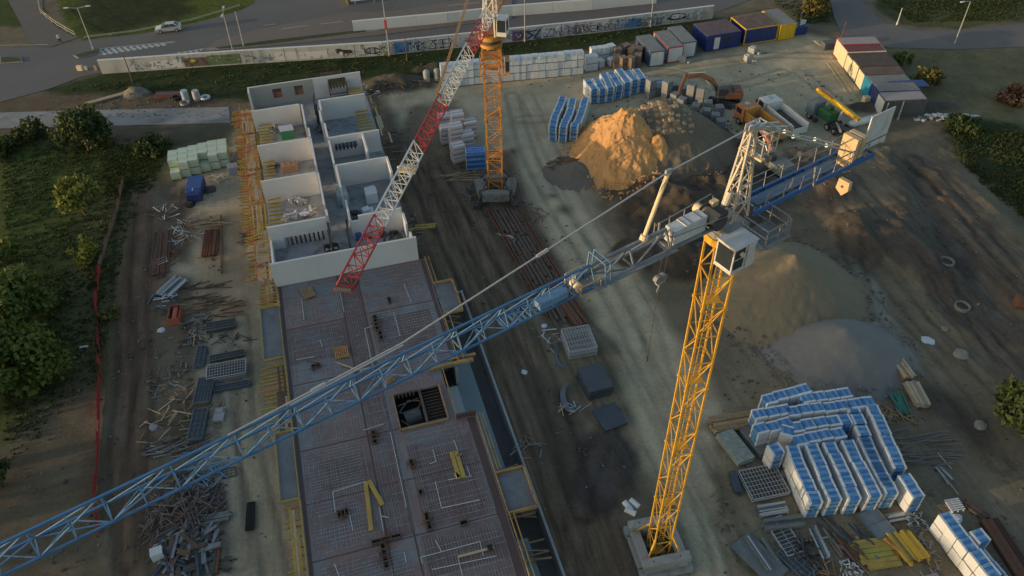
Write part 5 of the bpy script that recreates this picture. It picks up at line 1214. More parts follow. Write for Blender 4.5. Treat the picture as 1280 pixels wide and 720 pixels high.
# big stack in the lower right: five long rows
g = "packs of the five long rows in the lower right yard"
for i, (x, y) in enumerate(((1011,649),(1035,646),(1059,644),(1083,641),(1104,637))):
    p0 = at(x, y); p0 = V3(p0.x, p0.y+.6); ln = 5.0
    row('blue', p0, V3(p0.x-.35, p0.y+ln*.93), 2, ["westmost","second-from-west","middle","fourth-from-west","eastmost"][i]+" of five long rows", g, zig=.05, jit=.035)
g = "packs laid in cross rows behind the five long rows"
CR = [((962,497),(1005,486),"northernmost cross row, west part"),((1010,497),(1055,490),"northernmost cross row, east part"),((950,517),(983,510),"second cross row, west part"),((992,514),(1082,502),"second cross row, east part"),((952,535),(984,527),"third cross row, west part"),((996,533),(1044,525),"third cross row, east part"),((1001,549),(1049,541),"nearest long cross row")]
for a, b, w_ in CR:
    a = at(*a, 2.42); b = at(*b, 2.42); a.z = b.z = 0; row('blue', a, b, 2, w_, g, end="west", zig=.06, jit=.06, l=1.2, base_stuff=True)
for i, (x, y, rz_) in enumerate(((970,561,.3),(984,538,1.2),(1056,524,.1))):
    p = at(x, y, 2.42)
    for l_ in range(2): put_pack('blue', p.x, p.y, .04+l_*1.21, rz_, ["lower","upper"][l_]+[" tilted pack at the west end of the nearest cross row"," pack set askew between second and third cross rows"," lone pack east of the third cross row"][i], "block pack", g)
p0 = at(1107,600,2.42); p0.z = 0; q0 = at(1068,516,2.42); q0.z = 0; row('blue', p0, q0, 2, "stepped column east of five long rows", "packs of the stepped column", zig=.14, l=1.3)
p0 = at(1123,578,2.42); p0.z = 0; q0 = at(1090,508,2.42); q0.z = 0; row('blue', p0, q0, 2, "white-sided row on the stack's east edge", "packs of the east edge row", zig=.03)
p0 = at(1133,600,2.42); p0.z = 0; row('blue', p0, p0+Vector((.25,-1.2,0)), 2, "little pair outside the east edge row", "packs of the little pair", zig=.1)
g = "packs stacked in the lower right corner"
row('blue', at(1222,732), at(1177,672), 2, "tall corner stack, west row", g, zig=.05, zb=0)
row('blue', at(1250,738), at(1212,690), 2, "tall corner stack, east row", g, zig=.05, skip=[(0,1),(1,1),(2,1)], zb=0)
tag(LOW.build("block_packs", [white_wrap, blue_print, wood]), "covered lower layer of blue-banded packs under the cross rows", "block packs", kind="stuff")
# rows beside the sand
g = "blue-banded packs west of the ochre sand"
for i, (a, b) in enumerate((((691,174),(701,143)),((705,176),(715,144)),((718,175),(731,145)))):
    row('blue', at(*a), at(*b), 2, ["westmost","middle","eastmost"][i]+" of three rows west of sand", g, zig=.14, l=1.2)
g = "blue-banded packs north of the ochre sand"
for i, (x, y, n_) in enumerate(((741,128,2),(751,127,2),(761,126,3),(771,123,3),(781,120,3),(791,117,2),(801,115,2),(812,112,1),(824,110,0))):
    p = at(x, y); row('blue', V3(p.x, p.y), V3(p.x-.6, p.y+1.2*n_), 2 if i < 7 else 1, ORD[i]+" column from west behind the sand", g, zig=.08)
# white wall of packs along the grass bank
g = "white packs walled up along the grass bank"
row('white', at(556,108), at(722,92), 3, "long white pack wall, front face", g, end="west", what="white pack", l=1.02, h=1.26, zig=.04, across=True)
g = "white packs between the white wall and the brown brick packs"
for i, (x, y, ly) in enumerate(((735,88,2),(742,87,2),(741,78,2),(749,77,2),(756,76,2),(763,74,2),(764,82,1),(750,84,1))):
    p = at(x, y)
    for l_ in range(ly): put_pack('white', p.x, p.y, .03+l_*1.26, .15+.05*i, f"{['lower','upper'][l_]} white pack, stack {ORD[i]} from west, between wall and brick packs", "block pack", g)
g = "brown brick packs west of the small containers"
for i, (x, y) in enumerate(((770,86),(778,88),(787,88),(796,84),(771,77),(781,72),(789,77),(798,76),(783,66),(792,66),(801,68))):
    p = at(x, y)
    for l_ in range(2 if i < 8 else 1): put_pack('brick', p.x, p.y, .03+l_*1.16, .1+.4*i, f"{['lower','upper'][l_]} brown brick pack, {ORD[i]} of the loose heap beside containers", "brick pack", g)
g = "grey concrete block packs along the sand heap"
for i, (x, y, ly) in enumerate(((812,122,2),(821,119,1),(832,124,2),(843,128,1),(851,134,1),(862,128,2),(868,142,1),(873,132,2),(882,148,1),(884,138,1),(893,154,1),(898,144,1),(899,161,1),(840,116,1),(852,120,1))):
    p = at(x, y)
    for l_ in range(ly): put_pack('cube', p.x, p.y, .03+l_*1.51, .5+.1*i, f"{['lower','upper'][l_]} grey block pack, {ORD[i]} from west in the curved line behind the sand", "block pack", g)
g = "pinkish brick packs beside the orange crane"
for i, (x, y, ly) in enumerate(((556,164,2),(559,178,2),(573,172,3),(588,171,2),(571,187,3),(584,186,2),(573,201,2))):
    p = at(x, y)
    for l_ in range(ly): put_pack('pink', p.x, p.y, .03+l_*1.36, .2+.03*i, f"{['lowest','second','topmost'][l_]} white-topped pinkish pack of stack {ORD[i]} by the orange mast", "brick pack", g)
p = at(595,209); put_pack('dblue', p.x, p.y, .05, .1, "single tall dark-blue banded pack right beside the orange mast", "block pack", None)
g = "pale green insulation packs at the track's end"
for i in range(6):
    for j in range(3):
        a = at(222,222).lerp(at(283,206), i/5.0); p = a+Vector((-.3,1,0)).normalized()*j*1.3*(1 if i < 5 else .9)
        if i in (4, 5) and j == 0: p.z = 0
        for l_ in range(1 if j == 0 and i in (0, 3) else 2):
            put_pack('green', p.x, p.y, .03+l_*1.16, .22+.03*((i*j) % 3), f"{['lower','upper'][l_]} pale green pack, {ORD[i]} from west, {['front','middle','back'][j]} line", "insulation pack", g)

# ------------------------------------------------------------------ site containers
def container(p0, ang, L_, w_, h_, side, roof, endm, label, trim=None, ribs=True, roofribs=False, group=None, cat="container", z=.1, windows=0, dooron="x0"):
    """p0: lower corner; long axis along ang; width to the left of it"""
    root = thing("site_container", Vector((p0.x, p0.y, z)), label, cat, group, rz=ang)
    mb = MB(); mb.box((L_/2, w_/2, h_/2), (L_-.04, w_-.04, h_-.06), m=0)
    if ribs:
        n = int(L_/.32)
        for k in range(n):
            for y in (-.0, w_): mb.box((.22+k*(L_-.44)/(n-1), y, h_/2), (.14, .05, h_-.35), m=0)
    mb.build("wall", side, root)
    fr = MB(); t_ = trim or side
    for x in (0, L_):
        for y in (0, w_): fr.box((x, y, h_/2), (.14, .14, h_))
    for z_ in (.07, h_-.05):
        for y in (0, w_): fr.box((L_/2, y, z_), (L_-.15, .13, .14))
        for x in (0, L_): fr.box((x, w_/2, z_), (.13, w_-.15, .14))
    fr.build("frame", t_, root)
    rf = MB(); rf.box((L_/2, w_/2, h_+.02), (L_-.1, w_-.1, .06))
    if roofribs:
        for k in range(16): rf.box((.3+k*(L_-.6)/15, w_/2, h_+.07), (.16, w_-.2, .05))
    rf.build("roof", roof, root)
    dr = MB(); x = -.03 if dooron == "x0" else L_+.03
    if dooron == "y0":
        dr.box((L_*.3, -.035, 1.15), (1.0, .03, 2.0)); dr.build("door", endm, root)
        wn = MB(); wn.box((L_*.62, -.035, 1.5), (1.3, .03, .8)); wn.build("window", glass, root)
    else:
        for y0, y1 in ((.12, w_/2-.01), (w_/2+.01, w_-.12)): dr.box((x, (y0+y1)/2, h_/2), (.05, y1-y0, h_-.3))
        for y in (w_*.3, w_*.7): dr.box((x-.035 if x < 0 else x+.035, y, h_/2), (.03, .04, h_-.4))
        dr.build("door", endm, root)
    return root
RUSTY = mat("rusty_roof", (.13,.085,.07), .85, .3, .8, dirt=(.20,.15,.13), dirt_amt=.5)
GREYR = mat("grey_roof", (.22,.23,.23), .85, .15, .8, dirt=(.14,.13,.12), dirt_amt=.5)
PINKR = mat("pinkish_grey_roof", (.34,.30,.30), .8, .12, .8); DRED = mat("dark_red_roof", (.17,.05,.055), .8, .2, .8, dirt=(.12,.08,.08)); BRN = mat("brown_roof", (.085,.065,.055), .85, .25, .8, dirt=(.13,.10,.085)); PURP = mat("purple_roof", (.12,.08,.10), .8, .3, .6, dirt=(.16,.11,.08), dirt_amt=.8)
CREAM = mat("cream_paint", (.70,.62,.42), .6, .08, 1); NAVY = mat("navy_paint", (.02,.045,.20), .5, .2, 1, dirt=(.05,.06,.12)); SLATE = mat("slate_blue_paint", (.07,.12,.20), .55, .15, 1); TEAL = mat("teal_paint", (.02,.22,.36), .5, .12, 1); WHT = mat("white_paint", (.60,.62,.62), .6, .08, 1); YEL = mat("yellow_paint", (.62,.42,.02), .5, .12, 1); DGREY = mat("dark_grey_paint", (.09,.10,.115), .6, .12, 1)
def cont_px(a, b, **k):
    """a: lower left corner of the face towards the camera, b: a far lower point along its length"""
    A_ = at(*a); B_ = at(*b); return A_, math.atan2((B_-A_).y, (B_-A_).x)
a, g_ = cont_px((829,82),(812,52)); container(a, R(104), 6.06, 2.44, 2.5, SLATE, GREYR, WHT, "small slate-blue container with white doors, westmost of the northern containers")
a, g_ = cont_px((852,77),(838,44)); container(a, R(104), 6.06, 2.6, 2.6, WHT, GREYR, WHT, "white container with red trim between two slate-blue ones", trim=red_steel)
a, g_ = cont_px((868,71),(850,40)); container(a, R(104), 6.06, 2.44, 2.6, SLATE, GREYR, WHT, "slate-blue container with white door, right beside the red-trimmed one")
a = at(882,65); container(a, R(17), 6.06, 5.0, 2.6, NAVY, PURP, WHT, "navy double container with purple rusty roof and white window", dooron="y0")
a = at(929,57); container(a, R(16), 6.06, 5.0, 2.7, NAVY, RUSTY, NAVY, "navy container with yellow trim under a rusty brown roof", trim=YEL)
a = at(991,48); container(a, R(106), 6.06, 2.8, 2.6, YEL, GREYR, YEL, "bright yellow container at the east end of the northern row")
mb = MB(); mb.prism([(0,0),(2.2,0),(2.5,1.6),(-.3,1.6)], .1, 1.4, m=0); mb.box((1.6,.9,1.7),(1.6,.08,1.2),.3,1,.3)
site_thing("skip", at(993,45), mb, [NAVY, WHT], "blue skip with a white board leaning on it beside the yellow container", "skip", rz=.25, bevel=.03)
# eastern row, doors to the west
r0 = at(1041,68); r1 = at(1099,146); rd = (r1-r0); RL = rd.length; rd.normalize(); ra_ = math.atan2(rd.y, rd.x)+math.pi/2
EROW = [(CREAM,PINKR,CREAM,red_steel,0,"cream-fronted container with red trim and pale roof, northernmost of the eastern row"),
 (CREAM,DRED,CREAM,None,0,"cream-fronted container with a dark red roof in the eastern row"),
 (BRN,BRN,CREAM,None,0,"cream-fronted container with brown roof, next to the dark red roof"),
 (BRN,BRN,CREAM,None,0,"cream-fronted container with brown roof, middle of the eastern row"),
 (BRN,RUSTY,CREAM,None,0,"cream-doored container with grey-brown roof beside the teal one"),
 (TEAL,GREYR,TEAL,None,1,"teal-fronted container with ribbed grey roof in the eastern row"),
 (NAVY,GREYR,NAVY,None,1,"blue-fronted container with ribbed roof and white window frame, eastern row"),
 (DGREY,PINKR,WHT,None,0,"dark grey container with whitish door, southernmost of the eastern row")]
pitch = RL/8
for i, (sd_, rf_, en_, tr_, rr_, lab) in enumerate(EROW):
    p = r0+rd*(pitch*(i+1)-.05)
    if i >= 6: p = p+rd*.35
    container(p, ra_+(.02 if i % 2 else 0), 6.06, min(2.5, pitch-.08), 2.75-(.12*(i % 3)), sd_, rf_, en_, lab, trim=tr_, roofribs=bool(rr_))
p = r0+rd*(pitch*6.1); mb = MB(); mb.box((.6,0,.6),(1.0,.9,1.1),.2); site_thing("gas_tank", p+Vector((-1.2,-.8,0)), mb, beige_steel, "cream box on the ground before the blue-fronted container", "box", bevel=.1)
mb = MB(); mb.bar((0,0,2.8),(5.5,.6,2.6),2.0,.05); site_thing("blue_tarp", r0+rd*(pitch*6.9)+Vector((2.5,1.6,0)), mb, NAVY, "blue tarpaulin strip bridging two ribbed container roofs", "tarpaulin")
mb = MB(); mb.bar((0,0,.06),(rd.x*13, rd.y*13,.06),.25,.08); mb.bar((-.5,.0,.06),(rd.x*13-.9, rd.y*13,.06),.2,.08)
site_thing("duckboard", r0+Vector((-1.3,-3,0)), mb, wood_pale, "long pale duckboards along the fronts of the eastern containers", "boards")
for i, (x, y, lab) in enumerate(((935,76,"pale block cube before the navy double container"),(853,77,"pale block cube before the slate-blue container"),(940,66,"rough pale block behind the other cube, at the navy container"))):
    mb = MB(); mb.box((0,0,.5),(1.2,1.0,1.0),.3+i); mb.box((.1,.1,1.08),(.9,.8,.14),.5+i); mb.box((.9,-.5,.2),(.7,.4,.3),i); site_thing("block_cube", at(x,y), mb, mat("dusty_blocks", (.36,.37,.36), .9, .15, 2), lab, "blocks", bevel=.06)

DK = mat("dark_form_panel", (.055,.07,.095), .55, .15, 1, dirt=(.09,.09,.09)); DK2 = mat("grey_form_panel", (.13,.15,.155), .6, .2, 1, dirt=(.20,.21,.19), dirt_amt=.7)
# ------------------------------------------------------------------ vehicles
def wheel(root, x, y, r, w_, side=1, name="wheel"):
    mb = MB(); mb.cyl((x, y-w_/2, r), (x, y+w_/2, r), r, 20); o = mb.build(name, black_rubber, root, bevel=.03)
    m2 = MB(); m2.cyl((x, y+side*(w_/2-.02), r), (x, y+side*(w_/2+.012), r), r*.55, 14); m2.build("rim", galv, o); return o
def truck(px, py, tx, ty, body, bedm, label, L_=8.6, load=None):
    c = at(px, py); t_ = at(tx, ty); a = math.atan2((c-t_).y, (c-t_).x)     # c: front, t_: tail
    root = thing("dump_truck", Vector((c.x, c.y, 0)), label, "truck", rz=a)
    mb = MB(); mb.box((-L_/2-.2, 0, .85), (L_, .9, .3)); mb.box((-.1,0,.6),(.3,2.3,.4)); mb.build("chassis", dark_steel, root)
    mb = MB(); pr = [(0,.65),(.0,1.7),(-.22,2.75),(-.5,2.95),(-2.1,2.95),(-2.1,.65)]
    n_ = len(pr); mb.v = [(x, -1.22, z) for x, z in pr]+[(x, 1.22, z) for x, z in pr]; mb.f = [tuple(range(n_-1,-1,-1)), tuple(range(n_, 2*n_))]+[(i, (i+1) % n_, n_+(i+1) % n_, n_+i) for i in range(n_)]; mb.m = [0]*(n_+2)
    mb.f = [tuple(reversed(f)) for f in mb.f]
    cb = mb.build("cab", body, root, bevel=.07)
    g2 = MB(); g2.face([(.012-.0,-1.05,1.72),(.012,1.05,1.72),(-.20,1.0,2.68),(-.20,-1.0,2.68)]); g2.v = [(x+.01, y, z) for x, y, z in g2.v]
    for s_ in (-1, 1): g2.box((-.95, s_*1.225, 2.15), (1.1, .02, .75))
    g2.build("window", glass, cb)
    m2 = MB(); m2.box((-1.1,0,3.0),(.7,.6,.1)); m2.cyl((-1.1,0,3.05),(-1.1,0,3.1),.22,12); m2.build("roof_hatch", galv, cb)
    for s_ in (-1, 1):
        m3 = MB(); m3.box((-.1, s_*1.4, 2.2), (.12, .2, .55)); m3.build("mirror", dark_steel, cb)
    bd = MB(); x0, x1 = -L_, -2.45; t2 = .09
    bd.box(((x0+x1)/2, 0, 1.25), (x1-x0, 2.45, .1)); 
    for s_ in (-1, 1):
        bd.box(((x0+x1)/2, s_*1.22, 1.95), (x1-x0, t2, 1.4))
        for k in range(6): bd.box((x0+.2+k*(x1-x0-.4)/5, s_*1.29, 1.9), (.12, .08, 1.3))
    bd.box((x1, 0, 2.1), (t2, 2.5, 1.7)); bd.box((x0, 0, 1.7), (t2, 2.4, .9)); bd.box((x1+.35,0,2.9),(.8,2.5,.08))
    b_ = bd.build("tipper_body", bedm, root, bevel=.015)
    ld_ = MB(); ld_.box(((x0+x1)/2, 0, 1.42), (x1-x0-.2, 2.3, .24)); ld_.build("load", load or gravel_grey, b_)
    for x in (-1.2, -5.4, -6.8):
        for s_ in (-1, 1): wheel(root, x, s_*1.08, .5, .34, s_)
    return root
truck(924,148,992,198,mat("orange_cab", (.50,.19,.08), .5, .12, 1.5, dirt=(.25,.12,.08)),mat("orange_tipper", (.56,.27,.06), .5, .15, 1, dirt=(.28,.15,.07)),"orange dump truck with an open grey-floored tipper",load=mat("wet_grey_load", (.12,.14,.13), .8, .2, 1))
truck(952,140,1003,182,white_steel,white_steel,"white dump truck parked right beside the orange one",load=mat("dirty_load", (.10,.085,.07), .9, .3, 1))
# truck-mounted machine with a yellow boom
c = at(1012,142); t_ = at(1058,172); a = math.atan2((c-t_).y, (c-t_).x)
mc = thing("pump_truck", Vector((c.x, c.y, 0)), "green machine carrying a bright yellow folded boom beside the white truck", "machine", rz=a)
mb = MB(); mb.box((-4,0,.9),(8,1.0,.35)); mb.box((-2.5,1.4,.6),(.5,.6,.4)); mb.box((-6.5,0,.7),(.4,3.4,.2)); mb.build("chassis", dark_steel, mc)
mb = MB(); mb.box((-.9,.2,1.75),(1.6,2.2,1.9)); cb = mb.build("cab", mat("grey_blue_cab", (.18,.22,.25), .5, .2, 2), mc, bevel=.1)
mb = MB(); mb.box((-.09,.2,2.1),(.03,1.9,.8)); mb.box((-.9,-.915,2.1),(1.1,.03,.8)); mb.build("window", glass, cb)
MB().box((-3.4,.1,1.7),(2.2,1.8,1.3)).box((-3.1,-.2,2.5),(.9,.8,.5)).build("engine_housing", mat("green_paint", (.03,.12,.05), .5, .2, 2), mc, bevel=.08)
mb = MB(); mb.bar((.6,-1.0,3.4),(-7.6,-1.2,2.6),.62,.5); mb.bar((-3.0,-.55,3.55),(-7.2,-.7,2.9),.35,.4); bm_ = mb.build("boom", mat("bright_yellow_boom", (.80,.48,.02), .4, .08, 1.5), mc, bevel=.05)
MB().bar((.4,-1.0,3.68),(-3.2,-1.1,3.33),.12,.08).build("boom_stripe", red_steel, bm_)
MB().bar((-1.2,1.2,2.7),(-.9,-1.3,2.6),.08).bar((-5,0,1.2),(-7.5,1.6,1.4),.2).bar((-4.8,-.6,1.2),(-4.8,-1.1,2.9),.3).build("support", galv, mc)
for x in (-1.0,-4.6,-6.0):
    for s_ in (-1, 1): wheel(mc, x, s_*1.05, .52, .35, s_)
def excavator(px, py, ang, boomang, label, m, cover=None):
    c = on(px, py); root = thing("excavator", c, label, "excavator", rz=ang)
    for s_ in (-1, 1):
        mb = MB(); pr = [(-2.0,.25),(-1.75,0),(1.75,0),(2.0,.25),(2.0,.65),(1.75,.9),(-1.75,.9),(-2.0,.65)]; y0, y1 = s_*1.2-.28, s_*1.2+.28
        n_ = len(pr); mb.v = [(x, y0, z) for x, z in pr]+[(x, y1, z) for x, z in pr]; mb.f = [tuple(range(n_)), tuple(range(2*n_-1, n_-1, -1))]+[(i, n_+i, n_+(i+1) % n_, (i+1) % n_) for i in range(n_)]; mb.m = [0]*(n_+2)
        for k in range(13): mb.box((-1.8+k*.3, s_*1.2, .91), (.12, .6, .05))
        mb.build("track", dark_steel, root)
    mb = MB(); mb.cyl((0,0,.8),(0,0,1.1),.75,18); mb.box((0,0,.7),(1.6,1.9,.3)); mb.build("undercarriage", dark_steel, root)
    tr = bpy.data.objects.new("upper_body", None); COL.objects.link(tr); tr.parent = root; tr.rotation_euler.z = boomang
    MB().box((-1.0,0,1.65),(2.6,2.5,1.05)).box((-1.6,0,2.3),(1.2,1.9,.3)).build("engine_cover", cover or m, tr, bevel=.12)
    MB().box((.75,.75,2.05),(1.5,.95,1.7)).build("cab", dark_steel, tr, bevel=.08)
    MB().box((1.51,.75,2.3),(.02,.8,1.0)).box((.75,1.235,2.3),(1.2,.02,1.0)).build("window", glass, tr)
    mb = MB(); P_ = [(.9,-.15,1.6),(2.3,-.15,3.6),(4.2,-.15,4.5),(6.0,-.15,4.2)]
    for a_, b_ in zip(P_[:-1], P_[1:]): mb.bar(a_, b_, .42, .62)
    mb.build("boom", m, tr, bevel=.05)
    MB().bar((6.2,-.15,4.6),(6.9,-.15,1.7),.36,.42).build("dipper_arm", m, tr, bevel=.04)
    MB().cyl((1.4,.15,1.7),(3.2,.15,3.7),.09,8).cyl((3.4,-.15,4.9),(5.9,-.15,4.8),.09,8).build("hydraulic_ram", galv, tr)
    mb = MB(); mb.prism([(6.3,-.75),(7.3,-.75),(7.3,.45),(6.3,.45)], .5, 1.5); mb.build("bucket", dark_steel, tr, bevel=.1)
    return root
excavator(968,218, R(60), R(55), "orange excavator with raised arm, partly behind the blue crane's tower head", mat("excavator_orange", (.42,.14,.05), .5, .2, 1.5, dirt=(.2,.1,.06)), cover=DK2)
excavator(905,128, R(140), R(40), "dark rusty excavator parked beyond the grey block packs", mat("rusty_orange", (.16,.075,.045), .6, .3, 1.5, dirt=(.07,.055,.045), dirt_amt=.9))
mb = MB(); mb.cyl((0,0,.6),(4.4,1.4,.9),.5,18); mb.cyl((-.35,-.1,.6),(0,0,.6),.25,14,.5)
site_thing("silo_tube", at(1062,160), mb, white_steel, "long white tube lying between yellow boom and dark grey container", "tube")
# silver car
def car(px, py, ang, label):
    c = at(px, py); root = thing("parked_car", Vector((c.x, c.y, .055)), label, "car", rz=ang)
    prof = [(2.15,.35),(2.2,.62),(2.0,.78),(1.15,.93),(-1.7,1.0),(-2.1,.92),(-2.15,.4)]
    mb = MB(); n_ = len(prof)
    for y, inset in ((-.86,.0),(-.80,.02),(.80,.02),(.86,.0)): pass
    rings = [(-.84,.97,-.0),(-.88,1,0),(.88,1,0),(.84,.97,0)]
    i0 = 0
    for y, s_, _ in rings: mb.v += [(x*s_, y, z if s_ == 1 or z < .5 else z+.02) for x, z in prof]
    for r_ in range(3):
        for k in range(n_): j = (k+1) % n_; mb.f.append((r_*n_+k, (r_+1)*n_+k, (r_+1)*n_+j, r_*n_+j)); mb.m.append(0)
    mb.f.append(tuple(range(n_))); mb.f.append(tuple(range(4*n_-1, 3*n_-1, -1))); mb.m += [0,0]
    mb.build("body", mat("silver_paint", (.55,.56,.56), .3, .04, 2, metal=.3), root, bevel=.05)
    lo_ = [(1.2,.94),(-1.75,.99)]; mb = MB()
    b4 = [(1.2,-.78,.9),(-1.8,-.78,.95),(-1.8,.78,.95),(1.2,.78,.9)]; t4 = [(.35,-.6,1.42),(-1.15,-.6,1.44),(-1.15,.6,1.44),(.35,.6,1.42)]
    mb.hexa(b4[::-1]+t4[::-1]) if False else mb.hexa([b4[0],b4[3],b4[2],b4[1],t4[0],t4[3],t4[2],t4[1]])
    mb.build("windows", glass, root, bevel=.04)
    MB().box((-.4,0,1.435),(1.5,1.16,.05)).build("roof", mat("silver_paint", (.5,.5,.5)), root, bevel=.02)
    mb = MB()
    for s_ in (-.69,.69): mb.bar((1.15,s_,.97),(.4,s_*.88,1.42),.06); mb.bar((-.4,s_*1.02,1.0),(-.4,s_*.9,1.42),.06); mb.bar((-1.7,s_*1.02,1.0),(-1.15,s_*.88,1.42),.08)
    mb.build("pillar", mat("silver_paint", (.5,.5,.5)), root)
    for s_ in (-1, 1):
        MB().box((2.12, s_*.62, .66), (.1, .38, .14)).build("headlight", mat("lamp_glass", (.8,.8,.75), .1, .05, 2), root, bevel=.03)
        MB().box((-2.12, s_*.65, .78), (.08, .3, .16)).build("tail_light", red_steel, root, bevel=.02)
        for x in (1.35, -1.35): wheel(root, x, s_*.79, .32, .2, s_)
    return root
car(212, 39, R(192), "silver hatchback driving on the upper carriageway past the hatched marking")

# pedestrian
def person(px, py, ang):
    c = at(px, py, .06); c.z = .06; root_v = [(0,0,.95),(0,0,1.2),(0,0,1.42),(0,0,1.52),(.01,0,1.66),(0,.1,.9),(.12,.11,.5),(.2,.11,.08),(.34,.12,.04),(0,-.1,.9),(-.08,-.11,.5),(-.25,-.11,.1),(-.13,-.12,.04),(0,.2,1.4),(-.08,.26,1.12),(.06,.26,.88),(0,-.2,1.4),(.08,-.26,1.12),(.2,-.24,.9)]
    rad = [.15,.16,.14,.06,.105,.1,.07,.05,.04,.1,.07,.05,.04,.07,.05,.035,.07,.05,.035]
    ed = [(0,1),(1,2),(2,3),(3,4),(0,5),(5,6),(6,7),(7,8),(0,9),(9,10),(10,11),(11,12),(2,13),(13,14),(14,15),(2,16),(16,17),(17,18)]
    me = bpy.data.meshes.new("person"); me.from_pydata(root_v, ed, []); o = bpy.data.objects.new("person", me); COL.objects.link(o); o.location = c; o.rotation_euler.z = ang
    sk = o.modifiers.new("skin", 'SKIN'); 
    for v, r_ in zip(me.skin_vertices[0].data if me.skin_vertices else [], rad): v.radius = (r_, r_)
    if not me.skin_vertices:
        bpy.context.view_layer.objects.active = o
    o.modifiers.new("sub", 'SUBSURF').levels = 1; me.materials.append(skin)
    tag(o, "pedestrian in white top and dark trousers walking on the pavement", "person")
    MB().cyl((0,0,.92),(0,0,1.46),.2,14,.17).cyl((0,.19,1.42),(-.07,.26,1.15),.08,8,.07).cyl((0,-.19,1.42),(.07,-.26,1.15),.08,8,.07).build("white_shirt", cloth_white, o, bevel=.02)
    MB().cyl((0,.1,.93),(.12,.11,.5),.12,10,.09).cyl((.12,.11,.5),(.2,.11,.1),.09,10,.07).cyl((0,-.1,.93),(-.08,-.11,.5),.12,10,.09).cyl((-.08,-.11,.5),(-.25,-.11,.12),.09,10,.07).build("trousers", cloth_dark, o)
    MB().cyl((-.03,0,1.66),(-.01,0,1.79),.115,10,.07).build("hair", hairm, o, bevel=.02)
    return o
person(76, 54, R(-40))

# ------------------------------------------------------------------ street furniture
def lamp(px, py, tx, ty, arms, label, m=galv, name="street_lamp", cat="street lamp"):
    b = at(px, py); hs = [z for z in np.arange(3, 16, .1)]
    hb = min(hs, key=lambda z: abs((lambda q: q)(proj_y(b.x, b.y, z))-ty))
    root = thing(name, Vector((b.x, b.y, 0)), label, cat)
    MB().cyl((0,0,0),(0,0,hb),.11,8,.06).cyl((0,0,0),(0,0,.5),.16,8).build("pole", m, root)
    for a in arms:
        dx, dy = math.cos(a), math.sin(a)
        o = MB().bar((0,0,hb),(dx*1.4,dy*1.4,hb+.2),.07).build("arm", m, root)
        MB().box((dx*1.7,dy*1.7,hb+.2),(.75,.3,.14),a).build("lamp_head", white_steel, o, bevel=.03)
    return root
def proj_y(x, y, z):
    p = Vector((x, y, z-CAM_H)); return 360-995*p.dot(Yc)/-p.dot(Zc)
lamp(117,62,97,10,(R(10),R(190)),"double-armed lamp post rising from the grassed traffic island")
lamp(293,70,290,16,(R(100),R(280)),"double-armed lamp post by the graffiti wall, behind the rooms' west end")
lamp(305,58,304,14,(),"thin bare grey pole between the carriageways next to the double lamp",name="pole",cat="pole")
lamp(166,102,155,65,(),"leaning brown wooden pole standing in the grass below the graffiti wall",wood_dark,"wooden_pole","pole")
lamp(487,70,483,-5,(),"white mast with a red marker beside the graffiti wall",name="flag_pole",cat="pole")
MB().box((0,0,5.4),(.35,.35,1.6)).build("marker", red_steel, bpy.data.objects["flag_pole"])
lamp(509,76,508,44,(),"thin brown post before the graffiti wall",rust,"post","post")
lamp(656,52,657,-6,(R(90),),"slim pale lamp post between the orange mast and the white parapet's east end")
lamp(813,33,815,-4,(R(90),),"slim lamp post at the east end of the graffiti wall")
lamp(1193,55,1213,2,(R(200),),"white lamp post at the right beside the road bend")
lamp(996,44,1001,0,(),"thin dark pole among the bushes near the yellow container",dark_steel,"pole","pole")
lamp(1121,31,1123,22,(),"short white marker post on the verge of the road bend",white_steel,"marker_post","post")
lamp(1052,48,1055,32,(),"thin red-brown rod above the red-trimmed container roof",rust,"rod","rod")
def rail_fence(pts, label, h=1.1, m=galv, post=2.5, name="guard_rail", red=None):
    P_ = [at(*p) for p in pts]; root = thing(name, P_[0], label, "fence"); mb = MB(); rl = MB()
    for a, b in zip(P_[:-1], P_[1:]):
        a = a-P_[0]; b = b-P_[0]; n = max(1, int((b-a).length/post))
        for k in range(n+1): p = a.lerp(b, k/n); mb.cyl((p.x,p.y,0),(p.x,p.y,h),.045,6)
        for z in (h*.5, h): rl.bar((a.x,a.y,z),(b.x,b.y,z),.07)
    mb.build("post", m, root); rl.build("rail", red or m, root); return root
rail_fence([(47,-8),(52,18),(72,34),(95,47)], "double-rail pale fence curving beside the footpath at top left", m=mat("pale_rail", (.42,.40,.30), .6, .1, 2))
rail_fence([(106,48),(170,40),(240,26),(300,8)], "low pale kerb rail along the grass above the upper carriageway", h=.35, m=mat("pale_rail", (.42,.40,.30)), post=3)
# red mesh barrier along the earth strip
P_ = [on(*p) for p in ((155,228),(148,262),(136,300),(126,335),(121,380),(126,460),(124,560),(119,620),(126,668))]
bf = thing("barrier_fence", P_[0], "red plastic barrier tape running down the brown earth strip at left", "fence"); mb = MB(); po = MB()
for i, (a, b) in enumerate(zip(P_[:-1], P_[1:])):
    n = max(1, int((b-a).length/1.4))
    for k in range(n):
        p = a.lerp(b, k/n)-P_[0]; q = a.lerp(b, (k+1)/n)-P_[0]; sg = random.uniform(.0,.25)
        mb.hexa([Vector((p.x+.0,p.y,.05)),Vector((q.x,q.y,.05)),Vector((q.x+.02,q.y,.05)),Vector((p.x+.02,p.y,.05)),Vector((p.x-.12+sg,p.y,.8-sg)),Vector((q.x-.12+sg,q.y,.8-sg)),Vector((q.x-.10+sg,q.y,.8-sg)),Vector((p.x-.10+sg,p.y,.8-sg))], 0 if i > 2 else 1)
        if k % 2 == 0: po.cyl((p.x,p.y,0),(p.x-.05,p.y,1.1),.03,5)
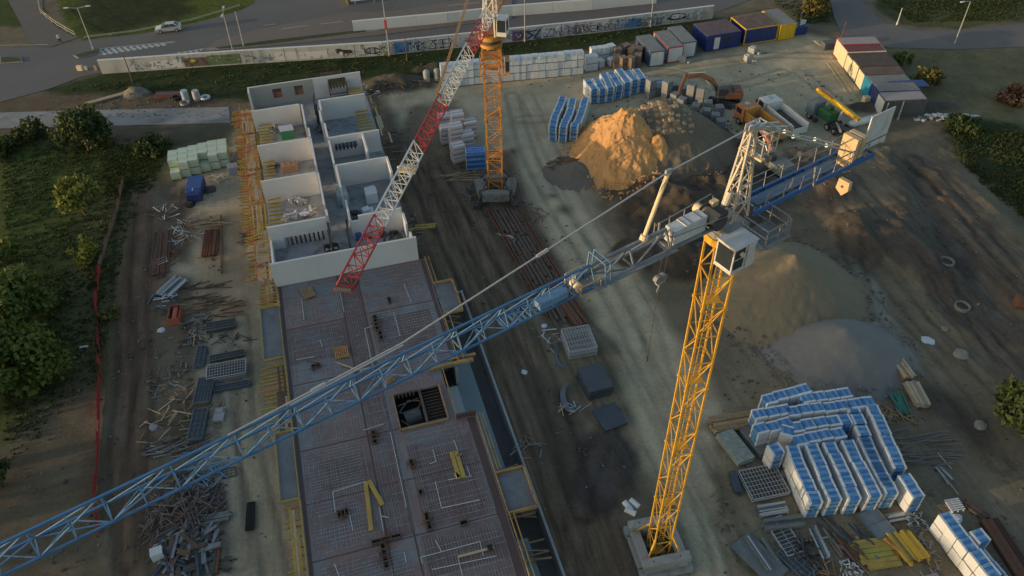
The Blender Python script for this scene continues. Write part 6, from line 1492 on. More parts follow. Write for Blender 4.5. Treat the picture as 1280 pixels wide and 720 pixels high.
mb.build("barrier_net", [mat("red_net", (.36,.03,.035), .7, .2, 2), mat("faded_net", (.20,.12,.10), .8, .2, 2)], bf); po.build("stake", wood_dark, bf)
# billboard and post at the top edge
p = at(441,6); bb_ = thing("billboard", Vector((p.x,p.y,0)), "blue panel with white edge cut by the top of the picture", "billboard", rz=R(12))
MB().box((4,0,2.2),(8.4,.3,2.6)).build("panel", bright_blue, bb_); MB().box((4,-.2,.85),(8.6,.12,.2)).build("edge", white_steel, bb_)
for x in (.5,4,7.5): MB().box((x,.1,.5),(.2,.2,1.0)).build("leg", galv, bb_)
MB().box((-.9,1.2,1.2),(.35,2.4,2.4)).build("yellow_pier", mat("ochre_pier", (.40,.32,.10), .7, .1, 1), bb_)
# concrete rings and boulders
for (x, y, r_, lab) in ((1202,385,.8,"round white manhole ring on the earth at right, the nearer of the two"),(1179,337,.8,"pale manhole ring higher on the slope, ringed with spoil")):
    mb = MB(); 
    for k in range(20):
        t = 2*math.pi*k/20; t1 = 2*math.pi*(k+1)/20
        c_ = [(math.cos(t)*(r_-.14), math.sin(t)*(r_-.14)), (math.cos(t)*r_, math.sin(t)*r_), (math.cos(t1)*r_, math.sin(t1)*r_), (math.cos(t1)*(r_-.14), math.sin(t1)*(r_-.14))]
        mb.hexa([(*c, -.1) for c in c_]+[(*c, .3) for c in c_])
    o = site_thing("manhole_ring", on(x,y)+Vector((0,0,.02)), mb, mat("pale_ring", (.22,.21,.18), .9, .15, 2), lab, "concrete ring")
    MB().cyl((0,0,0),(0,0,.05),r_-.2,18).build("manhole_hole", dark_steel, o)
def rock(px, py, r_, m, label, name="boulder", cat="boulder", h=.6):
    bm_ = bmesh_ico(r_, h, int(px)); bm_.materials.append(m); o = bpy.data.objects.new(name, bm_); COL.objects.link(o); o.location = on(px, py); return tag(o, label, cat)
def bmesh_ico(r_, h, seed):
    import bmesh
    b = bmesh.new(); bmesh.ops.create_icosphere(b, subdivisions=2, radius=r_); rg = random.Random(seed)
    for v in b.verts: v.co *= rg.uniform(.78, 1.15); v.co.z *= h
    me = bpy.data.meshes.new("rock"); b.to_mesh(me); b.free(); return me
st = mat("pale_stone", (.24,.23,.20), .9, .2, 2)
rock(1201,445,.75,st,"brown boulder on the tracked earth at right"); rock(1225,532,.6,st,"pale boulder left of the bush at the right edge"); rock(1160,426,.7,white_wrap,"crumpled white sheet on the dark rutted earth","plastic_sheet","sheet",.15)
rock(1180,412,.4,st,"small stone above the crumpled white sheet"); rock(655,466,.32,white_wrap,"small white lump on the dark churned earth"); rock(680,408,.35,white_wrap,"white bag at the head of the hose trench","bag","bag",.8)
rock(1112,522,.25,white_wrap,"small white stone by the green netting"); rock(372,512,.2,st,"") if False else None

# ------------------------------------------------------------------ materials stored round the site
def planks(px, py, qx, qy, wid, n, layers, m, label, name="timber_stack", cat="timber", jit=.04, th=.12, gap=.03, z=0.02, ex=.3):
    a = on(px, py); b = on(qx, qy); d = b-a; d.z = 0; L_ = d.length; an_ = math.atan2(d.y, d.x); rg = random.Random(int(px*3+py)); mb = MB(); w_ = wid/n
    ms = m if isinstance(m, (list, tuple)) else [m]
    for l_ in range(layers):
        for k in range(n):
            if l_ == layers-1 and rg.random() < .15: continue
            mb.box((L_/2+rg.uniform(-ex,ex)*.5, (k+.5)*w_-wid/2+rg.uniform(-jit,jit), th/2+l_*(th+.02)+.08), (L_-rg.uniform(0,ex), w_-gap, th), rg.uniform(-jit,jit)*.3, rg.randrange(len(ms)))
    for q in (.2,.8): mb.box((L_*q, 0, .04), (.12, wid, .07), 0, 0)
    return site_thing(name, Vector((a.x, a.y, a.z+z)), mb, list(ms), label, cat, rz=an_)
def grid(px, py, L_, wid, layers, rot, label, m=galv, nx=6, ny=9, name="grating_stack", cat="grating", hstep=.16, frame=.07, bar_=.035, base=None):
    c = on(px, py); mb = MB(); rg = random.Random(int(px+py))
    for l_ in range(layers):
        z = .1+l_*hstep; ox, oy, r_ = rg.uniform(-.08,.08), rg.uniform(-.08,.08), 0
        for q in (-1,1): mb.box((ox, oy+q*wid/2, z), (L_, frame, frame), r_); mb.box((ox+q*L_/2, oy, z), (frame, wid-frame*1.02, frame), r_)
        full = l_ == layers-1
        for k in range(1, nx): mb.box((ox-L_/2+L_*k/nx, oy, z+.005), (bar_, wid-frame*1.1, bar_), r_)
        if full:
            for k in range(1, ny): mb.box((ox, oy-wid/2+wid*k/ny, z+.03), (L_-frame*1.1, bar_, bar_), r_)
    mats_ = [m]
    if base: mb.box((0,0,.05+hstep*(layers-1)*.5),(L_-.1,wid-.1,max(.05,hstep*(layers-1))),0,1); mats_.append(base)
    return site_thing(name, c+Vector((0,0,.02)), mb, mats_, label, cat, rz=rot)
def panels(px, py, L_, wid, n, rot, label, m, name="panel_stack", cat="panels", th=.1, jit=.08, edge=None):
    c = on(px, py); mb = MB(); rg = random.Random(int(px*7+py))
    for k in range(n): mb.box((rg.uniform(-jit,jit), rg.uniform(-jit,jit), .1+k*(th+.02)), (L_, wid, th), rg.uniform(-jit,jit)*.2, k % (2 if edge else 1))
    for q in (-.35,.35): mb.box((L_*q,0,.03),(.12,wid,.06))
    return site_thing(name, c+Vector((0,0,.01)), mb, [m, edge] if edge else m, label, cat, rz=rot)
def scatter(px, py, rx, ry, n, ms, label, name="debris_pile", cat="debris", ln=(.4,1.8), th=(.04,.12), h=.4, rot=0, spread=3.14, seed=0):
    c = on(px, py); mb = MB(); rg = random.Random(seed+int(px*11+py))
    for _ in range(n):
        t = rg.uniform(0, 6.28); q = math.sqrt(rg.random()); x, y = math.cos(t)*rx*q, math.sin(t)*ry*q; a = rot+rg.uniform(-spread, spread)/2; L_ = rg.uniform(*ln); w_ = rg.uniform(*th)
        z = .05+h*max(0, 1-q)*rg.random()+rg.uniform(0,.08)
        mb.box((x, y, z), (L_, w_, w_*rg.uniform(.4,1)), a, rg.randrange(len(ms)), rg.uniform(-.2,.2))
    return site_thing(name, c+Vector((0,0,.02)), mb, ms, label, cat)
BR = TH
DK_ = mat("dark_form_panel", (.055,.07,.095), .55, .15, 1, dirt=(.09,.09,.09)); DK2 = mat("grey_form_panel", (.13,.15,.155), .6, .2, 1, dirt=(.20,.21,.19), dirt_amt=.7); GR2 = mat("formwork_frame", (.12,.15,.17), .5, .2, 2)
# between building and haul road
grid(723,433,3.3,2.9,7,R(-78),"stack of pale steel gratings, northernmost of the three stacks by the haul road",galv,5,10,hstep=.17)
panels(743,482,3.3,2.5,9,R(-72),"tall stack of dark navy shuttering panels next to the haul road",DK,th=.13)
panels(762,523,2.7,2.4,3,R(-68),"low stack of dark panels, southernmost of the three beside the haul road",DK,th=.1)
planks(688,352,728,408,1.6,7,2,[wood_dark,rust],"dark steel and timber piles at the south end of the crane track","beam_stack","beams")
for i, (x, y, r_) in enumerate(((712,498,1.5),(703,446,1.4))):
    mb = MB(); rg = random.Random(i)
    for k in range(9 if i == 0 else 4):
        rr = r_*rg.uniform(.7,1); a0 = rg.uniform(1.6,2.6); pts = [Vector((math.cos(a0+t*.35)*rr*.6+rg.uniform(-.04,.04)+k*.05, math.sin(a0+t*.35)*rr*1.2, .08+k*.03)) for t in range(9)]; mb.tube(pts, .05, 6)
    site_thing("hose_coil", on(x,y), mb, mat("grey_blue_hose", (.16,.20,.25), .5, .2, 3), ["untidy coil of blue-grey hoses beside the navy panel stack","thinner grey hoses curling past the grating stack"][i], "hoses")
scatter(716,512,1.4,.8,12,[wood_pale,galv],"pale sticks just below the hose coil")
scatter(690,425,1.0,1.6,14,[grey_steel,white_wrap],"pipes and rags in the dirt left of the grating stack")
scatter(662,560,1.4,1.3,16,[wood,grey_steel],"small tangle of brown laths right of the trench")
scatter(715,208,2.2,1.8,50,[wood_dark,rust],"layered pile of dark brown timber west of the ochre sand",name="timber_pile",cat="timber",ln=(2.6,3.4),th=(.12,.2),h=1.2,rot=R(5),spread=.3)
scatter(650,270,3.4,3.0,60,[rust,grey_steel,wood_dark],"rusty scrap lying round the foot of the orange crane")
scatter(588,222,3.4,1.3,24,[wood_pale,wood],"loose boards before the dark-blue banded pack",ln=(1.5,3.5),rot=R(10),spread=.6)
scatter(597,243,2.2,2.2,30,[DK,grey_steel],"dark steel parts left of the orange crane's ballast")
scatter(500,180,3,5,26,[wood_dark,grey_steel],"dark boards strewn east of the northern rooms",ln=(1,2.6),rot=R(15),spread=.4)
scatter(512,290,1.6,3.2,26,[grey_steel,wood_dark],"grey scrap beside the east end of the big end wall",ln=(.5,1.6))
mb = MB(); mb.box((0,0,.1),(3.2,.5,.2),.2); mb.box((.4,.6,.12),(2.6,.3,.15),.15); site_thing("yellow_beams", on(528,286), mb, wood_yellow, "two yellow beams on the ground east of the notched wall", "beams")
scatter(640,296,1.4,1.2,12,[red_steel,grey_steel,white_wrap],"red and grey fittings on the crane track sleepers")
mb = MB()
for x in (0,1.6): mb.cyl((x,0,0),(x,0,1.6),.5,14); mb.cyl((x,0,1.6),(x,0,1.9),.5,14,.2)
site_thing("silage_drums", on(534,104), mb, mat("pale_drum", (.30,.33,.32), .7, .15, 2), "two pale upright drums at the west end of the white pack wall", "drums", rz=.2)
# rubbish by the access track at the top left
for (x, y, c_, lab, nm) in ((233,121,mat("blue_white_barrel", (.33,.42,.52), .5, .2, 2),"pale blue barrel in the rubbish by the access track","barrel"),(247,121,mat("grey_barrel", (.35,.38,.40), .5, .2, 2),"pale grey barrel, right of the blue one, by the access track","barrel")):
    mb = MB(); mb.cyl((0,0,0),(0,0,1.5),.55,14); mb.cyl((0,0,1.5),(0,0,1.6),.5,14); site_thing(nm, on(x,y+4), mb, c_, lab, "barrel")
for (x, y, m__, lab) in ((221,124,black_rubber,"black tyre at the foot of the pale blue barrel"),(257,124,white_steel,"whitish ring lying right of the barrels"),(232,131,grey_steel,"small grey ring before the barrels")):
    mb = MB(); 
    for k in range(14): t = 6.283*k/14; t1 = 6.283*(k+1)/14; mb.cyl((math.cos(t)*.6,math.sin(t)*.6,.3),(math.cos(t1)*.6,math.sin(t1)*.6,.3),.2,8)
    site_thing("tyre", on(x,y), mb, m__, lab, "ring")
mb = MB(); mb.box((0,0,.5),(3.4,1.1,.25),.25,0,.12); mb.box((-.6,-.2,.25),(2.6,.8,.3),.2); site_thing("red_ramp", on(211,121), mb, mat("faded_red", (.26,.11,.09), .8, .2, 1), "faded red plank ramp at the left of the barrels", "ramp")
planks(108,131,160,117,.7,2,1,[wood_pale,concrete],"pair of long pale beams pointing at the spoil heap by the track","beam_pair","beams",th=.2)
mb = MB(); mb.box((0,0,.4),(.9,.5,.9)); mb.box((.8,.1,.3),(.6,.4,.7)); site_thing("pump_box", on(101,88), mb, beige_steel, "small pale box at the west end of the graffiti wall", "box", bevel=.04)
mb = MB(); mb.box((0,0,.4),(.5,.3,.9)); site_thing("utility_box", on(121,88), mb, wood, "brown utility box against the end of the graffiti wall", "box", bevel=.03)
# west yard
c = on(247,243); van = thing("blue_bin", c, "dark blue lidded container standing among the insulation packs and rubble", "bin", rz=R(-82))
MB().prism([(-1.9,-.95),(1.9,-.95),(1.9,.95),(-1.9,.95)], .25, 1.5).build("body", NAVY, van, bevel=.12)
MB().box((-.35,0,1.6),(2.9,1.9,.2)).box((1.55,0,1.45),(.9,1.7,.12),0,0,.35).build("lid", mat("blue_lid", (.05,.10,.30), .5, .12, 1), van, bevel=.06)
for x in (-1.4,1.4):
    for s_ in (-1, 1): wheel(van, x, s_*.85, .25, .15, s_)
MB().box((1.3,0,1.72),(.5,.12,.06)).build("handle", white_steel, van)
rock(238,256,.7,black_rubber,"black bag against the blue lidded container","bag","bag",.8); rock(262,238,.9,dark_steel,"dark rubbish sack right of the blue lidded container","bag","bag",.5)
scatter(272,224,1.4,.9,18,[white_wrap,wood_pale],"whitish sheets and foam behind the blue lidded container",h=.6)
scatter(288,200,1.2,.8,10,[mat("pale_green_film", (.4,.5,.33)),white_wrap],"torn pale green foil right of the insulation packs")
crate("pallet_bag", 293, 216, 0.05, (1.3,1.2,1.2), [mat("grey_blue_bag", (.30,.33,.40), .8, .15, 2)], "grey-blue big bag near the walkway, right of the insulation packs", "bag")
scatter(210,265,2.0,1.8,34,[white_wrap,grey_steel,wood_dark,DK],"heap of foil, boards and scrap at the north-west corner of the sandy yard",h=.8)
scatter(234,288,1.9,2.6,70,[wood_pale,wood,white_wrap],"heap of broken pale laths in the sandy yard",h=.7,ln=(.6,1.9),th=(.04,.09))
scatter(262,280,2.4,.8,26,[wood,wood_pale],"boards lying across the rebar bundle",rot=R(18),spread=.5,ln=(1.5,3.4))
planks(262,322,266,288,1.7,16,3,[rust],"bundle of rusty reinforcement bars in the sandy yard","rebar_bundle","rebar",th=.07)
planks(277,344,277,271,.2,1,1,[wood_dark],"single long dark beam lying north-south in the sandy yard","beam","beam",th=.22)
planks(199,345,204,290,2.0,14,2,[rust,wood_dark],"long dark rebar bundle at the west edge of the sandy yard","rebar_bundle","rebar",th=.06)
scatter(306,300,.4,1.3,14,[dark_steel],"dark green tangle against the western walkway")
planks(204,372,228,350,1.9,9,3,[GR2,galv],"grey scaffold tubes stacked west of the brown stains","tube_stack","tubes",th=.08)
scatter(208,378,2.2,1.6,34,[DK,GR2,white_wrap],"blue-grey scaffold fittings in a heap beside the tube stack",h=.6)
c = on(221,398); rb = thing("red_crate", c, "open red steel crate among grey scaffold parts in the west yard", "crate", rz=R(-80))
MB().box((0,0,.1),(2.2,1.2,.1)).box((0,.58,.55),(2.2,.06,.9)).box((0,-.58,.55),(2.2,.06,.9)).box((1.08,0,.55),(.06,1.1,.9)).box((-1.08,0,.55),(.06,1.1,.9)).build("tub", mat("brick_red_paint", (.34,.10,.07), .6, .2, 2), rb)
MB().box((0,.0,.5),(1.9,.5,.6)).build("contents", mat("orange_red", (.45,.13,.08), .7, .2, 2), rb, bevel=.05)
rock(201,413,.45,white_wrap,"flat white slab lying below the red crate","slab","slab",.3)
scatter(252,360,3.0,.5,14,[wood_dark],"dark boards and stains across the middle of the sandy yard",ln=(1.2,3.5),rot=R(20),spread=.5,h=.15)
scatter(268,385,3.0,1.6,34,[wood_dark,rust,wood],"brown boards strewn above the formwork panel stacks",ln=(1.0,3.2),rot=R(16),spread=.7,h=.25)
scatter(256,374,1.6,1.0,10,[wood_dark],"dark frame timbers left of the strewn brown boards",ln=(1.2,2.4),rot=R(16),spread=.4,h=.1)
scatter(245,404,1.8,1.4,26,[grey_steel,wood_dark,DK],"rubble of steel brackets left of the dark panel rack",h=.7)
grid(277,410,3.0,1.2,4,R(14),"dark steel panel rack lying below the strewn brown boards",DK2,12,3,base=dark_steel,hstep=.15,name="panel_rack",cat="panels")
scatter(288,424,2.4,.7,14,[dark_steel],"dark offcuts under the steel panel rack")
grid(252,448,2.8,.9,3,R(-82),"narrow grey ladder frame left of the three slatted racks",GR2,3,2,name="steel_ladder",cat="ladder",base=DK)
grid(284,447,3.4,.8,3,R(15),"dark slatted rack, northernmost of the three in the west yard",DK2,12,2,name="panel_rack",cat="panels",base=dark_steel)
grid(284,467,3.8,1.9,5,R(13),"large slatted steel rack, middle of the three in the west yard",galv,14,5,name="panel_rack",cat="panels",base=dark_steel,hstep=.14)
grid(291,484,3.4,.7,2,R(13),"low slatted rack, southernmost of the three in the west yard",GR2,12,2,name="panel_rack",cat="panels",base=DK)
grid(256,492,3.2,1.5,4,R(-84),"stack of upright blue-black frames left of the slatted racks",DK2,3,5,name="panel_rack",cat="panels",base=DK)
grid(249,534,3.6,1.3,4,R(-84),"dark frames beneath the blue jib at the edge of the sandy yard",GR2,6,3,name="panel_rack",cat="panels",base=DK)
MB().box((0,0,0),(.01,.01,.01))
crate("grey_block", 275, 520, .04, (1.0,1.6,.35), [concrete], "low grey concrete slab on the sand below the southern slatted rack", "slab", rz=R(5), extra=lambda b: b.box((0,.4,.4),(.7,.5,.2)))
scatter(225,440,3.0,6,60,[wood_dark,rust,st],"dark litter over the earth west of the slatted racks",ln=(.15,.8),th=(.05,.2),h=.1)
scatter(222,530,3.2,3.6,70,[wood,wood_dark,wood_pale],"broken timber strewn over the earth above the blue jib",ln=(.4,2.4),h=.3)
rock(193,534,.45,mat("lilac_bag", (.30,.28,.33), .8, .2, 2),"pale lilac bag at the west edge of the strewn timber","bag","bag",.7)
scatter(232,640,3.4,3.4,420,[mat("scrap_wood", (.20,.15,.14), .9, .3, 2),wood_dark,mat("grey_wood", (.17,.15,.15), .9, .3, 2)],"large tangled heap of scrap laths under the end of the blue jib","scrap_wood_pile","scrap wood",ln=(.5,1.8),th=(.05,.11),h=1.3)
scatter(236,688,2.6,2.4,90,[DK,grey_steel,wood_dark],"dark heap of sheets and offcuts south of the scrap lath heap",ln=(.8,2.6),th=(.1,.4),h=.8)
scatter(225,560,3.4,1.0,44,[wood_dark,grey_steel],"line of dark boards crossing below the strewn timber",rot=R(22),spread=.4,ln=(1.2,3.2))
planks(246,655,289,646,.9,3,2,[DK2],"grey plank bundle poking out of the scrap lath heap","plank_bundle","planks")
grid(314,646,2.7,.62,2,R(-80),"black ladder-like form lying alone on the sand at the lower left",black_rubber,10,2,name="ladder_form",cat="form",base=mat("black_form", (.025,.03,.03), .6, .2, 1))
planks(269,722,274,682,.5,2,1,[dark_steel,rust],"dark beam with prongs near the bottom of the sandy yard","beam","beam",th=.3)
scatter(284,704,.6,.9,10,[dark_steel],"dark prongs beside the beam at the bottom of the sandy yard",rot=0,spread=.1,ln=(.5,.9))
planks(251,722,247,676,.5,2,2,[DK],"blue-black boards along the right edge of the dark heap","boards","boards",th=.15)
grid(286,592,1.2,1.0,1,.3,"small dark frame on the sand under the blue jib",dark_steel,3,3,name="small_frame",cat="frame")
scatter(250,600,2.4,2.0,50,[DK,grey_steel,pale_steel],"blue-grey tubes and frames showing through the blue jib lattice",ln=(.8,2.2))
mb = MB(); mb.box((0,0,.5),(.95,.8,.9),.4,0); mb.box((.5,.1,.5),(.02,.5,.6),.4,1); site_thing("white_cabinet", on(199,696), mb, [WHT, dark_steel], "small white electrical cabinet at the bottom left of the dark heap", "cabinet", bevel=.03)
mb = MB(); mb.bar((0,0,.2),(3.0,2.2,.2),.1); mb.bar((0,0,.2),(.7,-1.2,.2),.08); site_thing("bent_pipe", on(193,685), mb, galv, "thin bent pipe beside the white electrical cabinet", "pipe")
planks(98,436,112,434,.3,2,1,[galv],"short pale pipe on the earth left of the red barrier","pipe","pipe",th=.1)
scatter(208,330,1.6,3.0,40,[wood_dark,rust,grey_steel],"rusty offcuts between the foil heap and the tube stack",ln=(.3,1.4)); scatter(215,480,2.2,3.0,50,[wood_dark,wood,grey_steel],"thin litter of sticks west of the upright frames",ln=(.3,1.2),h=.1)
scatter(243,425,1.0,1.2,24,[DK2,dark_steel,wood_pale],"jumble of brackets beside the narrow ladder frame",h=.4); scatter(262,520,1.4,2.4,20,[wood_dark,wood],"loose sticks on the sand beside the low concrete slab",ln=(.3,1.2),h=.05)
scatter(215,610,2.0,2.0,60,[wood_dark,DK,wood],"broken boards just beneath the blue jib over the earth edge",ln=(.4,1.8),h=.4)
scatter(900,640,.8,2.2,16,[wood_dark,wood],"few dark sticks along the haul road's east edge",ln=(.3,1.2),h=.05); scatter(1010,710,1.4,1.0,30,[GR2,dark_steel,rust],"steel offcuts at the bottom edge below the slanting grid",ln=(.4,1.6),h=.3)
scatter(1160,690,.7,1.6,22,[wood,grey_steel],"sticks between the golden boards and the corner stack",ln=(.4,1.4),h=.1)
# lower right yard
planks(888,536,947,526,1.7,5,4,[wood_pale,wood],"long pale timber stack between the yellow mast and the blue-banded packs",th=.15)
planks(892,541,896,520,.01,1,1,[wood],"") if False else None
panels(918,562,3.5,1.7,5,R(-68),"pale mottled panel stack south of the long timber stack",mat("mottled_panel", (.22,.26,.24), .8, .4, 3, dirt=(.34,.38,.36), dirt_amt=.8),th=.11)
panels(945,555,3.1,1.6,5,R(-66),"bluish grey panel stack right beside the mottled one",DK2,th=.11)
grid(953,606,3.4,3.0,4,R(12),"large square steel grid stack below the two panel stacks",galv,11,7,name="grid_stack",cat="grids",base=dark_steel,hstep=.12)
planks(922,620,914,592,.7,2,3,[DK],"narrow dark beams along the west edge of the square grid stack","beam_stack","beams")
panels(990,597,1.9,1.5,3,R(-40),"small dark panel pile between square grids and the block packs",DK2)
scatter(970,575,1.2,1.0,20,[grey_steel,DK],"scrap between panel stacks and the first cross row")
planks(946,642,982,636,1.1,8,3,[galv,GR2],"short stack of steel tubes below the square grid stack","tube_stack","tubes",th=.07)
planks(952,660,1003,654,1.0,3,2,[DK2],"long grey beam under the short tube stack","beam_stack","beams",th=.2)
grid(980,672,3.4,1.6,2,R(-72),"tilted ladder-like steel frame below the long grey beam",galv,10,2,name="steel_ladder",cat="ladder",base=dark_steel)
planks(932,672,962,716,.5,3,2,[galv,DK2],"pair of steel rails slanting at the west edge of the yard","rail_stack","rails",th=.12,ex=.1)
planks(952,674,976,708,.4,2,2,[galv,DK2],"second pair of slanting rails right of the first","rail_stack","rails",th=.12,ex=.1)
panels(948,700,4.2,2.2,2,R(-55),"dark sheet lying beneath the slanting rails",DK2)
grid(995,704,2.8,1.7,2,R(-55),"slanting grid panel near the bottom of the yard",GR2,6,4,name="steel_grid",cat="grid",base=DK)
scatter(1002,686,1.0,1.3,30,[black_rubber,dark_steel],"black heap of cables right of the ladder-like frame",h=.6)
planks(1014,660,1033,700,.8,5,2,[galv,GR2],"narrow bundle of steel rails under the westmost long row","rail_stack","rails",th=.08)
for k, (x, y) in enumerate(((1020,676),(1028,693))): planks(x-18,y+2,x+16,y-4,.15,1,1,[wood_pale],["upper","lower"][k]+" pale bearer under the narrow rail bundle","bearer","bearer",th=.1)
scatter(1058,675,1.5,2.4,26,[DK2,DK,rust],"bundle of dark channels below the middle long row",rot=R(-65),spread=.3,ln=(2.0,3.6),th=(.08,.16))
planks(1039,674,1053,696,.2,1,1,[wood],"single brown lath left of the dark channels","lath","lath")
planks(1066,690,1070,672,.3,1,1,[wood_pale],"short pale board at the west end of the yellow board pile","board","board")
grid(1094,656,2.6,1.9,2,R(-68),"film-wrapped grey panel between long rows and yellow boards",DK2,2,2,name="wrapped_panel",cat="panel",base=mat("milky_film", (.20,.25,.28), .3, .4, 1))
planks(1108,650,1138,644,.8,5,2,[grey_steel,galv],"steel bars lying right below the eastmost long row","bar_stack","bars",th=.06)
scatter(1144,652,.9,1.3,46,[galv,GR2],"cluster of small steel fittings left of the corner stack",ln=(.2,.5))
planks(1070,697,1120,690,2.6,6,2,[mat("olive_yellow_board", (.38,.33,.07), .75, .2, 1.5),wood_yellow],"pile of olive-yellow boards lying west-east at the bottom of the yard","yellow_board_pile","boards",th=.1,ex=.8,jit=.08)
planks(1119,668,1147,704,2.0,7,4,[wood_yellow,mat("gold_board", (.60,.38,.03), .7, .15, 1.5)],"golden yellow board pile slanting next to the olive one","yellow_board_pile","boards",th=.1,ex=.5)
planks(1104,675,1136,702,.5,2,1,[wood_orange],"two loose orange laths across the gap of the yellow piles","lath","laths",z=.35)
scatter(1036,716,1.2,.8,26,[wood,rust],"brown rubble at the bottom edge left of the gravel fittings"); scatter(1062,714,1.0,.9,34,[galv,white_wrap],"pale fittings heap at the bottom edge of the yard",ln=(.2,.5))
planks(1150,722,1170,716,.9,2,1,[mat("lilac_panel", (.26,.24,.30), .7, .2, 1)],"lilac grey panel cut by the bottom edge","panel","panel")
for k in range(1):
    mb = MB()
    for q in range(6): mb.box((0,q*.2-.5,.25),(1.3,.12,.08),0)
    for q in (-.5,0,.5): mb.box((q,0,.13),(.1,1.25,.14))
    site_thing("pallet", on(1192,633), mb, white_steel, "white slatted pallet north of the corner stack", "pallet", rz=.15)
rock(1196,648,.5,white_wrap,"crumpled white foil below the white slatted pallet","foil","foil",.4)
planks(1117,452,1136,478,1.2,4,4,[wood_pale,wood],"upper of two weathered timber stacks east of the grey gravel",th=.15); planks(1136,482,1152,512,1.3,4,4,[wood_pale,mat("grey_timber", (.26,.25,.22), .9, .2, 1)],"lower of two weathered timber stacks east of the grey gravel",th=.16)
mb = MB(); rg = random.Random(6)
for k in range(26): mb.bar((rg.uniform(-.7,.7),rg.uniform(-1.4,-1),.06+rg.uniform(0,.3)),(rg.uniform(-.8,.8),rg.uniform(1,1.5),.1+rg.uniform(0,.4)),.12,.04)
site_thing("green_netting", on(1123,506), mb, mat("green_net", (.05,.20,.15), .8, .2, 2), "bunch of green netting beside the weathered timber stacks", "netting")
planks(1098,506,1146,532,.18,1,1,[wood],"long thin pole lying below the green netting","pole","pole",th=.15)
scatter(1118,522,2.0,1.0,26,[wood,wood_orange],"brown twigs and laths under the thin pole"); scatter(1145,560,3.2,2.2,44,[mat("grey_lath", (.20,.19,.18), .9, .2, 2)],"many grey laths spread right of the east edge row",rot=R(5),spread=.35,ln=(2.0,4.0),th=(.05,.09),h=.1)
scatter(1183,590,.6,1.5,8,[DK2,galv],"few grey angle bars on the bare earth above the white pallet",rot=R(-75),spread=.3,ln=(1.5,2.4))
planks(1233,652,1310,770,1.6,3,2,[rust,mat("dark_rust", (.07,.03,.025), .9, .3, 2)],"long dark rusty sheet pile lying at the lower right edge","sheet_pile","steel pile",th=.2,ex=.1)
planks(1205,628,1236,650,.9,4,1,[rust,wood_dark],"shorter dark steel length at the head of the rusty sheet pile","sheet_pile","steel pile",th=.15)
planks(1228,662,1272,730,.14,1,1,[wood_pale],"thin pale pole along the rusty sheet pile","pole","pole",th=.1)
rock(1272,384,.9,rust,"reddish root clump cut by the right edge","root_clump","roots",.7)
scatter(1180,148,5,.8,60,[white_wrap,DK2,galv],"strip of pale rubble south of the dark grey container",name="rubble",cat="rubble",ln=(.2,.8),th=(.1,.5),h=.3)
planks(1085,152,1090,175,.2,1,1,[wood],"brown pole before the dark grey container","pole","pole",th=.15)
for k,(x,y) in enumerate(((1122,148),(1103,150))): lamp(x,y+2,x,y-14,(),["thin grey rod before the dark grey container","thin short rod near the white tube"][k],galv,"rod","rod")
scatter(820,108,1.5,1.5,20,[white_wrap,grey_steel],"grey frame cage and scraps at the east end of the blue-banded columns",h=1.6)
mb = MB(); mb.box((0,0,.5),(1.8,.5,.3),.4); site_thing("yellow_bar", on(868,118), mb, YEL, "yellow steel bar among the grey block packs", "bar")
planks(1018,52,1030,62,.3,1,1,[wood_pale],"pale yellow beam left of the northernmost eastern container","beam","beam")
mb = MB(); mb.box((0,0,.6),(2.6,1.4,1.1),.2); site_thing("dark_trailer", on(1036,60), mb, DGREY, "small dark box trailer west of the red-trimmed container", "trailer", bevel=.08)
scatter(470,118,4.5,2.2,44,[grey_steel,wood_dark,white_wrap],"scrap heap beyond the north-east corner of the rooms",h=.8); scatter(500,112,4,1.4,26,[wood_dark],"dark branches beside the scrap heap north-east of the rooms",ln=(1,3))
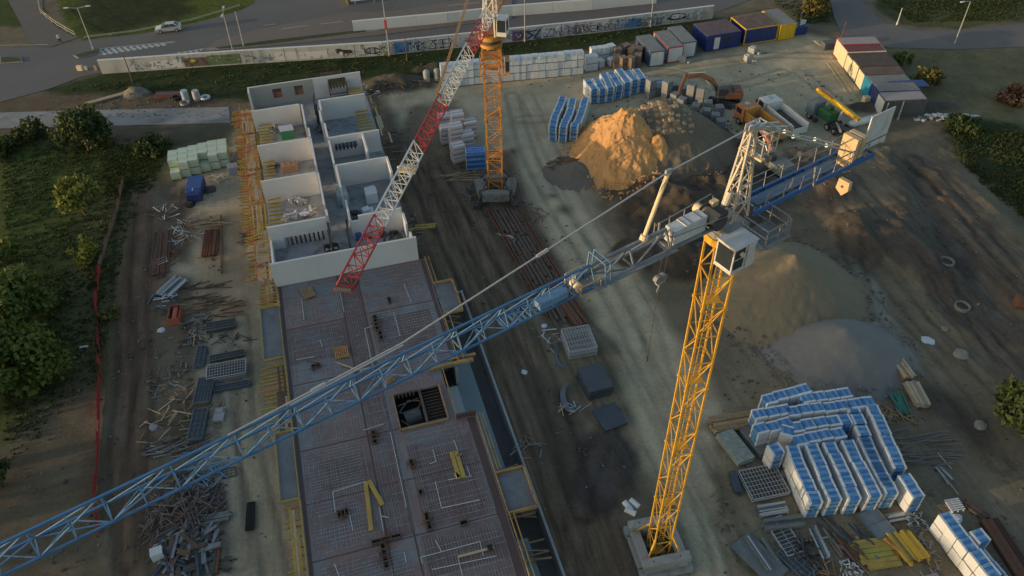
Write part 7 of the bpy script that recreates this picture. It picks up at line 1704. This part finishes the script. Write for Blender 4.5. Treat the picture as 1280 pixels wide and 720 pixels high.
# pebbles and litter over the earth (nobody could count them)
rs = np.random.RandomState(4); mb = MB()
for (cx, cy, rx, ry, mi, cnt) in ((15.6,92.2,7.8,9.6,4,420),(21.2,94.2,10.8,11,1,260),(at(980,368).x,at(980,368).y,9.5,9.5,1,260),(at(1046,440).x,at(1046,440).y,7.5,6.1,5,200)):
    for _ in range(cnt):
        t = rs.uniform(0, 6.283); q = rs.uniform(.86, 1.13)+rs.uniform(0,.12)**2; s_ = rs.uniform(.06,.26); x, y = cx+math.cos(t)*rx*q, cy+math.sin(t)*ry*q
        mb.box((x,y,gz(x,y)+s_*.3+max(0,1-q)*5.5),(s_*rs.uniform(.8,1.6),s_,s_*.7),rs.uniform(0,3),mi,rs.uniform(-.4,.4))
ZN = [([(185,240),(260,200),(340,700),(190,720)],500,.12),([(500,130),(700,240),(790,560),(780,720),(690,720),(540,340)],600,.12),([(900,440),(1280,520),(1280,720),(900,720)],500,.11),([(960,180),(1150,180),(1280,330),(1280,520),(1000,480)],350,.12),([(20,510),(190,300),(190,720),(0,720)],400,.14),([(640,100),(1000,60),(1090,150),(900,200)],300,.14),([(90,120),(280,118),(290,150),(20,150)],200,.14)]
for poly, m_, sz in ZN:
    P_ = pxpoly(poly); xs = [p.x for p in P_]; ys = [p.y for p in P_]; X = rs.uniform(min(xs), max(xs), m_*2); Y = rs.uniform(min(ys), max(ys), m_*2); ok = (sdist(X, Y, P_) < 0) & (vnoise(X, Y, 5, 91)+rs.uniform(-.6,.6,m_*2) > 0)
    for x, y in zip(X[ok], Y[ok]):
        s_ = sz*rs.uniform(.4,1.8); mb.box((x,y,gz(x,y)+s_*.25),(s_*rs.uniform(.6,1.6),s_,s_*.6),rs.uniform(0,3),int(rs.randint(4)),rs.uniform(-.4,.4))
o = mb.build("pebbles", [mat("pebble_dark", (.07,.06,.05), .9, .3, 3), mat("pebble_brown", (.14,.115,.09), .9, .3, 3), mat("pebble_pale", (.19,.17,.145), .9, .3, 3), wood_dark, sand_m, gravel_grey]); tag(o, "clods, pebbles and splinters scattered over the bare earth", "pebbles", kind="stuff")
